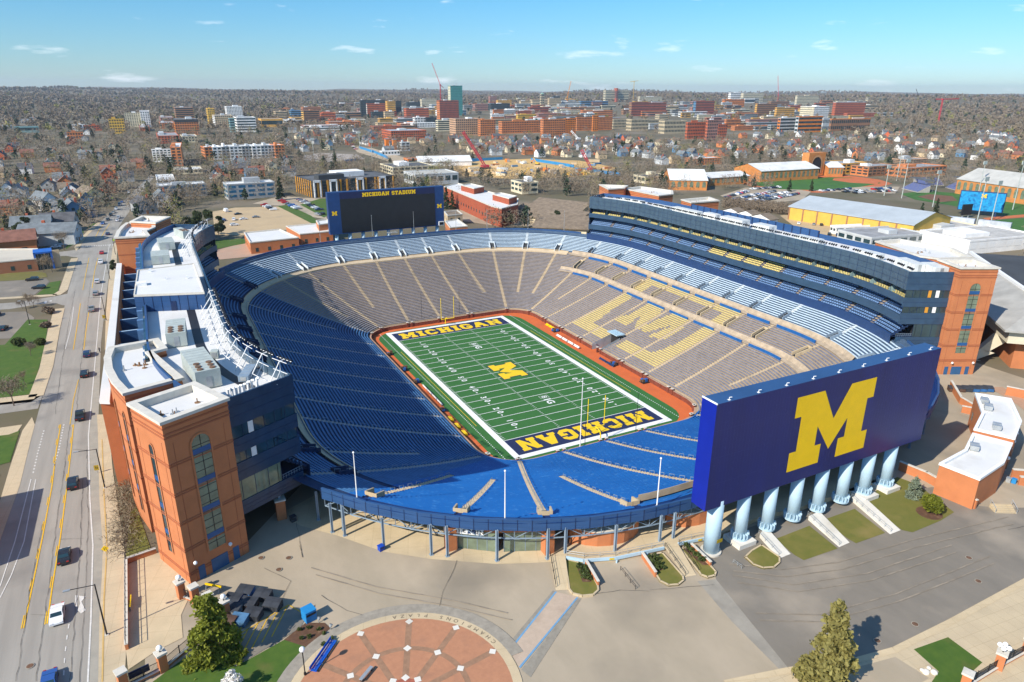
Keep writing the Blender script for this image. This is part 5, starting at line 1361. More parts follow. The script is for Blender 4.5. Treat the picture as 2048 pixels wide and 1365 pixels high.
struct_sheet('lawn', PP(Z1, (668, 700), (690, 470), (720, 430), (800, 660), (690, 735)), grass_m, .065)
# low wall and rail beside the forecourt, brick gate piers with globes, fence panels
def brick_pier(px, label, h=2.7, globe=True, z=(0, 850, 2.65)):
    p = gat(*ZZ(*z)(*px)); t = thing('gate_pier', label, 'pillar', p, R(20)); mb = MB(); mb.box(-.55, .55, -.55, .55, 0, h); mb.build('shaft', brick, t)
    mb = MB(); mb.box(-.7, .7, -.7, .7, h, h+.3); mb.build('cap', cap_m, t)
    if globe:
        mb = MB(); mb.tube((0, 0, h+.3), (0, 0, h+.7), .1, 6); mb.build('stem', black_m, t); mb = MB(); mb.ball((0, 0, h+1.0), .42, 0, 12, 8); mb.build('globe', lamp_m, t)
    return p
def fence(p, q, label, h=1.8, base=.5):
    p, q = Vector(p[:2]), Vector(q[:2]); t = thing('metal_fence', label, 'fence', (p.x, p.y, near_z(p.x))); d = q-p; pl = Plane((0, 0), d, (d.y, -d.x)); n = int(pl.L/.16)
    mb = MB()
    for i in range(n+1): s = pl.L*i/n; pl.slab(mb, s-.015, s+.015, base, h, -.015, .015)
    mb.build('pickets', black_m, t); mb = MB()
    for z in (base+.12, h-.1): pl.slab(mb, 0, pl.L, z, z+.06, -.03, .03)
    mb.build('rail', black_m, t); mb = MB(); k = max(2, int(pl.L/2.6))
    for i in range(k+1): s = pl.L*i/k; pl.slab(mb, s-.05, s+.05, 0, h+.15, -.05, .05)
    mb.build('post', black_m, t)
    mb = MB(); pl.slab(mb, 0, pl.L, 0, base-.12, -.2, .2, 0); pl.slab(mb, 0, pl.L, base-.12, base, -.26, .26, 1); mb.build('plinth', [brick, cap_m], t)
pa = [brick_pier(q, l, 2.9, g_) for q, l, g_ in (((965, 915), 'brick gate pier with globe lamp nearest the corner tower wall', True), ((1038, 940), 'brick gate pier with plain stone cap second from the tower', False), ((1115, 985), 'brick gate pier with plain cap behind the leafy tree top', False), ((1200, 1020), 'brick gate pier with globe lamp beside the dumpsters', True), ((868, 1300), 'brick gate pier with globe lamp at the lawn left of the tree', True), ((660, 1400), 'brick gate pier with stone cap at the bottom left fence corner', False))]
fence(pa[0], pa[1], 'short black fence between the two gate piers nearest the tower'); fence(pa[1], pa[2], 'short black fence between the plain capped gate piers'); fence(pa[4], pa[5], 'black picket fence with dark banner along the lower left lawn')
fence(pa[4], pa[3], 'black picket fence behind the leafy tree')
w0, w1, w2 = gat(*Z1(675, 1195)), gat(*Z1(672, 735)), gat(*Z1(830, 680))
t = thing('retaining_wall', 'low brick retaining wall with black railing between sidewalk and forecourt', 'wall', w0); mb = MB()
for a, b in ((w0, w1), (w1, w2)):
    pl = Plane((a-w0).xy, (b-w0).xy, (-1, 0)); pl.slab(mb, 0, pl.L, -.1, 1.0, -.2, .2, 0); pl.slab(mb, 0, pl.L, 1.0, 1.12, -.26, .26, 1)
mb.build('masonry', [brick, cap_m], t); mb = MB()
for a, b in ((w0, w1), (w1, w2)):
    pl = Plane((a-w0).xy, (b-w0).xy, (-1, 0))
    for z in (1.5, 2.1): pl.slab(mb, 0, pl.L, z, z+.06, -.03, .03)
    for i in range(int(pl.L/1.8)+1): pl.slab(mb, i*1.8, i*1.8+.06, 1.1, 2.15, -.03, .03)
mb.build('railing', black_m, t)
t = thing('banner', 'dark blue banner hanging on the lower left fence', 'banner', gat(*Z1(745, 1345))); mb = MB(); d = (pa[4]-pa[5]).xy.normalized(); pl = Plane(-d*1.3, d*1.3, (d.y, -d.x)); pl.slab(mb, 0, pl.L, .7, 1.8, .05, .09); mb.build('cloth', mat('banner_navy', (.01, .015, .05), .7, .1), t)
mb = MB(); pl.slab(mb, 0, pl.L, 1.8, 1.86, .03, .1); mb.build('hem', navy, t)
# street lamps and signs
def street_lamp(px, label, h, arm, side=-1):
    p = gat(*px); t = thing('street_lamp', label, 'street lamp', p, 0, 'street lamps along the main street'); mb = MB(); mb.tube((0, 0, 0), (0, 0, h), .13, 8, 0, .09); mb.build('pole', black_m, t)
    mb = MB(); mb.tube((0, 0, h-.1), (side*arm, 0, h+.15), .06, 6); mb.build('arm', black_m, t); mb = MB(); mb.box(side*(arm+.9), side*arm, -.18, .18, h+.08, h+.24) if side > 0 else mb.box(side*(arm+.9), side*arm, -.18, .18, h+.08, h+.24); mb.build('lamp_head', metal_g, t)
    mb = MB(); mb.box(-.25, .25, -.25, .25, 0, .2); mb.build('base', cap_m, t)
street_lamp((214, 1271), 'dark street lamp beside the forecourt wall, nearest of the row', 9.2, 3); street_lamp((210, 977), 'dark street lamp at the sidewalk level with the corner tower', 9.0, 3)
street_lamp((213, 642), 'dark street lamp before the white topped arcade', 8.6, 2.6); street_lamp((220, 560), 'dark street lamp near the far end of the arcade', 8.6, 2.6); street_lamp((231, 510), 'dark street lamp by the crosswalk and the far brick wing', 8.6, 2.4)
street_lamp((320, 415), 'street lamp in front of the white houses up the street', 9, 3)
street_lamp((60, 650), 'grey street lamp at the corner of the left parking lot', 8.5, 1.0)
def road_sign(px, label, m, diamond, h=2.2, cat='sign', txt=None):
    p = gat(*px); t = thing('road_sign', label, cat, p, R(-8)); mb = MB(); mb.tube((0, 0, 0), (0, 0, h+.4), .05, 6); mb.build('post', metal_g, t); mb = MB(); s = .62
    pts = [(-s, 0, h), (0, 0, h-s), (s, 0, h), (0, 0, h+s)] if diamond else [(-.45, 0, h-.6), (.45, 0, h-.6), (.45, 0, h+.6), (-.45, 0, h+.6)]
    mb.poly([(a, -.07, c) for a, b, c in pts]); mb.poly([(a, -.05, c) for a, b, c in pts[::-1]])
    for i in range(4): a, b = pts[i], pts[(i+1) % 4]; mb.poly([(a[0], -.07, a[2]), (b[0], -.07, b[2]), (b[0], -.05, b[2]), (a[0], -.05, a[2])])
    mb.build('plate', m, t); mb = MB()
    for x in (-.16, .12): mb.box(x, x+.08, -.09, -.075, h-.28, h+.28)
    mb.build('symbol', black_m, t)
sy = mat('sign_yellow', (.85, .55, .01), .5, .03); sg_ = mat('sign_lime', (.55, .75, .02), .5, .03)
road_sign(Z1(570, 715), 'yellow diamond road sign on the sidewalk below the street lamp', sy, True, 2.3)
road_sign(Z1(518, 258), 'small black and yellow sign on the sidewalk near the lamp', mat('sign_gold', (.45, .3, .02), .6, .3, 4), False, 1.4)
road_sign(Z6(1200, 262), 'lime yellow pedestrian sign by the crosswalk and the far brick wing', sg_, True, 2.4)
road_sign(Z6(1098, 1060), 'brown sign post in front of the white topped arcade', mat('sign_gold', (.45, .3, .02)), False, 1.5)
road_sign((226, 405), 'lime yellow sign left of the far street', sg_, True, 3); road_sign((294, 383), 'lime yellow sign right of the far street', sg_, True, 3)
# dumpsters, bins, barrier
def dumpster(px, label, m, lid, rz, L=2.3, open_=False):
    p = gat(*px) if not isinstance(px, Vector) else px; t = thing('dumpster', label, 'dumpster', p, rz, 'dumpsters'); mb = MB(); w = 1.7
    prof = [(-w/2, .2), (w/2, .2), (w/2, 1.45), (-w/2, 1.15)]
    for x0, x1 in ((-L/2, L/2),):
        for s in (x0, x1): mb.poly([(s, y, z) for y, z in prof])
        for i in range(3): (y0, z0), (y1, z1) = prof[i], prof[(i+1) % 4]; mb.poly([(x0, y0, z0), (x1, y0, z0), (x1, y1, z1), (x0, y1, z1)])
        mb.poly([(x0, -w/2, .2), (x1, -w/2, .2), (x1, -w/2, 1.15), (x0, -w/2, 1.15)])
        if open_: mb.poly([(x0, -w/2, .6), (x1, -w/2, .6), (x1, w/2, .6), (x0, w/2, .6)])
    mb.build('bin', m, t); mb = MB()
    for i in range(5): x = -L/2+.1+i*(L-.2)/4; mb.box(x-.04, x+.04, -w/2-.06, -w/2, .25, 1.1)
    mb.box(-L/2-.12, -L/2, -.3, .3, .7, .85); mb.box(L/2, L/2+.12, -.3, .3, .7, .85); mb.build('rib', m, t)
    if not open_:
        for s in (-1, 1):
            mb = MB(); a, b = (-L/2-.05, -.02) if s < 0 else (.02, L/2+.05)
            mb.poly([(a, -w/2-.1, 1.18), (b, -w/2-.1, 1.18), (b, 0, 1.42), (a, 0, 1.42)]); mb.poly([(a, 0, 1.42), (b, 0, 1.42), (b, w/2+.05, 1.5), (a, w/2+.05, 1.5)]); mb.poly([(a, -w/2-.1, 1.1), (b, -w/2-.1, 1.1), (b, -w/2-.1, 1.18), (a, -w/2-.1, 1.18)]); mb.build('lid', lid, t)
    for x in (-L/2+.25, L/2-.25):
        for y in (-.6, .6): mb = MB(); mb.tube((x, y-.05, .1), (x, y+.05, .1), .1, 8); mb.build('caster', black_m, t)
db, dk, dbr, dlb = mat('dumpster_blue', (.03, .12, .30), .55, .25), mat('dumpster_black', (.04, .044, .052), .55, .3), mat('dumpster_brown', (.09, .05, .035), .6, .3), mat('dumpster_lightblue', (.07, .17, .30), .6, .3)
a0_ = R(-38)
for (x, y), l, m, ld, op in (((1305, 905), 'blue dumpster with dark lids at the back of the cluster by the tower', db, dk, 0), ((1240, 950), 'deep blue dumpster left in the cluster beside the yellow barrier', mat('dumpster_deep', (.015, .05, .22), .55, .2), dk, 0), ((1398, 925), 'black dumpster at the back right of the cluster', dk, dk, 0), ((1450, 975), 'black dumpster at the right corner of the cluster by the hatched paving', dk, dk, 0), ((1322, 970), 'brownish black dumpster in the middle of the cluster', dbr, dk, 0),
     ((1345, 1025), 'large black dumpster at the front of the cluster', dk, dk, 0), ((1208, 1070), 'brown dumpster at the near left of the cluster beside the tree', dbr, dbr, 0), ((1272, 1055), 'open pale blue dumpster at the front of the cluster', dlb, dk, 1), ((1238, 1000), 'grey dumpster half hidden beside the gate pier', mat('dumpster_grey', (.2, .2, .2), .6, .2), dk, 0)):
    dumpster(Z1(x, y), l, m, ld, a0_, 2.5, bool(op))
row = [dumpster((1905+i*14, 783), l, m, dk, R(-40), 2.4) for i, (l, m) in enumerate((('brown dumpster at the left end of the row below the far corner tower', dbr), ('second brown dumpster in the row below the far corner tower', dbr), ('black dumpster in the row below the far corner tower', dk), ('blue dumpster right of the black one below the far corner tower', db), ('blue dumpster second from the right below the far corner tower', db), ('blue dumpster at the right end of the row below the far corner tower', db)))]
def boxbin(px, label, m, s=1.2, h=1.5, z=None):
    p = gat(*px); t = thing('waste_bin', label, 'bin', p, R(15)); mb = MB(); mb.box(-s/2, s/2, -s/2, s/2, .08, h); mb.build('body', m, t); mb = MB(); mb.box(-s/2-.05, s/2+.05, -s/2-.05, s/2+.05, h, h+.12); mb.build('lid', m, t); mb = MB(); mb.box(-s/2+.1, s/2-.1, -s/2-.03, -s/2, h*.65, h*.85); mb.build('slot', black_m, t)
bb = mat('bin_blue', (.02, .22, .50), .5, .1)
boxbin(Z1(1640, 1030), 'bright blue recycling cube at the corner of the hatched paving', bb, 1.7, 1.9)
boxbin(Z2(430, 665), 'blue covered bin at the foot of a steel column in front of the stands', mat('bin_royal', (.01, .06, .4), .5, .1), .9, .9); boxbin(Z1(1555, 510), 'dark bin beside the brick pier under the stand building', dk, 1.0, 1.0)
boxbin((2016, 965), 'grey trash can beside the gatehouse stair', metal_g, .8, 1.0); boxbin((2027, 967), 'blue recycling can beside the grey trash can at the gatehouse stair', bb, .8, 1.0); boxbin((1943, 838), 'blue bin against the upper gatehouse wall', bb, .8, 1.0)
t = thing('barrier', 'yellow and grey crowd barrier leaning by the corner tower door', 'barrier', gat(*Z1(1135, 880)), R(-42)); mb = MB(); mb.box(-1.5, 1.5, -.12, .12, .95, 1.2); mb.build('rail', maize, t)
for x in (-1.3, 1.1): mb = MB(); mb.tube((x, -.4, 0), (x, 0, 1.0), .06, 5); mb.tube((x, .4, 0), (x, 0, 1.0), .06, 5); mb.build('leg', metal_g, t)
t = thing('barrier', 'yellow topped barrier in the shade of the forecourt wall', 'barrier', gat(*Z1(697, 960)), R(88)); mb = MB(); mb.box(-1.4, 1.4, -.1, .1, .9, 1.1); mb.build('rail', maize, t); mb = MB(); mb.box(-1.4, 1.4, -.03, .03, .15, .9); mb.build('panel', metal_g, t)
t = thing('park_bench', 'long bright blue bench at the edge of the round brick plaza', 'bench', gat(*Z1(1715, 1235)), R(48)); bq = mat('bench_blue', (.01, .10, .5), .45, .1)
for y0 in (-.5, -.2, .1): mb = MB(); mb.box(-3, 3, y0, y0+.22, .45, .52); mb.build('seat_plank', bq, t)
mb = MB(); mb.box(-3, 3, .38, .44, .55, 1.1); mb.build('backrest', bq, t)
for x in (-2.6, 0, 2.6): mb = MB(); mb.box(x-.05, x+.05, -.45, .42, 0, .45); mb.build('leg', bq, t)
t = thing('park_bench', 'grey backless bench standing alone on the round brick plaza', 'bench', gat(*Z2(352, 1335)), R(38)); mb = MB(); mb.box(-1.3, 1.3, -.25, .25, .6, .7); mb.build('seat', metal_g, t)
for x in (-1.1, 1.0): mb = MB(); mb.box(x, x+.08, -.22, .22, 0, .6); mb.build('leg', black_m, t)
def globe_post(px, label, h=4.2):
    p = gat(*px); t = thing('globe_lamp_post', label, 'lamp post', p); mb = MB(); mb.tube((0, 0, 0), (0, 0, h), .08, 8); mb.build('post', black_m, t); mb = MB(); mb.ball((0, 0, h+.35), .4, 0, 12, 8); mb.build('globe', lamp_m, t); mb = MB(); mb.tube((0, 0, 0), (0, 0, .5), .18, 8); mb.build('base', black_m, t)
globe_post(Z1(1618, 1328), 'black lamp post with white globe on the lawn by the blue bench')
for i, (x, y) in enumerate(((1690, 1050), (1752, 1088))):
    t = thing('spotlight', ('small grey spotlight at the left of the mulch bed', 'small grey spotlight at the right of the mulch bed')[i], 'spotlight', gat(*Z1(x, y))); mb = MB(); mb.tube((0, 0, 0), (0, 0, .6), .06, 6); mb.build('stake', metal_g, t); mb = MB(); mb.tube((0, 0, .6), (.2, .1, .95), .2, 8, 0, .28); mb.build('head', metal_g, t)
for i, (x, y) in enumerate(((1590, 1090), (1640, 1078), (1690, 1088), (1720, 1110), (1758, 1140), (1640, 1130), (1715, 1170), (1600, 1140))):
    t = thing('bedding_shrub', 'x', 'shrub', gat(*Z1(x, y)), 0, 'small shrubs in the mulch bed'); bush_mesh((0, 0, 0), .4, .4, 60, leaf_g, 'foliage', t, size=.12)
rank_labels([o for o in COL.objects if o.get('group') == 'small shrubs in the mulch bed'], 'small green shrub in the mulch bed')
# bottom right fence
pb = [brick_pier(q, l, 2.6, False, (1300, 850, 2.651)) for q, l in (((1665, 1400), 'brick pier with stone cap left of the small lawn gate'), ((1845, 1290), 'brick pier carrying a cluster of four globes at the lower right'), ((1990, 1210), 'brick pier at the right edge of the picture'))]
fence(pb[0], pb[1], 'black fence panel beside the small lawn at the lower right'); fence(pb[1], pb[2], 'black fence panel right of the four globe pier')
t = thing('globe_cluster', 'cluster of four white globe lamps on the lower right brick pier', 'lamp', (pb[1].x, pb[1].y, 2.9)); mb = MB(); mb.tube((0, 0, 0), (0, 0, .9), .09, 6)
for i in range(4): a = R(90*i+20); mb.tube((0, 0, .6), (.5*math.cos(a), .5*math.sin(a), .6), .05, 5)
mb.build('stem', black_m, t)
for i in range(4): a = R(90*i+20); mb = MB(); mb.ball((.55*math.cos(a), .55*math.sin(a), .95), .34, 0, 12, 8); mb.build('globe', lamp_m, t)
t = thing('boulder', 'pale boulders on the paving beside the small lawn', 'boulder', gat(*Z3(1475, 1310))); mb = MB()
for k in range(5): mb.ball((rnd.uniform(-1, 1), rnd.uniform(-.7, .7), .15), rnd.uniform(.3, .5), 0, 8, 5, .7)
mb.build('stone', concrete_w, t)

# tar seams, cracks and manholes
seam = mat('tar', (.05, .045, .04), .8, .2); sm = MB()
def seam_line(q, w=.05, jit=.12):
    p = [Vector(v) for v in P(*q)]; o = []
    for a, b in zip(p, p[1:]):
        n = max(1, int((b-a).length/1.5))
        for i in range(n): o.append(a.lerp(b, i/n)+Vector((rnd.uniform(-jit, jit), rnd.uniform(-jit, jit))))
    o.append(p[-1])
    for a, b in zip(o, o[1:]):
        d = (b-a).normalized(); k = Vector((-d.y, d.x))*w*rnd.uniform(.3, .7); sm.poly([(*(a-k), near_z(a.x)+.125), (*(b-k), near_z(b.x)+.125), (*(b+k), near_z(b.x)+.125), (*(a+k), near_z(a.x)+.125)])
for q in ([Z2(835, 720), Z2(800, 800), Z2(760, 880), Z2(740, 965)], [Z2(0, 640), Z2(12, 705)], [Z2(110, 905), Z2(250, 985), Z2(330, 1010)], [Z1(1570, 520), Z1(1590, 620), Z1(1605, 705)], [Z1(1400, 760), Z1(1540, 830), Z1(1480, 960)], [Z2(1500, 905), Z2(1700, 880), Z2(1850, 885)], [Z3(0, 880), Z3(200, 860), Z3(340, 850)], [Z3(1900, 560), Z3(1983, 540)],
          [(72, 1365), (95, 1190), (120, 1000), (140, 850)], [(140, 1365), (150, 1240), (160, 1100), (166, 960)], [(32, 1365), (62, 1170), (85, 1050)], [(160, 1365), (170, 1200), (176, 1060), (174, 900)], [(110, 830), (128, 700), (150, 580)], [(150, 850), (165, 700), (182, 560)], [(120, 1080), (168, 1078)], [(60, 1230), (100, 1232)], [(146, 900), (176, 902)]): seam_line(q)
struct(sm.build('tar_seams', seam))
mh = []
for q in (Z1(160, 1282), Z1(1530, 708), Z1(1383, 708), Z1(1478, 770), Z3(1690, 708), Z3(1405, 1060), Z3(1205, 1148), Z3(1740, 832)):
    p = gat(*q); t = thing('manhole_cover', 'x', 'manhole', (p.x, p.y, p.z+.12)); mb = MB(); mb.tube((0, 0, 0), (0, 0, .03), .45, 14); mb.build('lid', mat('iron_rust', (.15, .08, .045), .7, .3, 3), t); mb = MB(); mb.tube((0, 0, 0), (0, 0, .02), .55, 14); mb.build('frame', gutter_m, t); mh.append(t)
rank_labels(mh, 'round rusty manhole cover in the paving')

sm = MB()
for q in ([Z3(420, 740), Z3(700, 770), Z3(1000, 730), Z3(1400, 610), Z3(1900, 490)], [Z3(440, 800), Z3(760, 850), Z3(1150, 790), Z3(1600, 640)], [Z3(560, 1000), Z3(900, 1010), Z3(1300, 900), Z3(1800, 700)], [Z2(60, 760), Z2(400, 860), Z2(800, 930), Z2(1100, 1000)]):
    for k in range(2): seam_line([(x+k*9, y+k*14) for x, y in q], .2, .04)
struct(sm.build('tyre_marks', mat('tyre_dark', (.255, .215, .165), .9, .25, .3)))
# ------------------------------------------------------------------ the town: generic buildings
TOWN = []            # occupied discs (x, y, r)
def solve(f, target, lo, hi):
    for _ in range(50):
        m = (lo+hi)/2
        if (f(m) < target) == (f(hi) > f(lo)): lo = m
        else: hi = m
    return (lo+hi)/2
W_ = {}
def wm(key):
    c = {'brick': (.58, .20, .07), 'red': (.50, .12, .05), 'dkred': (.34, .09, .055), 'brown': (.32, .16, .085), 'tan': (.58, .44, .27), 'cream': (.68, .60, .42), 'white': (.80, .79, .76), 'grey': (.36, .37, .37), 'lgrey': (.50, .52, .52),
         'dark': (.05, .055, .06), 'yellow': (.70, .42, .06), 'gold': (.70, .38, .08), 'orange': (.68, .20, .03), 'teal': (.22, .38, .38), 'green': (.07, .28, .26), 'blue': (.10, .22, .36), 'stone': (.46, .38, .25), 'peach': (.55, .33, .2), 'pink': (.40, .2, .16)}[key]
    return mat('wall_'+key, c, .85, .14, .12)
roof_g = mat('roof_grey', (.30, .30, .30), .9, .25, .15); roof_d = mat('roof_dark', (.10, .105, .11), .9, .3, .15); roof_w = mat('roof_white', (.66, .66, .63), .85, .15, .1); roof_b = mat('roof_brown', (.20, .155, .11), .9, .25, .4); roof_t = mat('roof_slate', (.16, .18, .19), .85, .3, .3)
def wbands(T, pl, H, floors, mode, gm, z0=1.0):
    fh = (H-z0)/floors
    for k in range(floors):
        za, zb = z0+fh*(k+.28), z0+fh*(k+.80); mb = MB(); L = pl.L
        if mode == 'band': pl.rect(mb, .6, L-.6, za, zb, .08)
        else:
            n = max(2, int(L/(3.6 if mode == 'grid' else 6)))
            for i in range(n): c = L*(i+.5)/n; w = L/n*(.30 if mode == 'grid' else .36); pl.rect(mb, c-w, c+w, za, zb, .08)
        mb.build('window_band', gm, T)
def bld(label, xl, xc, xr, yb, yt, wall, floors=4, rot=0, mode='grid', roof=None, pent=1, D=None, gm=None, cat='building', name='town_building', wall2=None, maxw=140, trim=None):
    c = gat(xc, yb); a = R(rot); ux = Vector((math.cos(a), math.sin(a), 0)); uy = Vector((-ux.y, ux.x, 0))
    Wd = solve(lambda s: proj(c+ux*s)[0], xr, 1, maxw); Dp = D or (solve(lambda s: -proj(c+uy*s)[0], -xl, 1, 90) if xl < xc-1 else 22)
    H = solve(lambda s: -proj(c+Vector((0, 0, s)))[1], -yt, 2, 140)
    T = thing(name, label, cat, c, a); mb = MB(); mb.box(0, Wd, 0, Dp, -3, H)
    if wall2: mb.m = [1 if i == 3 else 0 for i in range(len(mb.f))]
    o = mb.build('wall', [wm(wall), wm(wall2 or wall)], T)
    mb = MB(); t = .5; mb.box(-.15, Wd+.15, -.15, t, H-.3, H+.7); mb.box(-.15, Wd+.15, Dp-t, Dp+.15, H-.3, H+.7); mb.box(-.15, t, t, Dp-t, H-.3, H+.7); mb.box(Wd-t, Wd+.15, t, Dp-t, H-.3, H+.7); mb.build('parapet', wm(trim or wall), T)
    mb = MB(); mb.poly([(t, t, H+.05), (Wd-t, t, H+.05), (Wd-t, Dp-t, H+.05), (t, Dp-t, H+.05)]); mb.build('roof', roof or roof_g, T)
    gm = gm or glass
    for pl in (Plane((0, 0), (Wd, 0), (0, -1)), Plane((0, Dp), (0, 0), (-1, 0)), Plane((Wd, 0), (Wd, Dp), (1, 0))): wbands(T, pl, H, floors, mode, gm)
    r_ = random.Random(int(xl*7+yb))
    for i in range(pent):
        w, d, x, y = Wd*r_.uniform(.15, .35), Dp*r_.uniform(.25, .45), Wd*r_.uniform(.1, .6), Dp*r_.uniform(.15, .5); mb = MB(); mb.box(x, x+w, y, y+d, H+.05, H+r_.uniform(2, 4)); mb.build('penthouse', wm(r_.choice(['lgrey', 'white', wall])), T)
    m_ = c+ux*Wd/2+uy*Dp/2; TOWN.append((c, ux.xy, Wd, Dp)); T['h'] = H; T['w'] = Wd; T['d'] = Dp
    return T
B = bld
B('low teal glass school far out among the bare trees at the left', 23, 30, 79, 266, 254, 'teal', 1, 0, 'band', pent=0); B('yellow green office block with glass drum left of downtown', 210, 222, 252, 268, 239, 'yellow', 5, 0, 'grid', wall2='lgrey')
B('wide cream apartment tower with white right wing left of downtown', 249, 253, 284, 255, 227, 'cream', 9); B('white apartment wing at the right end of the cream tower', 283, 285, 303, 255, 224, 'white', 9, pent=0)
B('tall brown tower behind the brick tower with dark crown', 351, 354, 390, 245, 216, 'brown', 7, 0, 'band'); T = B('brick tower with dark crown and orange corner left of downtown', 350, 353, 400, 271, 240, 'brick', 6, 0, 'grid', trim='dark', wall2='orange')
mb = MB(); mb.box(-.3, T['w']+.3, -.3, T['d']+.3, T['h']-4, T['h']-.5); mb.build('dark_crown', wm('dark'), T)
B('slim yellow tower left of the white downtown tower', 416, 419, 433, 250, 218, 'yellow', 9); B('tall white tower with pale roof left of the centre', 452, 456, 487, 240, 214, 'white', 9); B('beige and white banded apartment block below the white tower', 427, 432, 468, 255, 232, 'tan', 6, wall2='white')
B('white block with dark ribbon windows beside the teal stair', 470, 476, 514, 264, 236, 'white', 5, 0, 'band'); B('narrow teal glass stair block beside the ribbon window block', 460, 462, 472, 265, 238, 'teal', 5, 0, 'band', pent=0); B('low brick row with flat roofs under the brick tower', 312, 318, 360, 288, 273, 'red', 3)
B('small cream and brick house row at the foot of the brick tower', 362, 366, 396, 286, 274, 'cream', 2); B('brick corner store left of the yellow green block', 165, 170, 204, 262, 252, 'red', 2); B('brick low block far left downtown edge', 130, 136, 168, 279, 266, 'brick', 2); B('small white flat block at the left downtown edge', 140, 146, 172, 262, 250, 'white', 2); B('brown low block between trees left of downtown', 275, 280, 300, 263, 256, 'red', 2); B('long brick row right of the cream apartment tower', 315, 322, 350, 258, 247, 'brick', 3); B('blue and red narrow row behind the long brick row', 318, 322, 348, 246, 236, 'pink', 3)
B('white and dark apartment front with brick corner nearest downtown left', 305, 307, 345, 325, 300, 'white', 5, -6, 'grid', roof=roof_w); B('brick apartment corner with balconies receding to the right', 344, 346, 367, 333, 296, 'brick', 6, -4, 'grid', D=70, roof=roof_w, wall2='dark')
for i, (a, b, w, l) in enumerate(((412, 428, 'brick', 'brick left end of the long white apartment row'), (428, 446, 'white', 'white bay beside the brick end of the apartment row'), (446, 462, 'grey', 'grey bay of the long apartment row'), (462, 486, 'white', 'white bay in the middle of the apartment row'), (486, 506, 'grey', 'grey bay right of the middle of the apartment row'), (506, 524, 'white', 'white bay near the right end of the apartment row'), (524, 552, 'lgrey', 'pale grey bay at the right of the apartment row'), (552, 571, 'brick', 'brick right end of the long white apartment row'))): B(l, a-1, a, b, 321-i*.6, 296-i*.6, w, 4, 6, 'grid', roof=roof_w, D=22, pent=1)
B('grey flat apartment house with blue window bays left of the street', 318, 321, 415, 398, 374, 'grey', 3, 4, 'wide', roof=roof_w, D=16, gm=mat('blue_window', (.02, .12, .22), .3, .1)); B('grey flat apartment house with blue window bays left of the ochre block', 455, 458, 552, 401, 371, 'grey', 3, 4, 'wide', roof=roof_w, D=16, gm=mat('blue_window', (.02, .12, .22))); B('small white flat roofed block above the grey apartments', 313, 316, 352, 375, 362, 'white', 2, roof=roof_w, pent=0); B('long low block with white roof behind the bare trees', 347, 350, 406, 350, 342, 'cream', 1, roof=roof_w, pent=0)
B('gold sloping theatre block', 518, 524, 567, 255, 239, 'gold', 1, 0, 'band', pent=0); B('pale ribbon window block behind the gold theatre', 548, 552, 575, 238, 224, 'tan', 4, 0, 'band'); B('blue glass office block left of the brown striped tower', 579, 583, 605, 238, 222, 'blue', 4, 0, 'band'); B('brown striped tower with slanted side', 604, 609, 641, 248, 222, 'brown', 6, 0, 'band', wall2='gold'); B('long low orange block behind the striped tower', 607, 611, 643, 224, 217, 'orange', 2); B('red brick block right of the striped tower', 640, 644, 672, 242, 227, 'red', 3); B('red brick hall with orange roof', 657, 661, 694, 250, 240, 'red', 2, roof=mat('roof_orange', (.5, .25, .1)))
B('dark glass tower at the left of the central cluster', 721, 723, 735, 235, 201, 'dark', 9, 0, 'band'); B('long dark slab behind the red and white tower', 733, 735, 775, 228, 201, 'dark', 8, 0, 'grid'); B('red and white tower in the central cluster', 732, 735, 772, 235, 208, 'red', 7, wall2='white'); B('gold drum tower of the central cluster', 772, 776, 792, 233, 203, 'gold', 8); B('dark wing right of the gold drum tower', 791, 793, 804, 232, 203, 'dark', 8, 0, 'band'); B('low black block in front of the red and white tower', 742, 745, 768, 237, 224, 'dark', 3, 0, 'band'); B('low tan block in front of the gold drum tower', 767, 770, 789, 237, 224, 'tan', 3)
B('wide red brick block left of the green tower', 808, 813, 858, 235, 218, 'red', 4); B('dark glass block behind the wide red brick block', 812, 815, 841, 220, 205, 'dark', 5, 0, 'band'); B('beige hotel slab behind the red tower', 841, 844, 874, 218, 199, 'cream', 6); B('ribbed red tower before the green tower', 874, 880, 918, 239, 202, 'dkred', 10, 0, 'grid', wall2='brick'); T = B('tall green glass tower with cream side and roof mast', 893, 902, 932, 232, 172, 'green', 18, 0, 'grid', wall2='cream', gm=mat('green_panel', (.03, .17, .16), .3, .2), maxw=40, D=20)
mb = MB(); mb.tube((T['w']*.6, 10, T['h']), (T['w']*.6, 10, T['h']+16), .6, 5, 0, .2); mb.build('mast', metal_g, T)
B('white modern block with dark glass corner', 826, 830, 852, 251, 236, 'white', 3, 0, 'wide'); B('dark glass block joined to the white modern block', 851, 853, 873, 251, 236, 'dark', 3, 0, 'band'); B('striped parking structure left of the peach dormitory', 872, 876, 912, 263, 242, 'cream', 5, 0, 'band'); B('large peach brick dormitory with grey roofs', 907, 912, 962, 272, 239, 'peach', 7, 0, 'grid', roof=roof_t, D=30); B('brick right wing of the peach dormitory', 956, 961, 991, 273, 241, 'brick', 7, 0, 'grid', roof=roof_t)
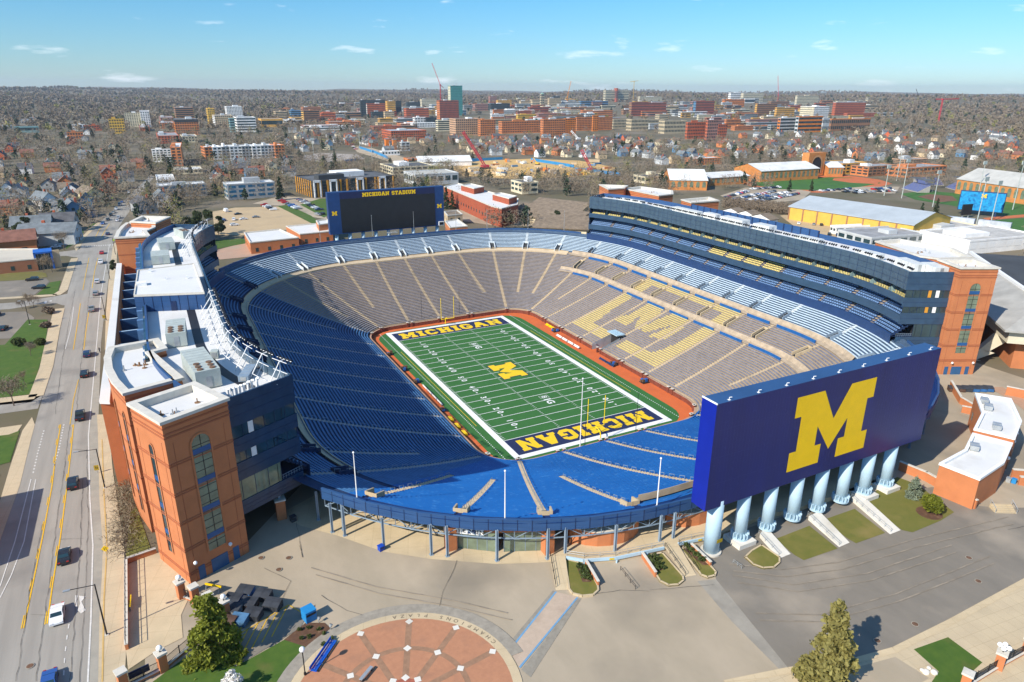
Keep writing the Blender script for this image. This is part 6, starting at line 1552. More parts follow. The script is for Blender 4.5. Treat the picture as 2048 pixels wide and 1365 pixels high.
B('red brick school with blue grey roof in the middle distance', 764, 783, 853, 284, 263, 'red', 4, 0, 'grid', roof=mat('roof_bluegrey', (.32, .4, .45))); B('brown dormitory with grey gables', 997, 1004, 1080, 268, 244, 'brick', 5, 0, 'grid', roof=roof_t); T = B('left half of the long orange brick dormitory slab', 1080, 1086, 1130, 277, 240, 'brick', 8, 0, 'grid', roof=roof_t); B('brick corner of the long dormitory slab', 1128, 1130, 1151, 272, 238, 'orange', 8, 0, 'grid'); B('right half of the long orange brick dormitory slab', 1150, 1153, 1224, 262, 236, 'brick', 7, 0, 'grid'); B('brick stair shaft on the long dormitory slab', 1183, 1185, 1196, 263, 232, 'orange', 8, 0, 'grid', pent=0)
T = B('cream stone bell tower with pointed cap', 1078, 1082, 1092, 214, 189, 'stone', 5, 0, 'wide', pent=0, D=11, maxw=16)
mb = MB(); mb.tube((T['w']/2, T['d']/2, T['h']), (T['w']/2, T['d']/2, T['h']+8), T['w']*.6, 4, 0, .3); mb.build('cap', mat('copper_cap', (.2, .33, .27)), T)
B('big brown brick library with rows of slits', 1257, 1262, 1331, 233, 206, 'dkred', 5, 0, 'grid', wall2='brown'); B('white banded hospital slab with red shaft', 1206, 1210, 1275, 205, 181, 'cream', 7, 0, 'band'); B('red stair shaft on the white banded slab', 1231, 1232, 1235, 205, 177, 'dkred', 1, pent=0); B('long pale yellow block right of the banded slab', 1275, 1279, 1349, 205, 194, 'cream', 4); B('brown block with blue glass front', 1385, 1390, 1427, 230, 203, 'dkred', 5, 0, 'grid', wall2='blue'); B('low blue roofed hall left of the banded slab', 1157, 1162, 1229, 213, 203, 'blue', 2, 0, 'band'); B('red roofed theatre left of the library', 1055, 1060, 1101, 226, 215, 'dkred', 2); B('yellow low block left of the dormitory slab', 1032, 1036, 1072, 241, 230, 'yellow', 3); B('long cream block in front of the red theatre', 1108, 1114, 1160, 232, 221, 'cream', 3); B('brick block with white roof left of the library', 1160, 1165, 1225, 235, 222, 'brick', 3, roof=roof_w)
B('gold block beside the bell tower', 1095, 1098, 1122, 216, 197, 'tan', 5); B('dark glass box behind the bell tower block', 1104, 1107, 1119, 207, 193, 'dark', 4, 0, 'band'); B('orange block far behind the peach dormitory', 992, 996, 1023, 216, 201, 'gold', 4); B('pink brick tower at the back of the campus', 977, 980, 994, 207, 193, 'pink', 5); B('pink brick hall below the pink tower', 945, 950, 1000, 222, 209, 'pink', 3); B('dark low hall behind the peach dormitory', 976, 982, 1020, 222, 208, 'dark', 3, 0, 'band'); B('long low white roof in the campus middle', 980, 990, 1060, 229, 221, 'lgrey', 2, roof=roof_w)
for i, (a, b, c_, d, l) in enumerate(((1226, 1264, 258, 240, 'low stone hall at the left of the gothic row'), (1262, 1296, 262, 240, 'stone gothic hall with gabled windows'), (1296, 1330, 258, 241, 'stone gothic hall beside the turrets'), (1328, 1372, 268, 243, 'pale stone gothic hall with grey roof'), (1318, 1336, 243, 230, 'turreted stone tower behind the gothic row'))): B(l, a-2, a, b, c_, d, 'stone', 3, 0, 'grid', roof=roof_t, D=18, pent=0)
B('red gothic brick hall left of the square tower', 1369, 1373, 1410, 279, 246, 'red', 5, 0, 'grid', roof=roof_t); B('square red gothic brick tower with pale trim', 1408, 1412, 1433, 286, 241, 'pink', 7, 0, 'grid', wall2='red'); B('right wing of the red gothic hall', 1432, 1434, 1452, 280, 250, 'red', 5, 0, 'grid', roof=roof_t); B('small brick hall right of the gothic hall', 1447, 1451, 1480, 258, 240, 'brick', 3)
B('white hospital block with blue top', 1455, 1460, 1492, 206, 186, 'white', 5); B('cream hospital tower on the skyline', 1480, 1485, 1525, 207, 187, 'cream', 6); B('orange low wing under the white hospital', 1443, 1448, 1488, 214, 200, 'orange', 3); B('brown hall left of the red mast', 1508, 1512, 1552, 232, 208, 'brown', 6, 0, 'grid', wall2='gold'); B('gold brick block under the red mast', 1548, 1552, 1588, 233, 216, 'gold', 4); B('beige twin tower on the right skyline', 1588, 1592, 1635, 214, 192, 'cream', 7, 0, 'grid'); B('white block below the beige twin tower', 1598, 1626, 1656, 236, 214, 'white', 5, wall2='cream'); B('red brick tower with white crown on the right skyline', 1662, 1668, 1728, 234, 205, 'red', 8, 0, 'grid', trim='white')
B('orange parking block with grey stair towers', 1588, 1594, 1642, 266, 234, 'orange', 4, 0, 'band', wall2='lgrey'); B('grey and orange lab block left of the orange parking block', 1553, 1558, 1592, 264, 237, 'lgrey', 4, 0, 'band', wall2='orange'); B('brown arena block with orange frame at the right', 1654, 1660, 1738, 263, 239, 'brown', 2, 0, 'wide', trim='orange'); B('grey stair tower right of the orange parking block', 1641, 1643, 1656, 265, 237, 'lgrey', 2, pent=0); B('white long wing behind the arena block', 1655, 1660, 1726, 238, 233, 'cream', 2, pent=0); B('brick flats in front of the arena block', 1440, 1446, 1520, 238, 228, 'brick', 2); B('tan brick flats below the gold block', 1520, 1526, 1560, 246, 234, 'tan', 3)
r_ = random.Random(11)
fill = ['red', 'brick', 'tan', 'white', 'cream', 'grey', 'brown', 'lgrey', 'pink', 'gold']; cols_ = {}
for i in range(225):
    x = r_.uniform(560, 1560) if i < 150 else r_.uniform(980, 1740); y = r_.uniform(212, 262) if i < 150 else r_.uniform(203, 240); w = r_.uniform(16, 56)*(y-150)/80; h = r_.uniform(4.5, 11); k = r_.choice(fill)
    T = B('x', x-w*.12, x, x+w, y, y-h, k, max(1, int(h/3.5)), 0, r_.choice(['grid', 'band']), roof=r_.choice([roof_w, roof_g, roof_w, roof_d]), pent=r_.choice([0, 1])); T['group'] = 'low town blocks between the towers'; cols_.setdefault(k, []).append(T)
NM = {'lgrey': 'pale grey', 'brick': 'orange brick', 'red': 'red brick', 'pink': 'pinkish brick'}
for k, L in cols_.items(): rank_labels(L, f'low {NM.get(k, k)} town block between the downtown towers')
# gabled halls
def gable(label, r0, r1, zr, W, eave, wall, roof, name='hall', cat='hall', arches=0, over=.6, end=0, zb=-3, band=None, side=1):
    """ridge given by two photo pixels at height zr"""
    a, b = at(*r0, zr), at(*r1, zr); d = (b-a).xy; L = d.length; ang = math.atan2(d.y, d.x); T = thing(name, label, cat, (a.x, a.y, near_z(a.x)), ang)
    h = W/2; mb = MB(); mb.prism([(0, -h), (L, -h), (L, h), (0, h)], zb, eave, top=False)
    for x in (0, L): mb.poly([(x, -h, eave), (x, h, eave), (x, 0, zr)])
    mb.build('wall', wall, T); mb = MB(); e = over; k = (zr-eave)/h
    for s in (-1, 1):
        mb.poly([(-e, 0, zr+.15), (L+e, 0, zr+.15), (L+e, s*(h+e), eave-e*k+.15), (-e, s*(h+e), eave-e*k+.15)]); mb.poly([(-e, s*(h+e), eave-e*k+.15), (L+e, s*(h+e), eave-e*k+.15), (L+e, s*(h+e), eave-e*k-.3), (-e, s*(h+e), eave-e*k-.3)])
    mb.build('roof', roof, T)
    if arches:
        pl = Plane((0, -h), (L, -h), (0, -1)); mb0 = None; w = L/arches
        for i in range(arches): mb = MB(); mb.poly([pl.q(x, z, .1) for x, z in arch_pts(w*(i+.5), w*.55, eave*.3, eave*.85, 6)]); mb.build('arched_window', glass_g, T)
    if band:
        n = band; pl = Plane((0, -h), (L, -h), (0, -1))
        for i in range(n): mb = MB(); pl.slab(mb, L*i/n, L*i/n+.9, 0, eave-.3, 0, .25); mb.build('pilaster', wm('brown'), T)
    TOWN.append((Vector((a.x, a.y, 0))+Vector((math.sin(ang)*h, -math.cos(ang)*h, 0)), d.normalized(), L, W)); return T
ob_ = brick; tanb = mat('tan_brick', (.52, .21, .06), .85, .15, .3)
gable('orange brick fieldhouse with white gabled roof and porch', (1336, 332), (1408, 333), 15, 46, 8.5, tanb, roof_w, 'fieldhouse', arches=6); gable('lower long wing of the orange brick fieldhouse', (1385, 341), (1480, 336), 10, 26, 7, tanb, roof_w, 'fieldhouse', arches=10)
gable('long brick track hall with white roof and a row of arched windows', (1497, 322), (1612, 317), 15, 36, 10, tanb, roof_w, 'track_hall', arches=13); gable('right wing of the brick track hall beyond the great arch', (1645, 318), (1675, 318), 13, 30, 9, tanb, roof_w, 'track_hall', arches=5)
c = at(1630, 348, 0); T = thing('arch_gate', 'tall brick gate with one great arch in the track hall', 'gatehouse', c, R(2)); mb = MB(); w, t_, h = 12, 8, 20
mb.prism([(-w, 0), (w, 0), (w, t_), (-w, t_)], -2, h); mb.build('wall', tanb, T); pl = Plane((-w, 0), (w, 0), (0, -1)); mb = MB(); mb.poly([pl.q(x, z, .15) for x, z in arch_pts(w, 13, .5, 16, 10)]); mb.build('great_arch', dark_m, T); mb = MB(); A0, A1 = arch_pts(w, 13, .5, 16, 10), arch_pts(w, 16, .5, 17.8, 10)
for i in range(1, len(A0)-1): mb.poly([pl.q(*A0[i], .4), pl.q(*A0[i+1], .4), pl.q(*A1[i+1], .4), pl.q(*A1[i], .4)])
mb.build('arch_ring', mat('pale_brick', (.55, .3, .14), .85, .1), T)
B('tan block with dark windows right of the track hall', 1676, 1682, 1730, 350, 329, 'gold', 3, 0, 'wide', D=26); B('brown brick offices beside the round tank', 1730, 1735, 1792, 354, 335, 'brown', 3, 0, 'wide', D=20, wall2='brick'); B('long brick ticket hall with blue glass and gables', 1790, 1812, 1890, 356, 338, 'brick', 2, 0, 'wide', roof=roof_g, D=26); B('white parking deck in the trees at right', 1805, 1808, 1853, 333, 321, 'peach', 3, 0, 'band', D=18); B('brick flats beyond the fieldhouse', 1380, 1388, 1443, 331, 319, 'brick', 3, 0, 'grid', roof=roof_w, D=16); B('low cream and brown block left of the fieldhouse', 1283, 1290, 1338, 368, 355, 'cream', 1, 0, 'wide', roof=roof_d, D=18)
T = gable('great brick hall with grey barrel roof and tall arched windows at the right', (1960, 330), (2120, 348), 20, 40, 12, tanb, mat('roof_pale', (.45, .44, .40), .8, .15, .1), 'fieldhouse', arches=12)
T = gable('long yellow practice hall with wide pale grey roof', (1622, 384), (1872, 416), 13.5, 44, 8.5, mat('hall_yellow', (.64, .40, .07), .7, .08, .2), mat('roof_steel', (.40, .44, .46), .6, .1, .1), 'practice_hall', band=8)
for i, q in enumerate((((1463, 409), (1478, 407)), ((1493, 414), (1510, 412)), ((1522, 420), (1538, 418)))): gable(('left', 'middle', 'right')[i]+' of three white sheds with brown roofs behind the eastern stand', *q, 6.5, 15, 4, wm('white'), roof_b, 'shed', 'shed')
gable('white gabled barn with bright roof by the building site', (833, 308), (938, 306), 10, 26, 5, wm('white'), roof_w, 'barn', 'barn'); B('small brick cube left of the bright white barn', 811, 816, 841, 333, 319, 'brick', 1, 0, 'wide', pent=0, D=14)
B('long dark roofed workshop behind the ochre apartments', 765, 786, 868, 352, 336, 'cream', 2, 0, 'wide', roof=roof_d, D=40); B('pale grey metal hall right of the workshop', 824, 831, 917, 372, 351, 'lgrey', 1, 0, 'wide', roof=mat('roof_sand', (.46, .44, .38)), D=30, pent=0)
T = B('ochre and black apartment house with white framed bays beyond the video board', 593, 627, 790, 396, 364, 'dark', 5, 7, 'band', roof=roof_d, pent=2); Wd, Dp, H = T['w'], T['d'], T['h']; och = mat('ochre_panel', (.62, .28, .03))
for i in range(26):
    x = Wd*(i+.3)/26; 
    if i % 6 in (1, 2, 4): mb = MB(); mb.box(x, x+1.3, -.5, -.1, 0, H+.4); mb.build('ochre_fin', och, T)
for x in (.01, .2, .52, .8):
    mb = MB(); a = Wd*x; b = a+Wd*.085; mb.box(a, a+.9, -1.2, -.1, 0, H+.7); mb.box(b-.9, b, -1.2, -.1, 0, H+.7); mb.box(a, b, -1.2, -.1, H-.8, H+.72); mb.build('white_bay_frame', white_p, T)
for i in range(8): y = Dp*(i+.4)/8; mb = MB(); mb.box(-.5, -.1, y, y+1.4, 0, H+.4); mb.build('ochre_fin', och, T)
mb = MB(); mb.box(Wd*.35, Wd*.7, Dp*.45, Dp*.47, H, H+2.2); mb.box(Wd*.35, Wd*.7, Dp*.78, Dp*.8, H, H+2.2); mb.build('courtyard_wall', white_p, T)
def flat(label, z, q, wall, h=None, roof=None, name='flat_building', cat='building', win=1, cop=None):
    """building from the photo outline of its roof at height z above the ground"""
    pts = [tuple(at(x, y, z).xy) for x, y in q]; n = len(pts); c = Vector((sum(p[0] for p in pts)/n, sum(p[1] for p in pts)/n)); T = thing(name, label, cat, (c.x, c.y, 0)); L = [(p[0]-c.x, p[1]-c.y) for p in pts]
    mb = MB(); mb.prism(L, -3, z-.4, top=False); mb.build('wall', wall, T); parapet_roof(L, z, T, .5, .6, cm=cop, rm=roof, over=.12)
    for i in range(n):
        A, B_ = Vector(L[i]), Vector(L[(i+1) % n]); pl = Plane(A, B_, (A+B_)/2)
        if pl.L > 7 and win:
            k = int(pl.L/5)
            for j in range(k):
                if (j+i) % win == 0: mb = MB(); s = pl.L*(j+.5)/k; pl.slab(mb, s-.7, s+.7, 1.0, min(z-1.6, 2.9), 0, .06); mb.build('window', glass, T)
    r = max(Vector(p).length for p in L); TOWN.append((Vector((c.x-r*.6, c.y-r*.6, 0)), Vector((1, 0)), r*1.2, r*1.2)); return T
flat('long red brick school with white roof right of the video board', 9, ((888, 373), (915, 366), (1012, 392), (1037, 397), (1035, 409), (1003, 417), (985, 413)), brick_red, roof=white_roof)
for q, l in ((((985, 388), (1001, 385), (1034, 392), (1018, 397)), 'square brick penthouse on the red brick school'), (((922, 370), (942, 367), (968, 373), (948, 377)), 'low brick penthouse at the back of the red brick school')): flat(l, 12.5, q, brick_red, roof=white_roof, win=0)
B('white framed pavilion with dark roof beyond the school', 1022, 1044, 1076, 389, 367, 'cream', 2, 0, 'wide', roof=roof_d, pent=1)
for i, q in enumerate((((1082, 388), (1180, 398)), ((1053, 398), (1178, 416)), ((1080, 420), (1180, 424)))): gable(('back', 'middle', 'front')[i]+' row of the sprawling brown shingle roofed school', *q, 8.5, 30, 4, wm('cream'), roof_b, 'school_wing', 'school', arches=0, over=1.5)
# gatehouses round the stadium
gh = brick
flat('upper brick gatehouse with white roof right of the M board', 7.0, ((1951, 786), (2022, 797), (2043, 842), (2030, 876), (1949, 857), (1965, 825)), gh, roof=white_roof, name='gatehouse', win=3, cop=white_p)
flat('lower brick gatehouse with white roof right of the M board', 7.0, ((1946, 866), (2025, 886), (2008, 925), (1960, 957), (1880, 926), (1930, 899)), gh, roof=white_roof, name='gatehouse', win=0, cop=white_p)
flat('brick ticket house with white roof left of the far rim', 6, ((488, 465), (560, 458), (597, 475), (500, 485)), gh, roof=white_roof, name='gatehouse', win=1); flat('brick ticket house with white roof left of the video board', 6, ((572, 452), (640, 446), (665, 462), (600, 468)), gh, roof=white_roof, name='gatehouse', win=1); flat('square brick stair house beside the video board', 9, ((632, 441), (655, 438), (662, 446), (637, 449)), gh, roof=white_roof, name='gatehouse', win=0)
flat('brick ticket house with white roof right of the video board', 6, ((890, 442), (915, 438), (935, 452), (900, 455)), gh, roof=white_roof, name='gatehouse', win=1); flat('tan pump house by the dark conifers beyond the rim', 5, ((888, 423), (915, 420), (925, 428), (895, 431)), wm('tan'), roof=roof_b, win=1)
def wall_run(label, q, h, m=None):
    p = P(*q); a = Vector(p[0]); t = thing('brick_wall', label, 'wall', (a.x, a.y, near_z(a.x))); mb = MB()
    for i in range(len(p)-1): pl = Plane(Vector(p[i])-a, Vector(p[i+1])-a, (0, -1)); pl.slab(mb, 0, pl.L, -1, h, -.2, .2, 0); pl.slab(mb, -.1, pl.L+.1, h, h+.15, -.3, .3, 1)
    mb.build('masonry', [m or brick, cap_m], t)
wall_run('long low orange brick wall before the lower gatehouse', ((1797, 940), (1850, 962), (1900, 990), (1950, 1019)), 2.0); wall_run('low brick wall stepping down beside the far corner tower', ((1900, 775), (1920, 808), (1945, 822)), 2.0); wall_run('short brick wall left of the upper gatehouse', ((1922, 825), (1945, 830)), 1.8)
t = thing('stair_wall', 'brick stair walls with pale copings at the right of the gatehouse', 'stairs', gat(2020, 955)); mb = MB(); pl = Plane((0, 0), (8, -6), (0, -1)); 
for o_ in (0, 3): pl.slab(mb, 0, pl.L, -2, 2.0, o_, o_+.4, 0); pl.slab(mb, 0, pl.L, 2.0, 2.2, o_-.1, o_+.5, 1)
mb.build('masonry', [brick, cap_m], t)
t = thing('entry_steps', 'small concrete steps with rails at the gatehouse corner', 'stairs', gat(1978, 1015), R(-30)); mb = MB()
for i in range(5): mb.box(0, 4, -i*.4-.4, -i*.4, -.6, .9-i*.18)
mb.build('steps', concrete, t); mb = MB()
for x in (0, 4): mb.tube((x, 0, 1.9), (x, -2, 1.0), .05, 5); mb.tube((x, 0, .9), (x, 0, 1.9), .05, 5); mb.tube((x, -2, 0), (x, -2, 1), .05, 5)
mb.build('handrail', metal_g, t)
gl = []
for x, y in ((1958, 980), (1975, 968), (1993, 950), (1998, 930), (2006, 915), (2012, 898), (2018, 880)):
    p = gat(x, y); t = thing('wall_globe_lamp', 'x', 'lamp', (p.x, p.y, p.z+4.2), R(-35), 'globe lamps on the lower gatehouse wall'); mb = MB(); mb.tube((0, 0, 0), (.8, -.6, 0), .08, 6); mb.build('bracket', black_m, t); mb = MB(); mb.ball((.9, -.7, .3), .4, 0, 10, 7); mb.build('globe', lamp_m, t); gl.append(t)
rank_labels(gl, 'white globe lamp on the right wall of the lower gatehouse')
us3 = []
for x, y in ((1968, 805), (1976, 818), (1993, 857), (1948, 898)):
    p = at(x, y, 6.6); us3.append(unit((p.x, p.y), (.8, .5), 2.2, 1.6, 1.2, 6.45, 'x', 0, metal_g, 'units on the gatehouse roofs'))
rank_labels(us3, 'small grey unit on a white gatehouse roof', lambda o: -o.location.y, 'from the near end')
# the arena at the right edge
c = at(2010, 760, -2.6); T = thing('arena', 'concrete arena with dark roof and curved buttress at the right edge', 'arena', (c.x+4, c.y+6, -2.6), R(-44)); mb = MB(); mb.box(6, 90, 4, 90, -2, 9); mb.build('wall', brick, T)
mb = MB(); mb.box(2, 94, 0, 94, 9, 13.5); mb.build('concrete_band', mat('arena_concrete', (.62, .56, .42), .85, .1, .2), T)
mb = MB(); z0, z1 = 13.5, 19; mb.poly([(0, -2, z0), (96, -2, z0), (84, 14, z1), (14, 14, z1)]); mb.poly([(0, 96, z0), (0, -2, z0), (14, 14, z1), (14, 84, z1)]); mb.poly([(0, -2, z0-.6), (96, -2, z0-.6), (96, -2, z0), (0, -2, z0)]); mb.poly([(0, 96, z0-.6), (0, -2, z0-.6), (0, -2, z0), (0, 96, z0)]); mb.build('sloped_roof', mat('arena_slope', (.36, .35, .32), .8, .15, .15), T)
mb = MB(); mb.poly([(14, 14, z1), (84, 14, z1), (84, 84, z1), (14, 84, z1)]); mb.build('roof', mat('arena_roof', (.055, .058, .062), .85, .2, .1), T); mb = MB(); mb.box(13, 85, 13, 14, z1-.4, z1+.5); mb.box(13, 14, 14, 85, z1-.4, z1+.5); mb.build('roof_edge', white_p, T)
for y in (8, 34, 60):
    mb = MB(); p0 = [(2, 9), (-1.5, 4), (-4.5, 1), (-7, -.5)]
    for (xa, za), (xb, zb_) in zip(p0, p0[1:]): mb.poly([(xa, y, za), (xb, y, zb_), (xb, y+2.5, zb_), (xa, y+2.5, za)]); mb.poly([(xa, y, za), (xb, y, zb_), (xb+2, y, zb_-1), (xa+4, y, za-1)]); mb.poly([(xa, y+2.5, za), (xb, y+2.5, zb_), (xb+2, y+2.5, zb_-1), (xa+4, y+2.5, za-1)])
    mb.build('buttress', mat('arena_concrete', (.62, .56, .42)), T)
wall_run('low brick wall in front of the arena at the right edge', ((2010, 790), (2060, 800)), 2.5)
struct_sheet('brick_walk', P((1975, 775), (2005, 775), (2100, 830), (2100, 860), (2020, 800)), layered('pale_brick_walk', (.45, .27, .17), (.4, .24, .15), (.36, .25, .17), .8, .2), .06)
# warehouses, trailer and goods wagons east of the stadium
B('long white warehouse with pale roof right of the eastern stand', 1838, 1846, 1975, 482, 467, 'cream', 1, -8, 'wide', roof=mat('roof_dusty', (.46, .44, .40), .85, .2, .2), pent=2, D=30); B('white garage with a row of doors at the right edge', 1925, 1934, 2075, 510, 484, 'white', 1, -8, 'wide', roof=mat('roof_dusty', (.46, .44, .40), .85, .2, .2), pent=1, D=30, gm=white_p); B('grey roofed white shop left of the warehouses', 1730, 1740, 1850, 497, 478, 'lgrey', 1, -8, 'wide', roof=roof_g, pent=1, D=24); B('white trailer office in the eastern parking lot', 1667, 1670, 1741, 469, 456, 'white', 1, -14, 'wide', roof=roof_w, pent=0, D=5, name='trailer', cat='trailer')
wg = []; w0, w1 = gat(1755, 433), gat(2075, 470); dw = (w1-w0).xy; Lw = dw.length; dw.normalize(); n = int(Lw/19)
for i in range(n):
    p = w0.xy+dw*(i*19+1); t = thing('goods_wagon', 'x', 'train wagon', (p.x, p.y, near_z(p.x)), math.atan2(dw.y, dw.x), 'goods wagons on the railway'); mb = MB(); mb.box(0, 17, -1.5, 1.5, 1.1, 5.2); mb.build('body', mat('wagon_white', (.50, .54, .58), .6, .2, .3), t); mb = MB()
    for x in (2, 14.5):
        for dx in (-.8, .8): mb.tube((x+dx, -1, .5), (x+dx, 1, .5), .5, 8)
    mb.build('bogie', black_m, t); wg.append(t)
rank_labels(wg, 'pale grey goods wagon on the railway behind the eastern lots')
struct_sheet('railway_bed', [tuple(w0.xy+Vector((dw.y, -dw.x))*4), tuple(w1.xy+Vector((dw.y, -dw.x))*4), tuple(w1.xy-Vector((dw.y, -dw.x))*4), tuple(w0.xy-Vector((dw.y, -dw.x))*4)], mat('ballast', (.24, .2, .16), .95, .2, .5), .04)
# sports grounds
struct_sheet('running_track', P((1480, 366), (1500, 361), (1560, 356), (1640, 352), (1700, 352), (1760, 360), (1785, 368), (1740, 379), (1640, 386), (1560, 384), (1510, 376)), mat('track_red', (.50, .14, .05), .9, .1, .2), .05)
struct_sheet('infield', P((1502, 366), (1540, 361), (1600, 357.5), (1660, 355), (1700, 356), (1748, 362), (1762, 367), (1720, 374.5), (1640, 381), (1560, 379), (1515, 372)), mat('infield_green', (.045, .13, .02), .95, .15, .1), .07)
struct_sheet('red_field_end', P((1668, 357), (1720, 357), (1758, 364), (1755, 369), (1700, 366), (1665, 361)), mat('track_red', (.50, .14, .05)), .08)
struct_sheet('baseball_field', P((1800, 388), (1850, 382), (1900, 386), (1990, 390), (2100, 415), (2100, 440), (2010, 432), (1905, 412), (1830, 400)), mat('infield_green', (.045, .13, .02)), .06); struct_sheet('infield_dirt', P((1835, 394), (1860, 389), (1905, 393), (1915, 402), (1880, 405)), mat('dirt_brown', (.16, .08, .045), .95, .15, .3), .08); struct_sheet('softball_field', P((1975, 442), (2100, 432), (2100, 470), (2010, 464)), mat('infield_green', (.045, .13, .02)), .06)
struct_sheet('warning_track', P((1965, 437), (2100, 425), (2100, 431), (1975, 441)), mat('track_red', (.50, .14, .05)), .09)
for i, (a, b) in enumerate((((1803, 378), (1835, 386)), ((1838, 372), (1888, 372)), ((1890, 376), (1935, 388)))):
    p, q = gat(*a), gat(*b); d = (q-p).xy; t = thing('grandstand', ('left', 'middle', 'right')[i]+' section of blue seats around the ball field', 'grandstand', p, math.atan2(d.y, d.x)); mb = MB()
    for k in range(9): mb.box(0, d.length, k*1.1, k*1.1+1.1, -1, .8+k*.6)
    mb.build('terrace', mat('stand_grey', (.35, .33, .30)), t)
    for k in range(9): mb = MB(); mb.box(.5, d.length-.5, k*1.1+.4, k*1.1+.9, .8+k*.6, 1.2+k*.6); mb.build('seat_row', mat('stand_blue', (.01, .07, .34), .5, .1), t)
    if i != 1: mb = MB(); mb.box(0, d.length, 5, 13, 9.5, 10); mb.box(0, .4, 12, 12.4, 0, 9.5); mb.box(d.length-.4, d.length, 12, 12.4, 0, 9.5); mb.build('canopy', roof_d, t)
p = gat(1912, 428); q = gat(2003, 436); d = (q-p).xy; t = thing('ball_field_screen', 'bright blue video screen with a small yellow M at the ball field', 'video screen', p, math.atan2(d.y, d.x)); mb = MB(); L = d.length; mb.box(0, L, 0, 2, 3, 16); mb.build('frame', navy, t)
m_ = layered('screen_picture', (.01, .16, .42), (.02, .35, .62), (.01, .06, .2), .6, .3, .4); mb = MB(); mb.box(.5, L-.5, -.1, 0, 3.4, 15.5); mb.build('screen', m_, t); mb = MB(); mb.poly([(L*.47+u*3, -.2, 12+v*2.6) for u, v in BLOCK_M]); mb.build('logo', maize, t)
for x in (L*.15, L*.5, L*.85): mb = MB(); mb.box(x-.4, x+.4, .4, 1.4, -1, 3); mb.build('post', navy, t)
t = thing('score_panel', 'small black score panel left of the bright blue screen', 'scoreboard', gat(1922, 437), R(-10)); mb = MB(); mb.box(0, 8, 0, 1, 2, 9); mb.build('panel', black_m, t); mb = MB(); mb.box(1, 1.6, .2, .8, 0, 2); mb.box(6, 6.6, .2, .8, 0, 2); mb.build('post', metal_g, t)
lp = []
for x, y, h in ((1803, 397, 30), (1793, 362, 32), (1865, 414, 26), (1952, 452, 30), (1982, 444, 26), (2025, 420, 34), (1955, 395, 28), (1768, 392, 24), (745, 330, 26), (720, 300, 24), (628, 318, 24)):
    p = gat(x, y); t = thing('floodlight_mast', 'x', 'floodlight', p, 0, 'tall floodlight masts'); mb = MB(); mb.tube((0, 0, 0), (0, 0, h), .35, 6, 0, .2); mb.build('mast', metal_l, t); mb = MB(); mb.box(-2.2, 2.2, -.3, .3, h-2.5, h); mb.build('lamp_rack', metal_l, t); lp.append(t)
rank_labels(lp, 'tall pale floodlight mast over the sports grounds')
# building site
site = P((925, 352), (900, 335), (960, 322), (1060, 318), (1160, 322), (1235, 336), (1200, 350), (1120, 356), (1010, 358)); struct_sheet('building_site', site, layered('site_sand', (.62, .40, .14), (.55, .34, .12), (.42, .29, .16), .08, .05), .05)
struct_sheet('site_road', P((700, 290), (745, 297), (830, 322), (850, 335), (800, 330), (715, 305)), layered('site_sand', 0, 0, 0, 0, 0) if False else mat('site_tan', (.42, .33, .22), .95, .2, .1), .05)
hd = []; mhd = mat('hoarding_blue', (.03, .22, .46), .6, .15, .3)
for a, b in (((870, 327), (930, 324)), ((930, 324), (1005, 320)), ((1062, 322), (1112, 330)), ((1112, 330), (1148, 336)), ((1150, 342), (1200, 347)), ((1200, 347), (1240, 352)), ((745, 305), (775, 318)), ((718, 297), (745, 306)), ((690, 326), (720, 322))):
    p, q = gat(*a), gat(*b); d = (q-p).xy; t = thing('hoarding', 'x', 'fence', p, math.atan2(d.y, d.x), 'blue hoardings of the building site'); mb = MB(); mb.box(0, d.length, -.1, .1, 0, 3.2); mb.build('panel', mhd, t); mb = MB()
    for i in range(int(d.length/4)+1): mb.box(i*4, i*4+.2, .1, .3, 0, 3.3)
    mb.build('post', metal_g, t); hd.append(t)
rank_labels(hd, 'blue site hoarding by the sandy building site')
cts = []; r_ = random.Random(4)
for i in range(40):
    x, y = r_.uniform(930, 1210), r_.uniform(324, 352); p = gat(x, y); w, l, h = r_.uniform(2.4, 4), r_.uniform(5, 13), r_.uniform(1.5, 3.4); k = r_.choice(['white', 'lgrey', 'cream', 'orange', 'blue', 'yellow', 'tan', 'tan']); t = thing('site_container', 'x', 'container', p, r_.uniform(0, 3), 'containers and stacks on the building site'); mb = MB(); mb.box(0, l, 0, w, -.3, h); mb.build('box', wm(k), t); mb = MB(); mb.box(-.05, 0, .3, w-.3, .1, h-.2); mb.build('door', wm('grey'), t); t['k'] = k; cts.append(t)
for k in set(t['k'] for t in cts): rank_labels([t for t in cts if t['k'] == k], f'{NM.get(k, k)} container or stack on the sandy building site')
for i, (x, y, l) in enumerate(((1047, 352, 'yellow excavator left on the sandy building site'), (1092, 347, 'dark excavator in the middle of the building site'), (1075, 330, 'yellow drill rig behind the excavators'))):
    t = thing('excavator', l, 'excavator', gat(x, y), R(60*i)); k = wm('yellow') if i != 1 else wm('dark')
    for s in (-1, 1): mb = MB(); mb.box(-2.2, 2.2, s*1.3-.4, s*1.3+.4, 0, 1); mb.build('track', black_m, t)
    mb = MB(); mb.box(-2, 2, -1.4, 1.4, 1, 2.4); mb.box(.4, 1.8, .1, 1.3, 2.4, 3.6); mb.build('body', k, t); mb = MB(); mb.tube((1.6, -.4, 2), (5.5, -.4, 7.5), .4, 5); mb.tube((5.5, -.4, 7.5), (8, -.4, 2.5), .3, 5); mb.build('boom', k, t); mb = MB(); mb.box(7.3, 8.6, -.9, .2, 1.3, 2.6); mb.build('bucket', black_m, t)
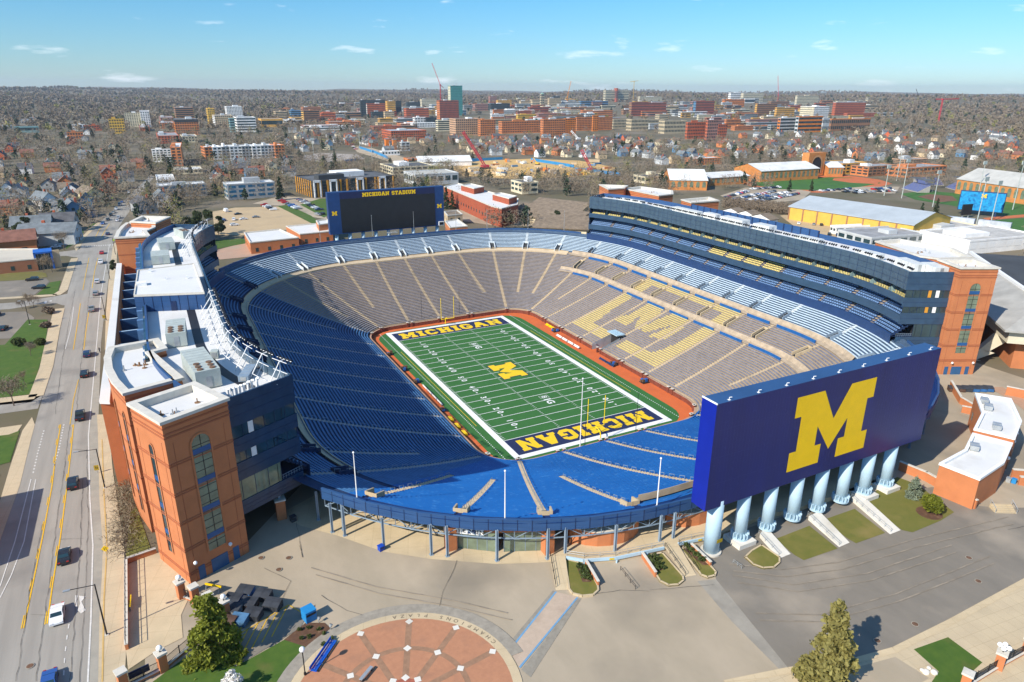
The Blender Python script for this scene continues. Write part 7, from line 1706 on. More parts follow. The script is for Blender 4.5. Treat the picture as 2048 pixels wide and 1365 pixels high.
def lattice(mb, p, q, w, r=.16, n=None):
    p, q = Vector(p), Vector(q); d = (q-p); L = d.length; d.normalize(); a = d.orthogonal().normalized()*w; b = d.cross(a); n = n or max(3, int(L/(w*2.6))); C = [a+b, a-b, -a-b, b-a]
    for c in C: mb.tube(p+c, q+c, r, 4)
    for i in range(n):
        for k in range(4): mb.tube(p+C[k]+d*L*i/n, p+C[(k+1) % 4]+d*L*(i+1)/n, r*.7, 3, cap=False)
def crane(label, px, top, jib, m, z=0, counter=None, w=1.1, r=.35):
    """mast from ground pixel px up to pixel top; jib tips given as pixels on the same depth"""
    b = gat(*px); h = solve(lambda s: -proj(b+Vector((0, 0, s)))[1], -top[1], 3, 220); t = thing('crane', label, 'crane', b); mb = MB(); lattice(mb, (0, 0, 0), (0, 0, h), w, r); mb.build('mast', m, t); dep = (b-CAM).dot(FW)
    for nm, q in (('jib', jib), ('counter_jib', counter)):
        if q: v = CAM+ray(*q)*dep-b; mb = MB(); lattice(mb, (0, 0, h), v, w*.8, r*.8); mb.build(nm, m, t)
    mb = MB(); mb.box(-2, 2, -2, 2, h-2, h+1.5); mb.build('cab', m, t)
cr_r = mat('crane_red', (.50, .03, .05), .5, .1); cr_o = mat('crane_orange', (.70, .25, .02), .5, .1); cr_y = mat('crane_yellow', (.60, .38, .05), .5, .1)
crane('tall red luffing crane beside the green tower', (882, 225), (884, 170), (864, 127), cr_r, counter=(887, 176)); crane('orange crane with raised boom beside the bell tower', (1134, 212), (1135, 195), (1142, 163), cr_o); crane('yellow tower crane with short jib on the banded slab', (1266, 204), (1267, 163), (1277, 162), cr_y, counter=(1261, 164)); crane('red vertical crane mast on the right skyline', (1554, 212), (1554, 190), (1556, 152), cr_r); crane('red tower crane with long jib in the right hand trees', (1875, 252), (1880, 199), (1918, 198), cr_r, counter=(1872, 199)); crane('thin dark crane on the right horizon', (1838, 205), (1837, 198), (1832, 178), black_m)
def crawler(label, px, tip, m):
    b = gat(*px); t = thing('crawler_crane', label, 'crane', b); dep = (b-CAM).dot(FW); v = CAM+ray(*tip)*dep-b; mb = MB(); lattice(mb, (0, 0, 3), v, 1.0, .28); mb.build('boom', m, t); mb = MB(); mb.box(-4, 4, -2.5, 2.5, 1.2, 4); mb.build('body', m, t)
    for s in (-1, 1): mb = MB(); mb.box(-4.5, 4.5, s*2.8-.6, s*2.8+.6, 0, 1.4); mb.build('track', black_m, t)
crawler('red crawler crane at the left of the building site', (970, 338), (926, 264), cr_r); crawler('red crawler crane at the right of the building site', (1183, 345), (1163, 300), cr_r); crawler('white boom crane among the flats beyond the site', (1156, 281), (1142, 262), white_p)
for i, (x, y) in enumerate(((772, 300), (787, 301))):
    t = thing('formwork_tower', ('left', 'right')[i]+' orange formwork tower by the grey pit building', 'scaffold', gat(x, y)); mb = MB(); mb.box(0, 5, 0, 5, 0, 14); mb.build('panel', wm('orange'), t); mb = MB(); mb.box(-.3, 5.3, -.3, 5.3, 14, 14.6); mb.build('cap', metal_g, t)
B('grey and white frame building under construction by the formwork', 800, 804, 820, 303, 286, 'lgrey', 3, 0, 'wide'); B('long white site office row by the formwork', 760, 764, 800, 312, 304, 'white', 1, roof=roof_w, pent=0); struct_sheet('gravel_lot', P((600, 312), (640, 306), (715, 310), (730, 318), (690, 324), (610, 322)), mat('gravel_pale', (.36, .31, .26), .95, .2, .1), .05)
# left foreground buildings
flat('flat brick clinic with pale roof at the left edge', 5.5, ((-60, 510), (-60, 498), (75, 497), (72, 517), (-30, 526)), brick_br, roof=layered('cream_roof', (.58, .52, .42), (.52, .47, .38), (.4, .36, .3), .2, .1), win=1)
c = gat(75, 541); T = thing('glass_entrance', 'blue framed glass corner entrance of the brick clinic', 'entrance', c, R(6)); mb = MB(); mb.box(0, 6.5, 0, 8, 0, 7.2); mb.build('glazing', glass, T); mb = MB()
for x0, x1 in ((-.3, .5), (6, 6.8)): mb.box(x0, x1, -.4, .1, 0, 7.8)
mb.box(-.3, 6.8, -.4, 8, 7.2, 7.9); mb.build('frame', mat('frame_blue', (.02, .12, .45), .5, .1), T); mb = MB()
for i in range(1, 5): mb.box(i*1.3, i*1.3+.1, -.1, 0, 0, 7.2)
for z in (2.4, 4.8): mb.box(0, 6.5, -.1, 0, z, z+.1)
mb.build('mullion', metal_g, T); mb = MB(); mb.box(6.9, 9.5, .5, 1.2, 0, 8); mb.build('tan_pier', wm('tan'), T)
# ------------------------------------------------------------------ car parks north and east of the stadium
LOTS = {}
def lot(key, q, m, dz=.05):
    p = P(*q); LOTS[key] = p; struct_sheet('parking_lot', p, m, dz); return p
tan_lot = layered('tan_gravel', (.50, .37, .21), (.45, .33, .19), (.38, .29, .18), .1, .06)
lot('tan', ((425, 424), (470, 416), (556, 414), (650, 452), (560, 462), (480, 472), (430, 470)), tan_lot); lot('grey', ((505, 408), (560, 392), (640, 398), (655, 440), (610, 432), (560, 412)), asphalt_w)
lot('east', ((1440, 392), (1490, 376), (1560, 373), (1622, 384), (1605, 400), (1500, 412)), asphalt_w); lot('field', ((1610, 380), (1690, 374), (1800, 374), (1790, 388), (1650, 384)), asphalt_w)
lot('trailer', ((1560, 432), (1610, 424), (1760, 452), (1760, 478), (1680, 476), (1600, 462)), tan_lot); lot('northroad', ((895, 438), (935, 408), (1180, 440), (1180, 456), (1100, 452), (1000, 454)), mat('yard_tan', (.36, .29, .2), .92, .15, .1)); lot('forecourt', ((488, 486), (600, 476), (665, 462), (662, 490), (560, 508), (440, 520), (420, 505)), layered('pink_court', (.45, .29, .2), (.40, .27, .19), (.36, .3, .22), .2, .1))
struct_sheet('lawn', P((555, 413), (575, 410), (622, 432), (650, 452), (640, 456)), grass_d, .07); struct_sheet('lawn', P((420, 482), (485, 478), (500, 486), (425, 500)), grass_d, .07); struct_sheet('lawn', P((640, 398), (655, 398), (655, 432), (648, 436), (600, 410)), grass_d, .07)
struct_sheet('lawn', P((888, 400), (905, 396), (1010, 420), (1080, 432), (1060, 440)), grass_d, .07); EXC = [P(*q) for q in (((-40, 480), (160, 440), (190, 480), (120, 700), (40, 1000), (-40, 1000)), ((340, 440), (420, 405), (660, 395), (900, 395), (960, 455), (660, 480), (400, 520)), ((1180, 400), (1440, 385), (1800, 372), (2060, 392), (2060, 620), (1700, 560)), ((925, 356), (900, 333), (960, 320), (1060, 316), (1160, 320), (1240, 336), (1200, 352), (1010, 362)))]
EXC += [P((226, 560), (222, 480), (246, 438), (330, 440), (340, 520), (240, 560)), [tuple(v) for v in rgt[6:]+lft[6:][::-1]], P((1480, 366), (1560, 354), (1700, 349), (1790, 366), (1640, 390)), P((600, 312), (640, 306), (745, 297), (850, 330), (800, 335), (690, 326)), P((880, 366), (1040, 392), (1185, 395), (1185, 430), (1080, 428), (890, 400))]
def inside(xy, poly):
    x, y = xy[:, 0], xy[:, 1]; c = np.zeros(len(xy), bool); n = len(poly); j = n-1
    for i in range(n):
        xi, yi = poly[i]; xj, yj = poly[j]; k = ((yi > y) != (yj > y)) & (x < (xj-xi)*(y-yi)/((yj-yi) or 1e-9)+xi); c ^= k; j = i
    return c
def blocked(xy, margin=3):
    b = np.zeros(len(xy), bool)
    for e in EXC: b |= inside(xy, e)
    for c, ux, w, d in TOWN:
        rx, ry = xy[:, 0]-c.x, xy[:, 1]-c.y; a = rx*ux.x+ry*ux.y; e = -rx*ux.y+ry*ux.x; b |= (a > -margin) & (a < w+margin) & (e > -margin) & (e < d+margin)
    q = np.maximum(np.abs(xy[:, 0]-2)-24, 0); r = np.maximum(np.abs(xy[:, 1])-48, 0); b |= np.hypot(q, r)-12 < np.where(xy[:, 1] > 40, 118, 98)
    return b
# ------------------------------------------------------------------ houses
hroofs = [roof_t, roof_b, mat('roof_char', (.09, .09, .095), .9, .3, .4), mat('roof_red', (.22, .10, .07), .9, .25, .4)]
def house_proto(wall, roof, w, l, h, rh, wing):
    t = thing('house', 'x', 'house'); mb = MB(); mb.prism([(-w/2, -l/2), (w/2, -l/2), (w/2, l/2), (-w/2, l/2)], -2, h, top=False)
    for y in (-l/2, l/2): mb.poly([(-w/2, y, h), (w/2, y, h), (0, y, h+rh)])
    if wing: mb.prism([(w/2, -l*.3), (w/2+4, -l*.3), (w/2+4, l*.2), (w/2, l*.2)], -2, h*.6, top=False)
    mb.build('wall', wm(wall), t); mb = MB(); e = .5; k = rh/(w/2)
    for s in (-1, 1): mb.poly([(0, -l/2-e, h+rh+.12), (0, l/2+e, h+rh+.12), (s*(w/2+e), l/2+e, h-e*k+.12), (s*(w/2+e), -l/2-e, h-e*k+.12)])
    if wing: mb.poly([(w/2, -l*.3-.3, h*.6+1.3), (w/2+4.4, -l*.3-.3, h*.6), (w/2+4.4, l*.2+.3, h*.6), (w/2, l*.2+.3, h*.6+1.3)])
    mb.build('roof', roof, t); mb = MB(); mb.box(w*.2, w*.2+.8, l*.1, l*.1+.8, h, h+rh+.7); mb.build('chimney', wm('red'), t)
    for (x, z) in ((-w*.25, 1.2), (w*.25, 1.2), (0, h-1.0)): mb = MB(); mb.box(x-.55, x+.55, -l/2-.08, -l/2, z, z+1.4); mb.build('window', glass, t)
    mb = MB(); mb.box(-w/2-.07, -w/2, -l*.3, -l*.3+1.4, 1.2, 2.6); mb.box(-w/2-.07, -w/2, l*.15, l*.15+1.4, 1.2, 2.6); mb.build('side_window', glass, t); mb = MB(); mb.box(-.5, .5, -l/2-.1, -l/2, 0, 2.1); mb.build('door', wm('brown'), t)
    return t
HP = [(c, house_proto(c, hroofs[r], w, l, h, rh, g)) for c, r, w, l, h, rh, g in (('white', 0, 8, 12, 5.6, 3.6, 1), ('white', 2, 9, 11, 5.8, 4, 0), ('cream', 1, 8, 13, 5.4, 3.6, 1), ('grey', 2, 8.5, 12, 5.6, 3.4, 0), ('blue', 0, 8, 11, 5.6, 3.8, 1), ('brick', 3, 9, 13, 5.8, 3.4, 0), ('tan', 1, 8, 12, 5.6, 3.6, 0), ('red', 2, 9, 12, 5.6, 3.8, 1), ('lgrey', 0, 9, 14, 5.8, 3.2, 0))]
HUSED = set(); HZ = [('among the bare trees at the far left', ((-20, 300), (240, 290), (290, 335), (285, 372), (205, 425), (-20, 440)), 44), ('between the grey apartment houses and the site', ((430, 330), (590, 330), (590, 362), (430, 372)), 12), ('between downtown and the gravel lot', ((540, 262), (760, 268), (860, 268), (860, 300), (600, 318), (575, 322)), 48),
      ('between the dormitories and the building site', ((880, 278), (1260, 278), (1290, 318), (1190, 318), (960, 312)), 84), ('below the gothic halls', ((1250, 284), (1470, 288), (1500, 318), (1310, 330)), 30), ('beyond the track hall at the right', ((1470, 268), (2060, 268), (2060, 322), (1690, 322), (1500, 312)), 108), ('on the wooded slope at the left horizon', ((0, 225), (240, 228), (200, 290), (0, 290)), 14)]
hpos = []; rr = random.Random(21)
def hput(p, rz, key, zone, rec, h=None):
    c, pr = h or rr.choice(HP)
    if id(pr) in HUSED: t = dup(pr)
    else: t = pr; HUSED.add(id(pr)); _CH[pr.name] = list(pr.children)
    t.location = p; t.rotation_euler = (0, 0, rz); t['group'] = 'houses of the town'; rec.setdefault((c, zone), []).append(t); TOWN.append((Vector((p.x-6, p.y-6, 0)), Vector((1, 0)), 12, 12)); return t
rec = {}
for zone, q, n in HZ:
    poly = P(*q); k = 0; tries = 0; x0, x1 = min(a for a, b in q), max(a for a, b in q); y0, y1 = min(b for a, b in q), max(b for a, b in q)
    while k < n and tries < 3000:
        tries += 1; p = gat(rr.uniform(x0, x1), rr.uniform(y0, y1)); xy = np.array([[p.x, p.y]])
        if not inside(xy, poly)[0] or blocked(xy, 7)[0] or any((p.x-a)**2+(p.y-b)**2 < 17**2 for a, b in hpos): continue
        hpos.append((p.x, p.y)); hput(p, R(rr.choice([0, 90, 180, 270])+rr.uniform(-8, 8)), k, zone, rec); k += 1
for (c, zone), L in rec.items(): rank_labels(L, f'{NM.get(c, c)} gabled house {zone}')
rec = {}
for px, rz, i, lab, s in (((28, 504), 95, 5, 'orange brick house with brown roof at the left edge by the clinic', 1.55), ((105, 486), 80, 8, 'pale grey apartment house behind the brick house at the left', 1.8), ((70, 470), 85, 0, 'long white house above the brick house at the left', 1.5), ((147, 435), 10, 4, 'blue house with grey roof beside the far street', 1.5), ((122, 462), 80, 3, 'grey house between the blue house and the apartments', 1.4), ((92, 420), 30, 0, 'white gabled cottage left of the blue house', 1.3), ((182, 402), 20, 2, 'cream house with grey gable left of the far street', 1.6), ((290, 425), 10, 3, 'dark grey house right of the far street before the apartments', 1.5), ((325, 412), 5, 0, 'white house right of the far street', 1.2), ((445, 375), 0, 6, 'ochre house among the trees beside the grey apartments', 1.2), ((40, 400), 0, 8, 'first pale row house at the left', 1.2), ((20, 395), 0, 0, 'second white row house at the left edge', 1.2)):
    p = gat(*px); t = hput(p, R(rz), 0, 'z', rec, HP[i]); t.scale = (s, s, s if s < 1.4 else 1.15); t['label'] = lab
# ------------------------------------------------------------------ trees
tw_a, tw_b, tw_c = mat('twig_greybrown', (.22, .175, .125), .9, .2, .05), mat('twig_brown', (.19, .145, .10), .9, .2, .05), mat('twig_tan', (.23, .180, .115), .9, .2, .05); bud = mat('budding_twig', (.20, .19, .05), .9, .3, .08); ever = mat('evergreen_far', (.035, .055, .03), .9, .35, .05)
def bare_tree(seed, H, tm):
    r = random.Random(seed); t = thing('bare_tree', 'x', 'tree'); mb = MB(); tips = []
    def grow(p, d, L, rad, lev):
        q = p+d*L; mb.tube(p, q, rad, 5 if lev < 2 else 3, 0, rad*.68, cap=False)
        if lev == 4: tips.append(q); return
        for k in range(3 if lev else 4):
            a = r.uniform(0, 6.28); sp = r.uniform(.35, .8); o = d.orthogonal().normalized(); o = (Matrix.Rotation(a, 3, d) @ o); nd = (d*math.cos(sp)+o*math.sin(sp)+Vector((0, 0, .12))).normalized(); grow(p+d*L*(r.uniform(.65, 1) if lev else 1), nd, L*r.uniform(.62, .82), rad*.58, lev+1)
        if lev >= 2: tips.append(q)
    grow(Vector((0, 0, -.3)), Vector((r.uniform(-.08, .08), r.uniform(-.08, .08), 1)).normalized(), H*.27, H*.017, 0); mb.build('trunk', bark, t)
    T_ = np.array([tuple(v) for v in tips])
    def fn(rg, n): i = rg.integers(0, len(T_), n); return T_[i]+rg.normal(size=(n, 3))*H*.045, np.ones(n)
    V, F = leafcloud(1100, fn, H*.034, seed, .075); npmesh('crown', V, F, [tm], None, t); return t
def conifer(seed, H, W, m, n=1500, name='conifer', pine=False):
    t = thing(name, 'x', 'tree'); mb = MB(); mb.tube((0, 0, -.3), (0, 0, H*.93), H*.02, 6, 0, .04); mb.build('trunk', bark, t); rs = np.random.RandomState(seed); nb = int(H*4.2); BZ = np.linspace(.07, .98, nb)*H; BA = rs.uniform(0, 6.28, nb); BL = (1-BZ/H)**(.8 if not pine else .45)*W/2*(.55+.5*rs.rand(nb))+.25
    def fn(rg, k): i = rg.choice(nb, k, p=BL/BL.sum()); s = rg.random(k)**.6; rad = BL[i]*s; z = BZ[i]-rad*.22+rg.normal(size=k)*.16; a = BA[i]+rg.normal(size=k)*.28/(.35+s); return np.stack([rad*np.cos(a), rad*np.sin(a), np.maximum(z, .1)], 1)+rg.normal(size=(k, 3))*.12, np.ones(k)
    V, F = leafcloud(n, fn, H*.018+.06, seed, .5); npmesh('crown', V, F, [m], None, t); return t
def leafy(seed, H, W, m, n=2600, name='leafy_tree'):
    t = thing(name, 'x', 'tree'); mb = MB(); r = random.Random(seed); mb.tube((0, 0, -.3), (0, 0, H*.5), H*.022, 7, 0, H*.014)
    C = []
    for i in range(16): a = r.uniform(0, 6.28); z = H*r.uniform(.25, .92); rad = W/2*r.uniform(.3, .85)*(1.15-abs(z/H-.45)); C.append((rad*math.cos(a), rad*math.sin(a), z)); mb.tube((0, 0, H*r.uniform(.2, .5)), C[-1], H*.009, 4, 0, .02)
    mb.build('trunk', bark, t); C = np.array(C); S_ = np.array([W*r.uniform(.09, .17) for _ in C])
    def fn(rg, k): i = rg.integers(0, len(C), k); d = rg.normal(size=(k, 3)); d /= np.linalg.norm(d, axis=1)[:, None]; return C[i]+d*(S_[i]*(.55+.6*rg.random(k)))[:, None]*np.array([1, 1, .8]), np.ones(k)
    V, F = leafcloud(n, fn, H*.02+.06, seed, .55); npmesh('crown', V, F, [m], None, t); return t
def put(pr, px, topy=None, s=None, label=None):
    p = gat(*px); pr.location = p; pr.rotation_euler = (0, 0, rnd.uniform(0, 6))
    if label: pr['label'] = label
    return pr
put(conifer(1, 14.2, 9.2, leaf_s, 5200, 'spruce_tree'), (1648, 1372), label='tall olive green spruce standing by the kerb at the lower right'); put(conifer(2, 11.0, 8.8, leaf_t, 7000, 'leafy_tree', True), (428, 1318), label='fresh green leafy tree on the lawn by the dumpsters')
put(conifer(3, 4.6, 3.8, leaf_b, 2600, 'blue_spruce'), Z3(1395, 385), label='small blue grey spruce on the lawn by the gatehouse wall')
t = thing('yew_bush', 'round bright green bush in a mulch ring beside the blue spruce', 'bush', gat(*Z3(1480, 470))); bush_mesh((0, 0, 0), 2.1, 2.6, 2600, leaf_y, 'foliage', t, size=.17); mb = MB(); mb.tube((0, 0, 0), (0, 0, .1), 2.3, 16); mb.build('mulch_ring', soil_m, t)
t = leafy(5, 3.2, 3.5, mat('white_blossom', (.75, .72, .66), .8, .1), 1500, 'blossom_tree'); put(t, (468, 1385), label='small white blossoming tree at the bottom edge of the lawn')
BT = [bare_tree(40+i, 13+i*.8, (tw_a, tw_b, tw_c, tw_a, bud)[i]) for i in range(5)]; CT = [conifer(60+i, 14+i*2, 6.5+i, (leaf_k, leaf_p, leaf_k)[i], 1500) for i in range(3)]; PT = leafy(70, 15, 13, leaf_p, 3200, 'pine_tree')
USED = set()
def inst(pr, p, s, rz):
    if id(pr) in USED: t = dup(pr)
    else: t = pr; USED.add(id(pr)); _CH[pr.name] = list(pr.children)
    t.location = p; t.scale = (s, s, s); t.rotation_euler = (0, 0, rz); return t
for q, h, i, lab in (((28, 812), 11, 0, 'bare spreading tree on the left lawn beside the main street'), ((105, 545), 10, 2, 'bare tree by the glass entrance of the clinic'), ((140, 700), 0, 0, ''), ((88, 545), 9, 1, 'bare tree on the verge behind the glass entrance'), ((60, 610), 6, 2, 'thin bare tree between the two left parking lots'), ((45, 618), 5, 0, 'small bare tree at the left of the side street'), ((68, 615), 6, 1, 'bare sapling by the side street corner'), ((18, 905), 0, 0, ''), ((128, 500), 12, 3, 'tall bare tree by the pale grey apartment house'), ((40, 500), 9, 2, 'bare tree in front of the brick house at the left'), ((50, 770), 5, 2, 'low bare tree on the left lawn above the big one'), ((62, 712), 6, 0, 'bare tree in the bark bed of the left parking lot')):
    if h: inst(BT[i], gat(*q), h/(13+i*.8), rnd.uniform(0, 6))['label'] = lab
for q, s, lab in (((395, 478), 1.05, 'large dark pine at the left by the far western wing'), ((418, 482), 1.15, 'broad dark pine beside the tan parking lot'), ((437, 470), .7, 'smaller dark pine at the corner of the tan lot'), ((1016, 452), .62, 'round evergreen beyond the middle of the far rim'), ((1108, 455), .72, 'broad evergreen beyond the right of the far rim'), ((233, 545), .4, 'small evergreen between the arcade and the far brick wing'), ((47, 478), .8, 'dark evergreen beside the brick house')): inst(PT, gat(*q), s, rnd.uniform(0, 6))['label'] = lab
for q, h, i, lab in (((893, 418), 15, 0, 'tall dark conifer just right of the video board'), ((905, 419), 13, 1, 'dark conifer second right of the video board'), ((562, 401), 17, 0, 'tall conifer left of the ochre apartment house'), ((672, 341), 16, 1, 'conifer behind the ochre apartment house'), ((60, 378), 17, 2, 'dark conifer at the pale row houses'), ((305, 352), 15, 0, 'conifer before the white and dark apartment front'), ((342, 352), 17, 2, 'conifer before the brick apartment corner'), ((1840, 440), 11, 0, 'conifer at the near corner of the yellow hall'), ((1870, 432), 12, 1, 'conifer left of the black score panel'), ((1578, 384), 11, 2, 'conifer between the track and the yellow hall'), ((1622, 383), 10, 1, 'conifer at the far corner of the yellow hall'), ((1230, 362), 12, 0, 'conifer left of the cream and brown block'), ((1215, 364), 11, 2, 'second conifer left of the cream and brown block')):
    inst(CT[i], gat(*q), h/(14+i*2), rnd.uniform(0, 6))['label'] = lab
# random trees: the nearest become things, the others one mass of woodland
rg = np.random.default_rng(5); N = 21000; rad = 230*np.exp(rg.random(N)*math.log(9500/230)); ang = YAW+rg.uniform(-R(44), R(44), N)
thin = ((rad > 520) & (rad < 2200) & (rg.random(N) < .12)); rad, ang = rad[~thin], ang[~thin]
r2 = 2100*np.exp(rg.random(9000)*math.log(4.5)); rad = np.concatenate([rad, r2]); ang = np.concatenate([ang, YAW+rg.uniform(-R(42), R(42), 9000)])
xy = np.stack([CAM.x+rad*np.sin(ang), CAM.y+rad*np.cos(ang)], 1); ok = ~blocked(xy, 2.5); xy, rad, ang = xy[ok], rad[ok], ang[ok]
down = inside(xy, P((700, 215), (1560, 203), (1750, 215), (1750, 262), (1450, 285), (900, 282), (700, 255))) & (rg.random(len(xy)) < .9); xy, rad, ang = xy[~down], rad[~down], ang[~down]
o_ = np.argsort(rad); xy, rad, ang = xy[o_], rad[o_], ang[o_]
ZN = []; k = 0
for i in range(len(xy)):
    if k >= 225: break
    x, y = xy[i]; z = gz(x, y); X, Y, w = proj((x, y, z+8))
    if not (-5 < X < 2053 and 0 < Y < 1365): continue
    zone = 'left of the main street' if X < 300 and y < 700 else 'near the grey apartment houses' if X < 660 else 'beyond the far rim' if X < 1190 else 'behind the eastern stand'
    e = rnd.random(); s = rnd.uniform(.65, 1.1)
    if e < .09: t = inst(CT[rnd.randrange(3)], (x, y, z), s*.8, rnd.uniform(0, 6)); kind = 'dark conifer'
    else: j = rnd.choice((0, 0, 1, 1, 2, 2, 3, 3, 4)); t = inst(BT[j], (x, y, z), s, rnd.uniform(0, 6)); kind = ('grey bare tree', 'brown bare tree', 'tan bare tree', 'large grey bare tree', 'budding yellowish tree')[j]
    t['group'] = 'trees of the town'; ZN.append((kind+' '+zone, t)); k += 1
for key in set(a for a, b in ZN): rank_labels([b for a, b in ZN if a == key], key)
xy, rad = xy[i:], rad[i:]
def wood(name, xy, rad):
    VV = []; FF = []; MM = []; nv = 0
    for lo, hi, nq, sz, asp in ((0, 900, 95, .85, .12), (900, 1500, 60, 1.2, .14), (1500, 2800, 34, 2.3, .25), (2800, 5000, 30, 3.0, .4), (5000, 99999, 24, 4.6, .5)):
        k = (rad >= lo) & (rad < hi); n = int(k.sum())
        if not n: continue
        B_ = xy[k]; zz = np.array([gz(a, b) for a, b in B_]); H = rg.uniform(9, 16, n)*(1 if lo < 2800 else 1.15); Wd = H*rg.uniform(.38, .55, n); typ = rg.choice(5, n, p=(.36, .3, .2, .05, .09)); Wd[typ == 4] *= .6
        C = rg.normal(size=(n, nq, 3)); C /= np.linalg.norm(C, axis=2)[..., None]; C *= (rg.random((n, nq))**.4)[..., None]; cz = np.where(typ == 4, .5, .58)[:, None]
        X = B_[:, 0, None]+C[..., 0]*Wd[:, None]; Y = B_[:, 1, None]+C[..., 1]*Wd[:, None]; Zz = zz[:, None]+H[:, None]*(cz+C[..., 2]*.45)
        con = (typ == 4)[:, None]; f = np.clip((Zz-zz[:, None])/H[:, None], 0, 1); X = np.where(con, B_[:, 0, None]+(X-B_[:, 0, None])*(1.25-f), X); Y = np.where(con, B_[:, 1, None]+(Y-B_[:, 1, None])*(1.25-f), Y)
        Q = np.stack([X, Y, Zz], 2).reshape(-1, 3); m = len(Q); a = rg.normal(size=(m, 3)); a /= np.linalg.norm(a, axis=1)[:, None]; b = np.cross(a, rg.normal(size=(m, 3))); b /= np.linalg.norm(b, axis=1)[:, None]; s = (sz*(.6+.8*rg.random(m)))[:, None]; tt = np.repeat(typ, nq); w_ = np.where(tt == 4, .45, asp)[:, None]
        a = a*s; b = b*s*w_; VV.append(np.stack([Q-a-b, Q+a-b, Q+a+b, Q-a+b], 1).reshape(-1, 3)); FF.append(np.arange(4*m).reshape(m, 4)+nv); nv += 4*m; MM.append(tt)
    o = npmesh(name, np.concatenate(VV), np.concatenate(FF), [tw_a, tw_b, tw_c, bud, ever], np.concatenate(MM)); tag(o, kind='stuff', label='distant bare woodland and street trees filling the town', cat='woodland')
wood('woodland', xy, rad)
# brush along the railway behind the eastern stand, bare shrubs by the street wing
br = np.stack([rg.uniform(0, 1, 700), rg.uniform(0, 1, 700)], 1); a, b, c, d = [np.array(gat(*q).xy) for q in ((1450, 404), (1850, 445), (1860, 458), (1440, 418))]; bp_ = (a*(1-br[:, :1])+b*br[:, :1])*(1-br[:, 1:])+(d*(1-br[:, :1])+c*br[:, :1])*br[:, 1:]
def brush(name, pts, h, m, nq, label, sz=.8):
    def fn(r, n): i = r.integers(0, len(pts), n); z = np.array([near_z(x) for x in pts[:, 0]]); return np.stack([pts[i, 0]+r.normal(size=n)*1.2, pts[i, 1]+r.normal(size=n)*1.2, z[i]+h*r.random(n)], 1), np.ones(n)
    V, F = leafcloud(nq, fn, sz, 9, .12); tag(npmesh(name, V, F, [m]), kind='stuff', label=label, cat='brush')
brush('railway_brush', bp_, 4.5, tw_b, 26000, 'brown leafless brush along the railway behind the eastern stand')
sp_ = np.array([np.array(gat(*Z1(650+rnd.uniform(-10, 35), 290+i*9)).xy) for i in range(44)]); brush('bare_shrubs', sp_, 1.7, tw_c, 2400, 'row of leafless brown shrubs between the sidewalk and the street wing', .3)
for i, (q, m, r_, lab) in enumerate((((38, 692+440-440), leaf_g, 2.2, 'dark green round bush on the left lawn by the lot'), ((92, 656), tw_b, 1.8, 'brown bush on the left verge'), ((97, 628), tw_b, 2.2, 'large brown bush in the bark bed'), ((80, 690), leaf_g, 1.8, 'green bush beside the left sidewalk'), ((20, 545), tw_b, 2.0, 'brown hedge clump before the brick clinic'))):
    t = thing('bush', lab, 'bush', gat(*q)); bush_mesh((0, 0, 0), r_, r_*.8, 900, m, 'foliage', t, size=.22)
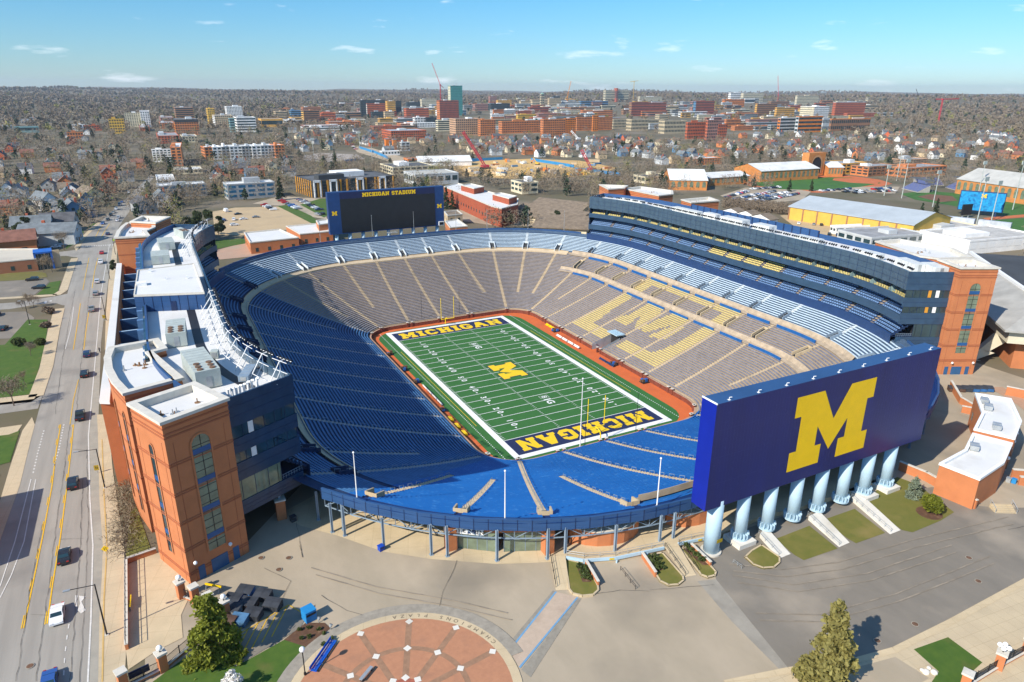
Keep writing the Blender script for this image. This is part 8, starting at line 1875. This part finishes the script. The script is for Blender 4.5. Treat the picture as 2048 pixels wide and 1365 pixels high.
# ------------------------------------------------------------------ vehicles
def car_proto(kind):
    t = thing({'sedan': 'parked_car', 'suv': 'parked_suv', 'pickup': 'pickup_truck', 'van': 'van'}[kind], 'x', 'car'); L, Wc = {'sedan': (4.7, 1.82), 'suv': (4.8, 1.92), 'pickup': (5.6, 1.98), 'van': (5.6, 2.0)}[kind]
    prof = {'sedan': [(-.5, .35), (-.5, .78), (-.42, .92), (-.27, .97), (-.13, 1.40), (.12, 1.44), (.27, 1.0), (.45, .86), (.5, .62), (.5, .35)], 'suv': [(-.5, .4), (-.5, .95), (-.47, 1.15), (-.40, 1.66), (.05, 1.70), (.2, 1.15), (.46, 1.0), (.5, .7), (.5, .4)],
            'pickup': [(-.5, .5), (-.5, 1.12), (-.1, 1.12), (-.08, 1.8), (.13, 1.82), (.25, 1.2), (.47, 1.1), (.5, .8), (.5, .5)], 'van': [(-.5, .4), (-.5, 2.1), (-.46, 2.3), (.28, 2.3), (.38, 1.4), (.48, 1.1), (.5, .7), (.5, .4)]}[kind]
    mb = MB(); n = len(prof); ins = lambda z: Wc/2*(1 if z < 1.0 else 1-.16*min(1, (z-1.0)/.6))
    for s in (-1, 1): mb.poly([(x*L, s*ins(z), z) for x, z in prof][::s])
    for i in range(n): (x0, z0), (x1, z1) = prof[i], prof[(i+1) % n]; mb.poly([(x0*L, -ins(z0), z0), (x1*L, -ins(z1), z1), (x1*L, ins(z1), z1), (x0*L, ins(z0), z0)])
    body = mb.build('body', white_p, t)
    rng = {'sedan': ((3, 4), (5, 6)), 'suv': ((2, 3), (4, 5)), 'pickup': ((2, 3), (4, 5)), 'van': ((3, 4),)}[kind]
    for a, b in rng:
        (x0, z0), (x1, z1) = prof[a], prof[b]; mb = MB(); f = lambda v0, v1, k: v0+(v1-v0)*k; o = .02
        q = [(f(x0, x1, .12)*L, f(z0, z1, .12)), (f(x0, x1, .9)*L, f(z0, z1, .9))]; nx, nz = -(z1-z0), (x1-x0)*L; l = math.hypot(nx, nz); nx, nz = nx/l*o, nz/l*o; w0, w1 = ins(q[0][1])-.12, ins(q[1][1])-.12
        mb.poly([(q[0][0]+nx, -w0, q[0][1]+nz), (q[0][0]+nx, w0, q[0][1]+nz), (q[1][0]+nx, w1, q[1][1]+nz), (q[1][0]+nx, -w1, q[1][1]+nz)]); mb.build('windscreen', glass, t)
    zs = {'sedan': (.98, 1.36, -.24, .22), 'suv': (1.15, 1.58, -.42, .12), 'pickup': (1.25, 1.7, -.07, .17), 'van': (1.4, 2.0, .1, .3)}[kind]
    for s in (-.62, .62):
        mb = MB(); mb.box(L/2-.06, L/2+.02, s-.2, s+.2, .62, .76); mb.build('headlight', lamp_m, t); mb = MB(); mb.box(-L/2-.02, -L/2+.05, s-.18, s+.18, .72, .88); mb.build('tail_light', mat('tail_red', (.5, .02, .015), .3, 0), t)
    for s in (-1, 1):
        mb = MB(); mb.poly([(zs[2]*L, s*(ins(zs[0])+.02), zs[0]), (zs[3]*L, s*(ins(zs[0])+.02), zs[0]), ((zs[3]-.07)*L, s*(ins(zs[1])+.02), zs[1]), ((zs[2]+.08)*L, s*(ins(zs[1])+.02), zs[1])]); mb.build('side_window', glass, t)
        for x in (-.31, .31): mb = MB(); mb.tube((x*L, s*(Wc/2-.2), .34), (x*L, s*(Wc/2+.02), .34), .34, 10); mb.build('wheel', black_m, t)
    return t, body
CP = {k: car_proto(k) for k in ('sedan', 'suv', 'pickup', 'van')}; cpaint = {k: mat('paint_'+k, c, .25, 0, spec=.6) for k, c in (('white', (.75, .75, .75)), ('black', (.02, .02, .022)), ('grey', (.22, .23, .24)), ('silver', (.5, .51, .52)), ('red', (.40, .02, .02)), ('blue', (.03, .09, .3)), ('orange', (.6, .2, .02)), ('dark blue', (.02, .035, .09)))}
BM = {}
def car(kind, col_, p, rz, label=None, group=None, full=True):
    pr, body = CP[kind]; c = pr.copy(); COL.objects.link(c); c['label'] = label or 'x'; c.location = p; c.rotation_euler = (0, 0, rz)
    if (kind, col_) not in BM: me = body.data.copy(); me.materials.clear(); me.materials.append(cpaint[col_]); BM[(kind, col_)] = me
    if group: c['group'] = group
    for ch in pr.children:
        if not full and ch.name.startswith(('wheel', 'side', 'head', 'tail')): continue
        d = ch.copy(); COL.objects.link(d); d.parent = c
        if ch is body: d.data = BM[(kind, col_)]
    return c
def street_dir(p):
    a = min(range(len(yb_all)-1), key=lambda i: (Vector(yb_all[i])-p.xy).length); d = Vector(yb_all[a+1])-Vector(yb_all[a]); return math.atan2(d.y, d.x)
yb_all = [tuple((Vector(a)+Vector(b))/2) for a, b in zip(rgt[5:], lft[5:])]
G1 = 'cars driving on the main street'
for px, k, c, lab, back in (((116, 1235), 'sedan', 'white', 'white car nearest the camera on the main street', 1), ((100, 1372), 'sedan', 'blue', 'blue car cut off at the bottom edge of the street', 1), ((130, 1118), 'sedan', 'black', 'black car behind the white car on the main street', 0), ((147, 972), 'suv', 'black', 'dark car level with the corner tower on the main street', 0), ((161, 836), 'pickup', 'black', 'black pickup on the main street beside the curved brick wing', 0), ((170, 752), 'suv', 'black', 'black SUV on the main street before the white arcade end', 0), ((175, 712), 'suv', 'dark blue', 'dark blue SUV on the main street beside the white arcade', 0), ((184, 622), 'pickup', 'grey', 'dark grey pickup beside the middle of the arcade', 0), ((192, 590), 'suv', 'grey', 'grey SUV beyond the dark pickup on the street', 0), ((195, 566), 'suv', 'silver', 'silver SUV beside the far half of the arcade', 0), ((202, 527), 'pickup', 'white', 'white pickup near the crosswalk', 0), ((204, 508), 'sedan', 'red', 'red car just before the crosswalk', 0), ((216, 470), 'sedan', 'dark blue', 'dark car beyond the crosswalk by the far brick wing', 0), ((206, 449), 'sedan', 'blue', 'blue car on the bend of the far street', 1), ((216, 441), 'sedan', 'black', 'black car on the bend of the far street', 1), ((235, 443), 'sedan', 'white', 'white car on the right of the far bend', 0), ((238, 437), 'suv', 'silver', 'silver SUV beyond the far bend', 0), ((222, 432), 'suv', 'black', 'first black SUV in the far queue', 1), ((227, 427), 'sedan', 'grey', 'grey car in the far queue', 1), ((233, 420), 'suv', 'white', 'white SUV in the far queue', 1), ((240, 412), 'van', 'grey', 'grey van in the far queue', 1), ((244, 406), 'sedan', 'blue', 'blue car at the end of the far queue', 1), ((258, 387), 'suv', 'white', 'white SUV farthest up the street', 1), ((270, 377), 'sedan', 'dark blue', 'dark car farthest up the street', 1)):
    p = gat(*px); p.z += .04; car(k, c, p, street_dir(p)+(math.pi if back else 0), lab, G1)
for px, k, c, rz, lab in (((65, 562), 'suv', 'black', 175, 'black SUV in the upper left parking lot'), ((78, 578), 'suv', 'black', 165, 'black car at the edge of the upper left parking lot'), ((7, 660), 'sedan', 'black', 80, 'dark car in the lower left parking lot'), ((112, 496), 'sedan', 'white', 175, 'white car parked behind the clinic roof'), ((-8, 632), 'suv', 'grey', 80, 'grey car at the left edge of the lower lot'), ((442, 440), 'sedan', 'white', 20, 'white car by the pine at the tan lot'), ((452, 424), 'van', 'white', 100, 'white van at the far left of the tan lot'), ((476, 430), 'sedan', 'black', 10, 'dark car in the upper tan lot'), ((487, 440), 'sedan', 'white', 5, 'white car in the middle of the tan lot'), ((512, 436), 'sedan', 'grey', 0, 'grey car right of the middle of the tan lot'), ((468, 441), 'suv', 'white', 80, 'white SUV left of the middle of the tan lot'), ((447, 443), 'sedan', 'blue', 60, 'blue car at the left of the tan lot'), ((469, 452), 'suv', 'white', 5, 'white SUV at the near side of the tan lot'), ((1912, 830), 'sedan', 'white', 0, '')):
    if lab: car(k, c, gat(*px), R(rz), lab)
def rows(key, lines, lab, group, gap=2.75, skip=.12):
    r = random.Random(len(lines)*7+len(key)); R_ = {}
    for a, b in lines:
        p, q = gat(*a), gat(*b); d = q-p; n = max(1, int(d.length/gap)); rz = math.atan2(d.y, d.x)+math.pi/2
        for i in range(n):
            if r.random() < skip: continue
            c = r.choice(('white', 'black', 'grey', 'silver', 'red', 'blue', 'dark blue', 'grey', 'black', 'white')); k = r.choice(('sedan', 'suv', 'sedan', 'suv', 'pickup')); x = p+d*(i+.5)/n; x.z = near_z(x.x)+.05; R_.setdefault((c, k), []).append(car(k, c, x, rz+(math.pi if r.random() < .5 else 0)+r.uniform(-.04, .04), None, group, False))
    for (c, k), L in R_.items(): rank_labels(L, f'{c} {dict(sedan="car", suv="SUV", pickup="pickup")[k]} parked {lab}')
rows('grey', (((525, 410), (548, 422)), ((560, 402), (598, 420)), ((598, 400), (640, 422)), ((632, 432), (655, 428))), 'in the lot left of the video board', 'cars in the lot left of the video board', 3.0)
rows('east', (((1452, 396), (1495, 384)), ((1470, 400), (1548, 384)), ((1488, 404), (1575, 386)), ((1505, 407), (1595, 389)), ((1500, 380), (1560, 376))), 'in the packed lot behind the eastern stand', 'cars in the packed eastern lot', 2.7, .06)
rows('field', (((1640, 384), (1700, 379)), ((1680, 386), (1780, 378)), ((1700, 388), (1790, 383))), 'between the track and the ball field', 'cars between the track and the ball field', 3.2, .12)
rows('trailer', (((1600, 440), (1640, 434)), ((1590, 448), (1650, 452)), ((1650, 470), (1700, 474)), ((1700, 452), (1750, 458))), 'in the tan lot by the white trailer', 'cars by the white trailer', 4.2, .3)
rows('north', (((1110, 438), (1175, 444)), ((700, 288), (712, 300))), 'by the shingle roofed school', 'cars by the shingle roofed school', 4.5, .3)
for pr, b in CP.values():
    for ch in list(pr.children): bpy.data.objects.remove(ch)
    bpy.data.objects.remove(pr)
for c, pr in HP:
    if id(pr) not in HUSED:
        for ch in list(pr.children): bpy.data.objects.remove(ch)
        bpy.data.objects.remove(pr)
# a cyclist and a walker on the street side of the arcade
skin = mat('skin', (.45, .27, .18), .6, 0); cl_d = mat('cloth_dark', (.03, .035, .05), .8, .1); cl_r = mat('cloth_red', (.3, .05, .04), .8, .1)
def person(label, p, rz, top):
    t = thing('person', label, 'person', p, rz); bm = bmesh.new(); J = {'pelvis': ((0, 0, .95), .14), 'chest': ((0, 0, 1.35), .17), 'neck': ((0, 0, 1.52), .06), 'head': ((.02, 0, 1.68), .10), 'crown': ((.02, 0, 1.78), .07), 'shl': ((0, .2, 1.42), .07), 'ell': ((-.05, .27, 1.13), .05), 'hal': ((.08, .27, .9), .04), 'shr': ((0, -.2, 1.42), .07), 'elr': ((.05, -.27, 1.13), .05), 'har': ((.15, -.26, .92), .04), 'knl': ((.12, .1, .5), .075), 'anl': ((.02, .1, .08), .05), 'fol': ((.2, .1, .04), .045), 'knr': ((-.02, -.1, .5), .075), 'anr': ((-.2, -.1, .1), .05), 'fo': ((-.05, -.1, .04), .045)}
    vs = {k: bm.verts.new(v[0]) for k, v in J.items()}
    for a, b in (('pelvis', 'chest'), ('chest', 'neck'), ('neck', 'head'), ('head', 'crown'), ('chest', 'shl'), ('shl', 'ell'), ('ell', 'hal'), ('chest', 'shr'), ('shr', 'elr'), ('elr', 'har'), ('pelvis', 'knl'), ('knl', 'anl'), ('anl', 'fol'), ('pelvis', 'knr'), ('knr', 'anr'), ('anr', 'fo')): bm.edges.new((vs[a], vs[b]))
    me = bpy.data.meshes.new('body'); bm.to_mesh(me); bm.free(); o = bpy.data.objects.new('body', me); link(o, t); sk_ = o.modifiers.new('s', 'SKIN')
    for i, k in enumerate(J): me.skin_vertices[0].data[i].radius = (J[k][1], J[k][1])
    me.skin_vertices[0].data[0].use_root = True; o.modifiers.new('u', 'SUBSURF').levels = 1; me.materials.append(top)
    mb = MB(); mb.ball((.0, 0, 1.74), .11, 0, 8, 5, .8); mb.build('hair', cl_d, t); return t
person('person walking on the sidewalk beside the arcade end in dark clothes', gat(200, 706), 1.6, cl_d)
# ------------------------------------------------------------------ off-frame house that throws its shadow on the street at lower left
B('brick house left of the street outside the picture', -420, -300, -75, 1215, 1150, 'brick', 2, 0, 'wide', pent=0, D=24)
# ------------------------------------------------------------------ air
mb = MB(); mb.box(-14800, 14800, -14800, 14800, -17.5, 190); hz = mb.build('haze', []); hz['kind'] = 'stuff'; hz['label'] = 'thin blue haze over the far town'; hz['category'] = 'haze'
m = bpy.data.materials.new('haze'); m.use_nodes = True; nt = m.node_tree; nt.nodes.remove(nt.nodes['Principled BSDF']); v = nt.nodes.new('ShaderNodeVolumePrincipled'); v.inputs['Color'].default_value = (.80, .89, 1, 1); v.inputs['Density'].default_value = 0.00005; v.inputs['Anisotropy'].default_value = .2
nt.links.new(v.outputs['Volume'], nt.nodes['Material Output'].inputs['Volume']); hz.data.materials.append(m)
# ------------------------------------------------------------------ camera, light, sky
cd = bpy.data.cameras.new('camera'); cam = bpy.data.objects.new('camera', cd); COL.objects.link(cam)
cd.sensor_width = 36; cd.lens = FPX/2048*36; cd.clip_end = 40000; cd.clip_start = .5
cam.matrix_world = Matrix(((RT.x, UP.x, -FW.x, CAM.x), (RT.y, UP.y, -FW.y, CAM.y), (RT.z, UP.z, -FW.z, CAM.z), (0, 0, 0, 1)))
S.camera = cam
SUN_AZ, SUN_EL = R(196), R(36.5)          # direction towards the sun, counter-clockwise from +x
sd = Vector((math.cos(SUN_AZ)*math.cos(SUN_EL), math.sin(SUN_AZ)*math.cos(SUN_EL), math.sin(SUN_EL)))
sl = bpy.data.lights.new('sun', 'SUN'); sl.energy = 4.8; sl.angle = R(.5); sl.color = (1, .93, .82)
so = bpy.data.objects.new('sun', sl); COL.objects.link(so); so.rotation_euler = sd.to_track_quat('Z', 'Y').to_euler(); so.location = (-200, -60, 300)
W = bpy.data.worlds.new('World'); S.world = W; W.use_nodes = True
nt = W.node_tree; bg = nt.nodes['Background']
sk = nt.nodes.new('ShaderNodeTexSky'); sk.sky_type = 'NISHITA'; sk.sun_disc = False
sk.sun_elevation = SUN_EL; sk.sun_rotation = math.pi/2-SUN_AZ; sk.air_density = 1.2; sk.dust_density = 0; sk.ozone_density = 3.0; sk.altitude = 100
tc = nt.nodes.new('ShaderNodeTexCoord'); sp_z = nt.nodes.new('ShaderNodeSeparateXYZ'); nt.links.new(tc.outputs['Generated'], sp_z.inputs[0])
rp = nt.nodes.new('ShaderNodeValToRGB'); nt.links.new(sp_z.outputs['Z'], rp.inputs['Fac']); e = rp.color_ramp.elements
e[0].position = 0; e[0].color = (.40, .60, .92, 1); e[1].position = .7; e[1].color = (.75, 1, 1.15, 1); x = e.new(.14); x.color = (.26, .60, .86, 1)
mx = nt.nodes.new('ShaderNodeMix'); mx.data_type = 'RGBA'; mx.blend_type = 'MULTIPLY'; mx.inputs['Factor'].default_value = 1; nt.links.new(sk.outputs['Color'], mx.inputs['A']); nt.links.new(rp.outputs['Color'], mx.inputs['B'])
mp = nt.nodes.new('ShaderNodeMapping'); mp.inputs['Scale'].default_value = (9, 9, 42); nt.links.new(tc.outputs['Generated'], mp.inputs['Vector'])
nz = nt.nodes.new('ShaderNodeTexNoise'); nz.inputs['Scale'].default_value = 1.3; nz.inputs['Detail'].default_value = 7; nt.links.new(mp.outputs['Vector'], nz.inputs['Vector'])
cr2 = nt.nodes.new('ShaderNodeValToRGB'); cr2.color_ramp.elements[0].position = .615; cr2.color_ramp.elements[1].position = .74; cr2.color_ramp.elements[1].color = (.55, .55, .55, 1); nt.links.new(nz.outputs['Fac'], cr2.inputs['Fac'])
mc = nt.nodes.new('ShaderNodeMix'); mc.data_type = 'RGBA'; nt.links.new(cr2.outputs['Color'], mc.inputs['Factor']); nt.links.new(mx.outputs['Result'], mc.inputs['A']); mc.inputs['B'].default_value = (8.5, 8.8, 9.2, 1)
nt.links.new(mc.outputs['Result'], bg.inputs['Color']); bg.inputs['Strength'].default_value = .12
S.view_settings.view_transform = 'Standard'; S.view_settings.look = 'None'; S.view_settings.exposure = .45; S.view_settings.gamma = 1
S.render.film_transparent = False
S.cycles.max_bounces = 6; S.cycles.diffuse_bounces = 3; S.cycles.glossy_bounces = 3; S.cycles.transmission_bounces = 4; S.cycles.volume_bounces = 0
S.cycles.use_denoising = True
S.cycles.use_adaptive_sampling = True; S.cycles.adaptive_threshold = .015
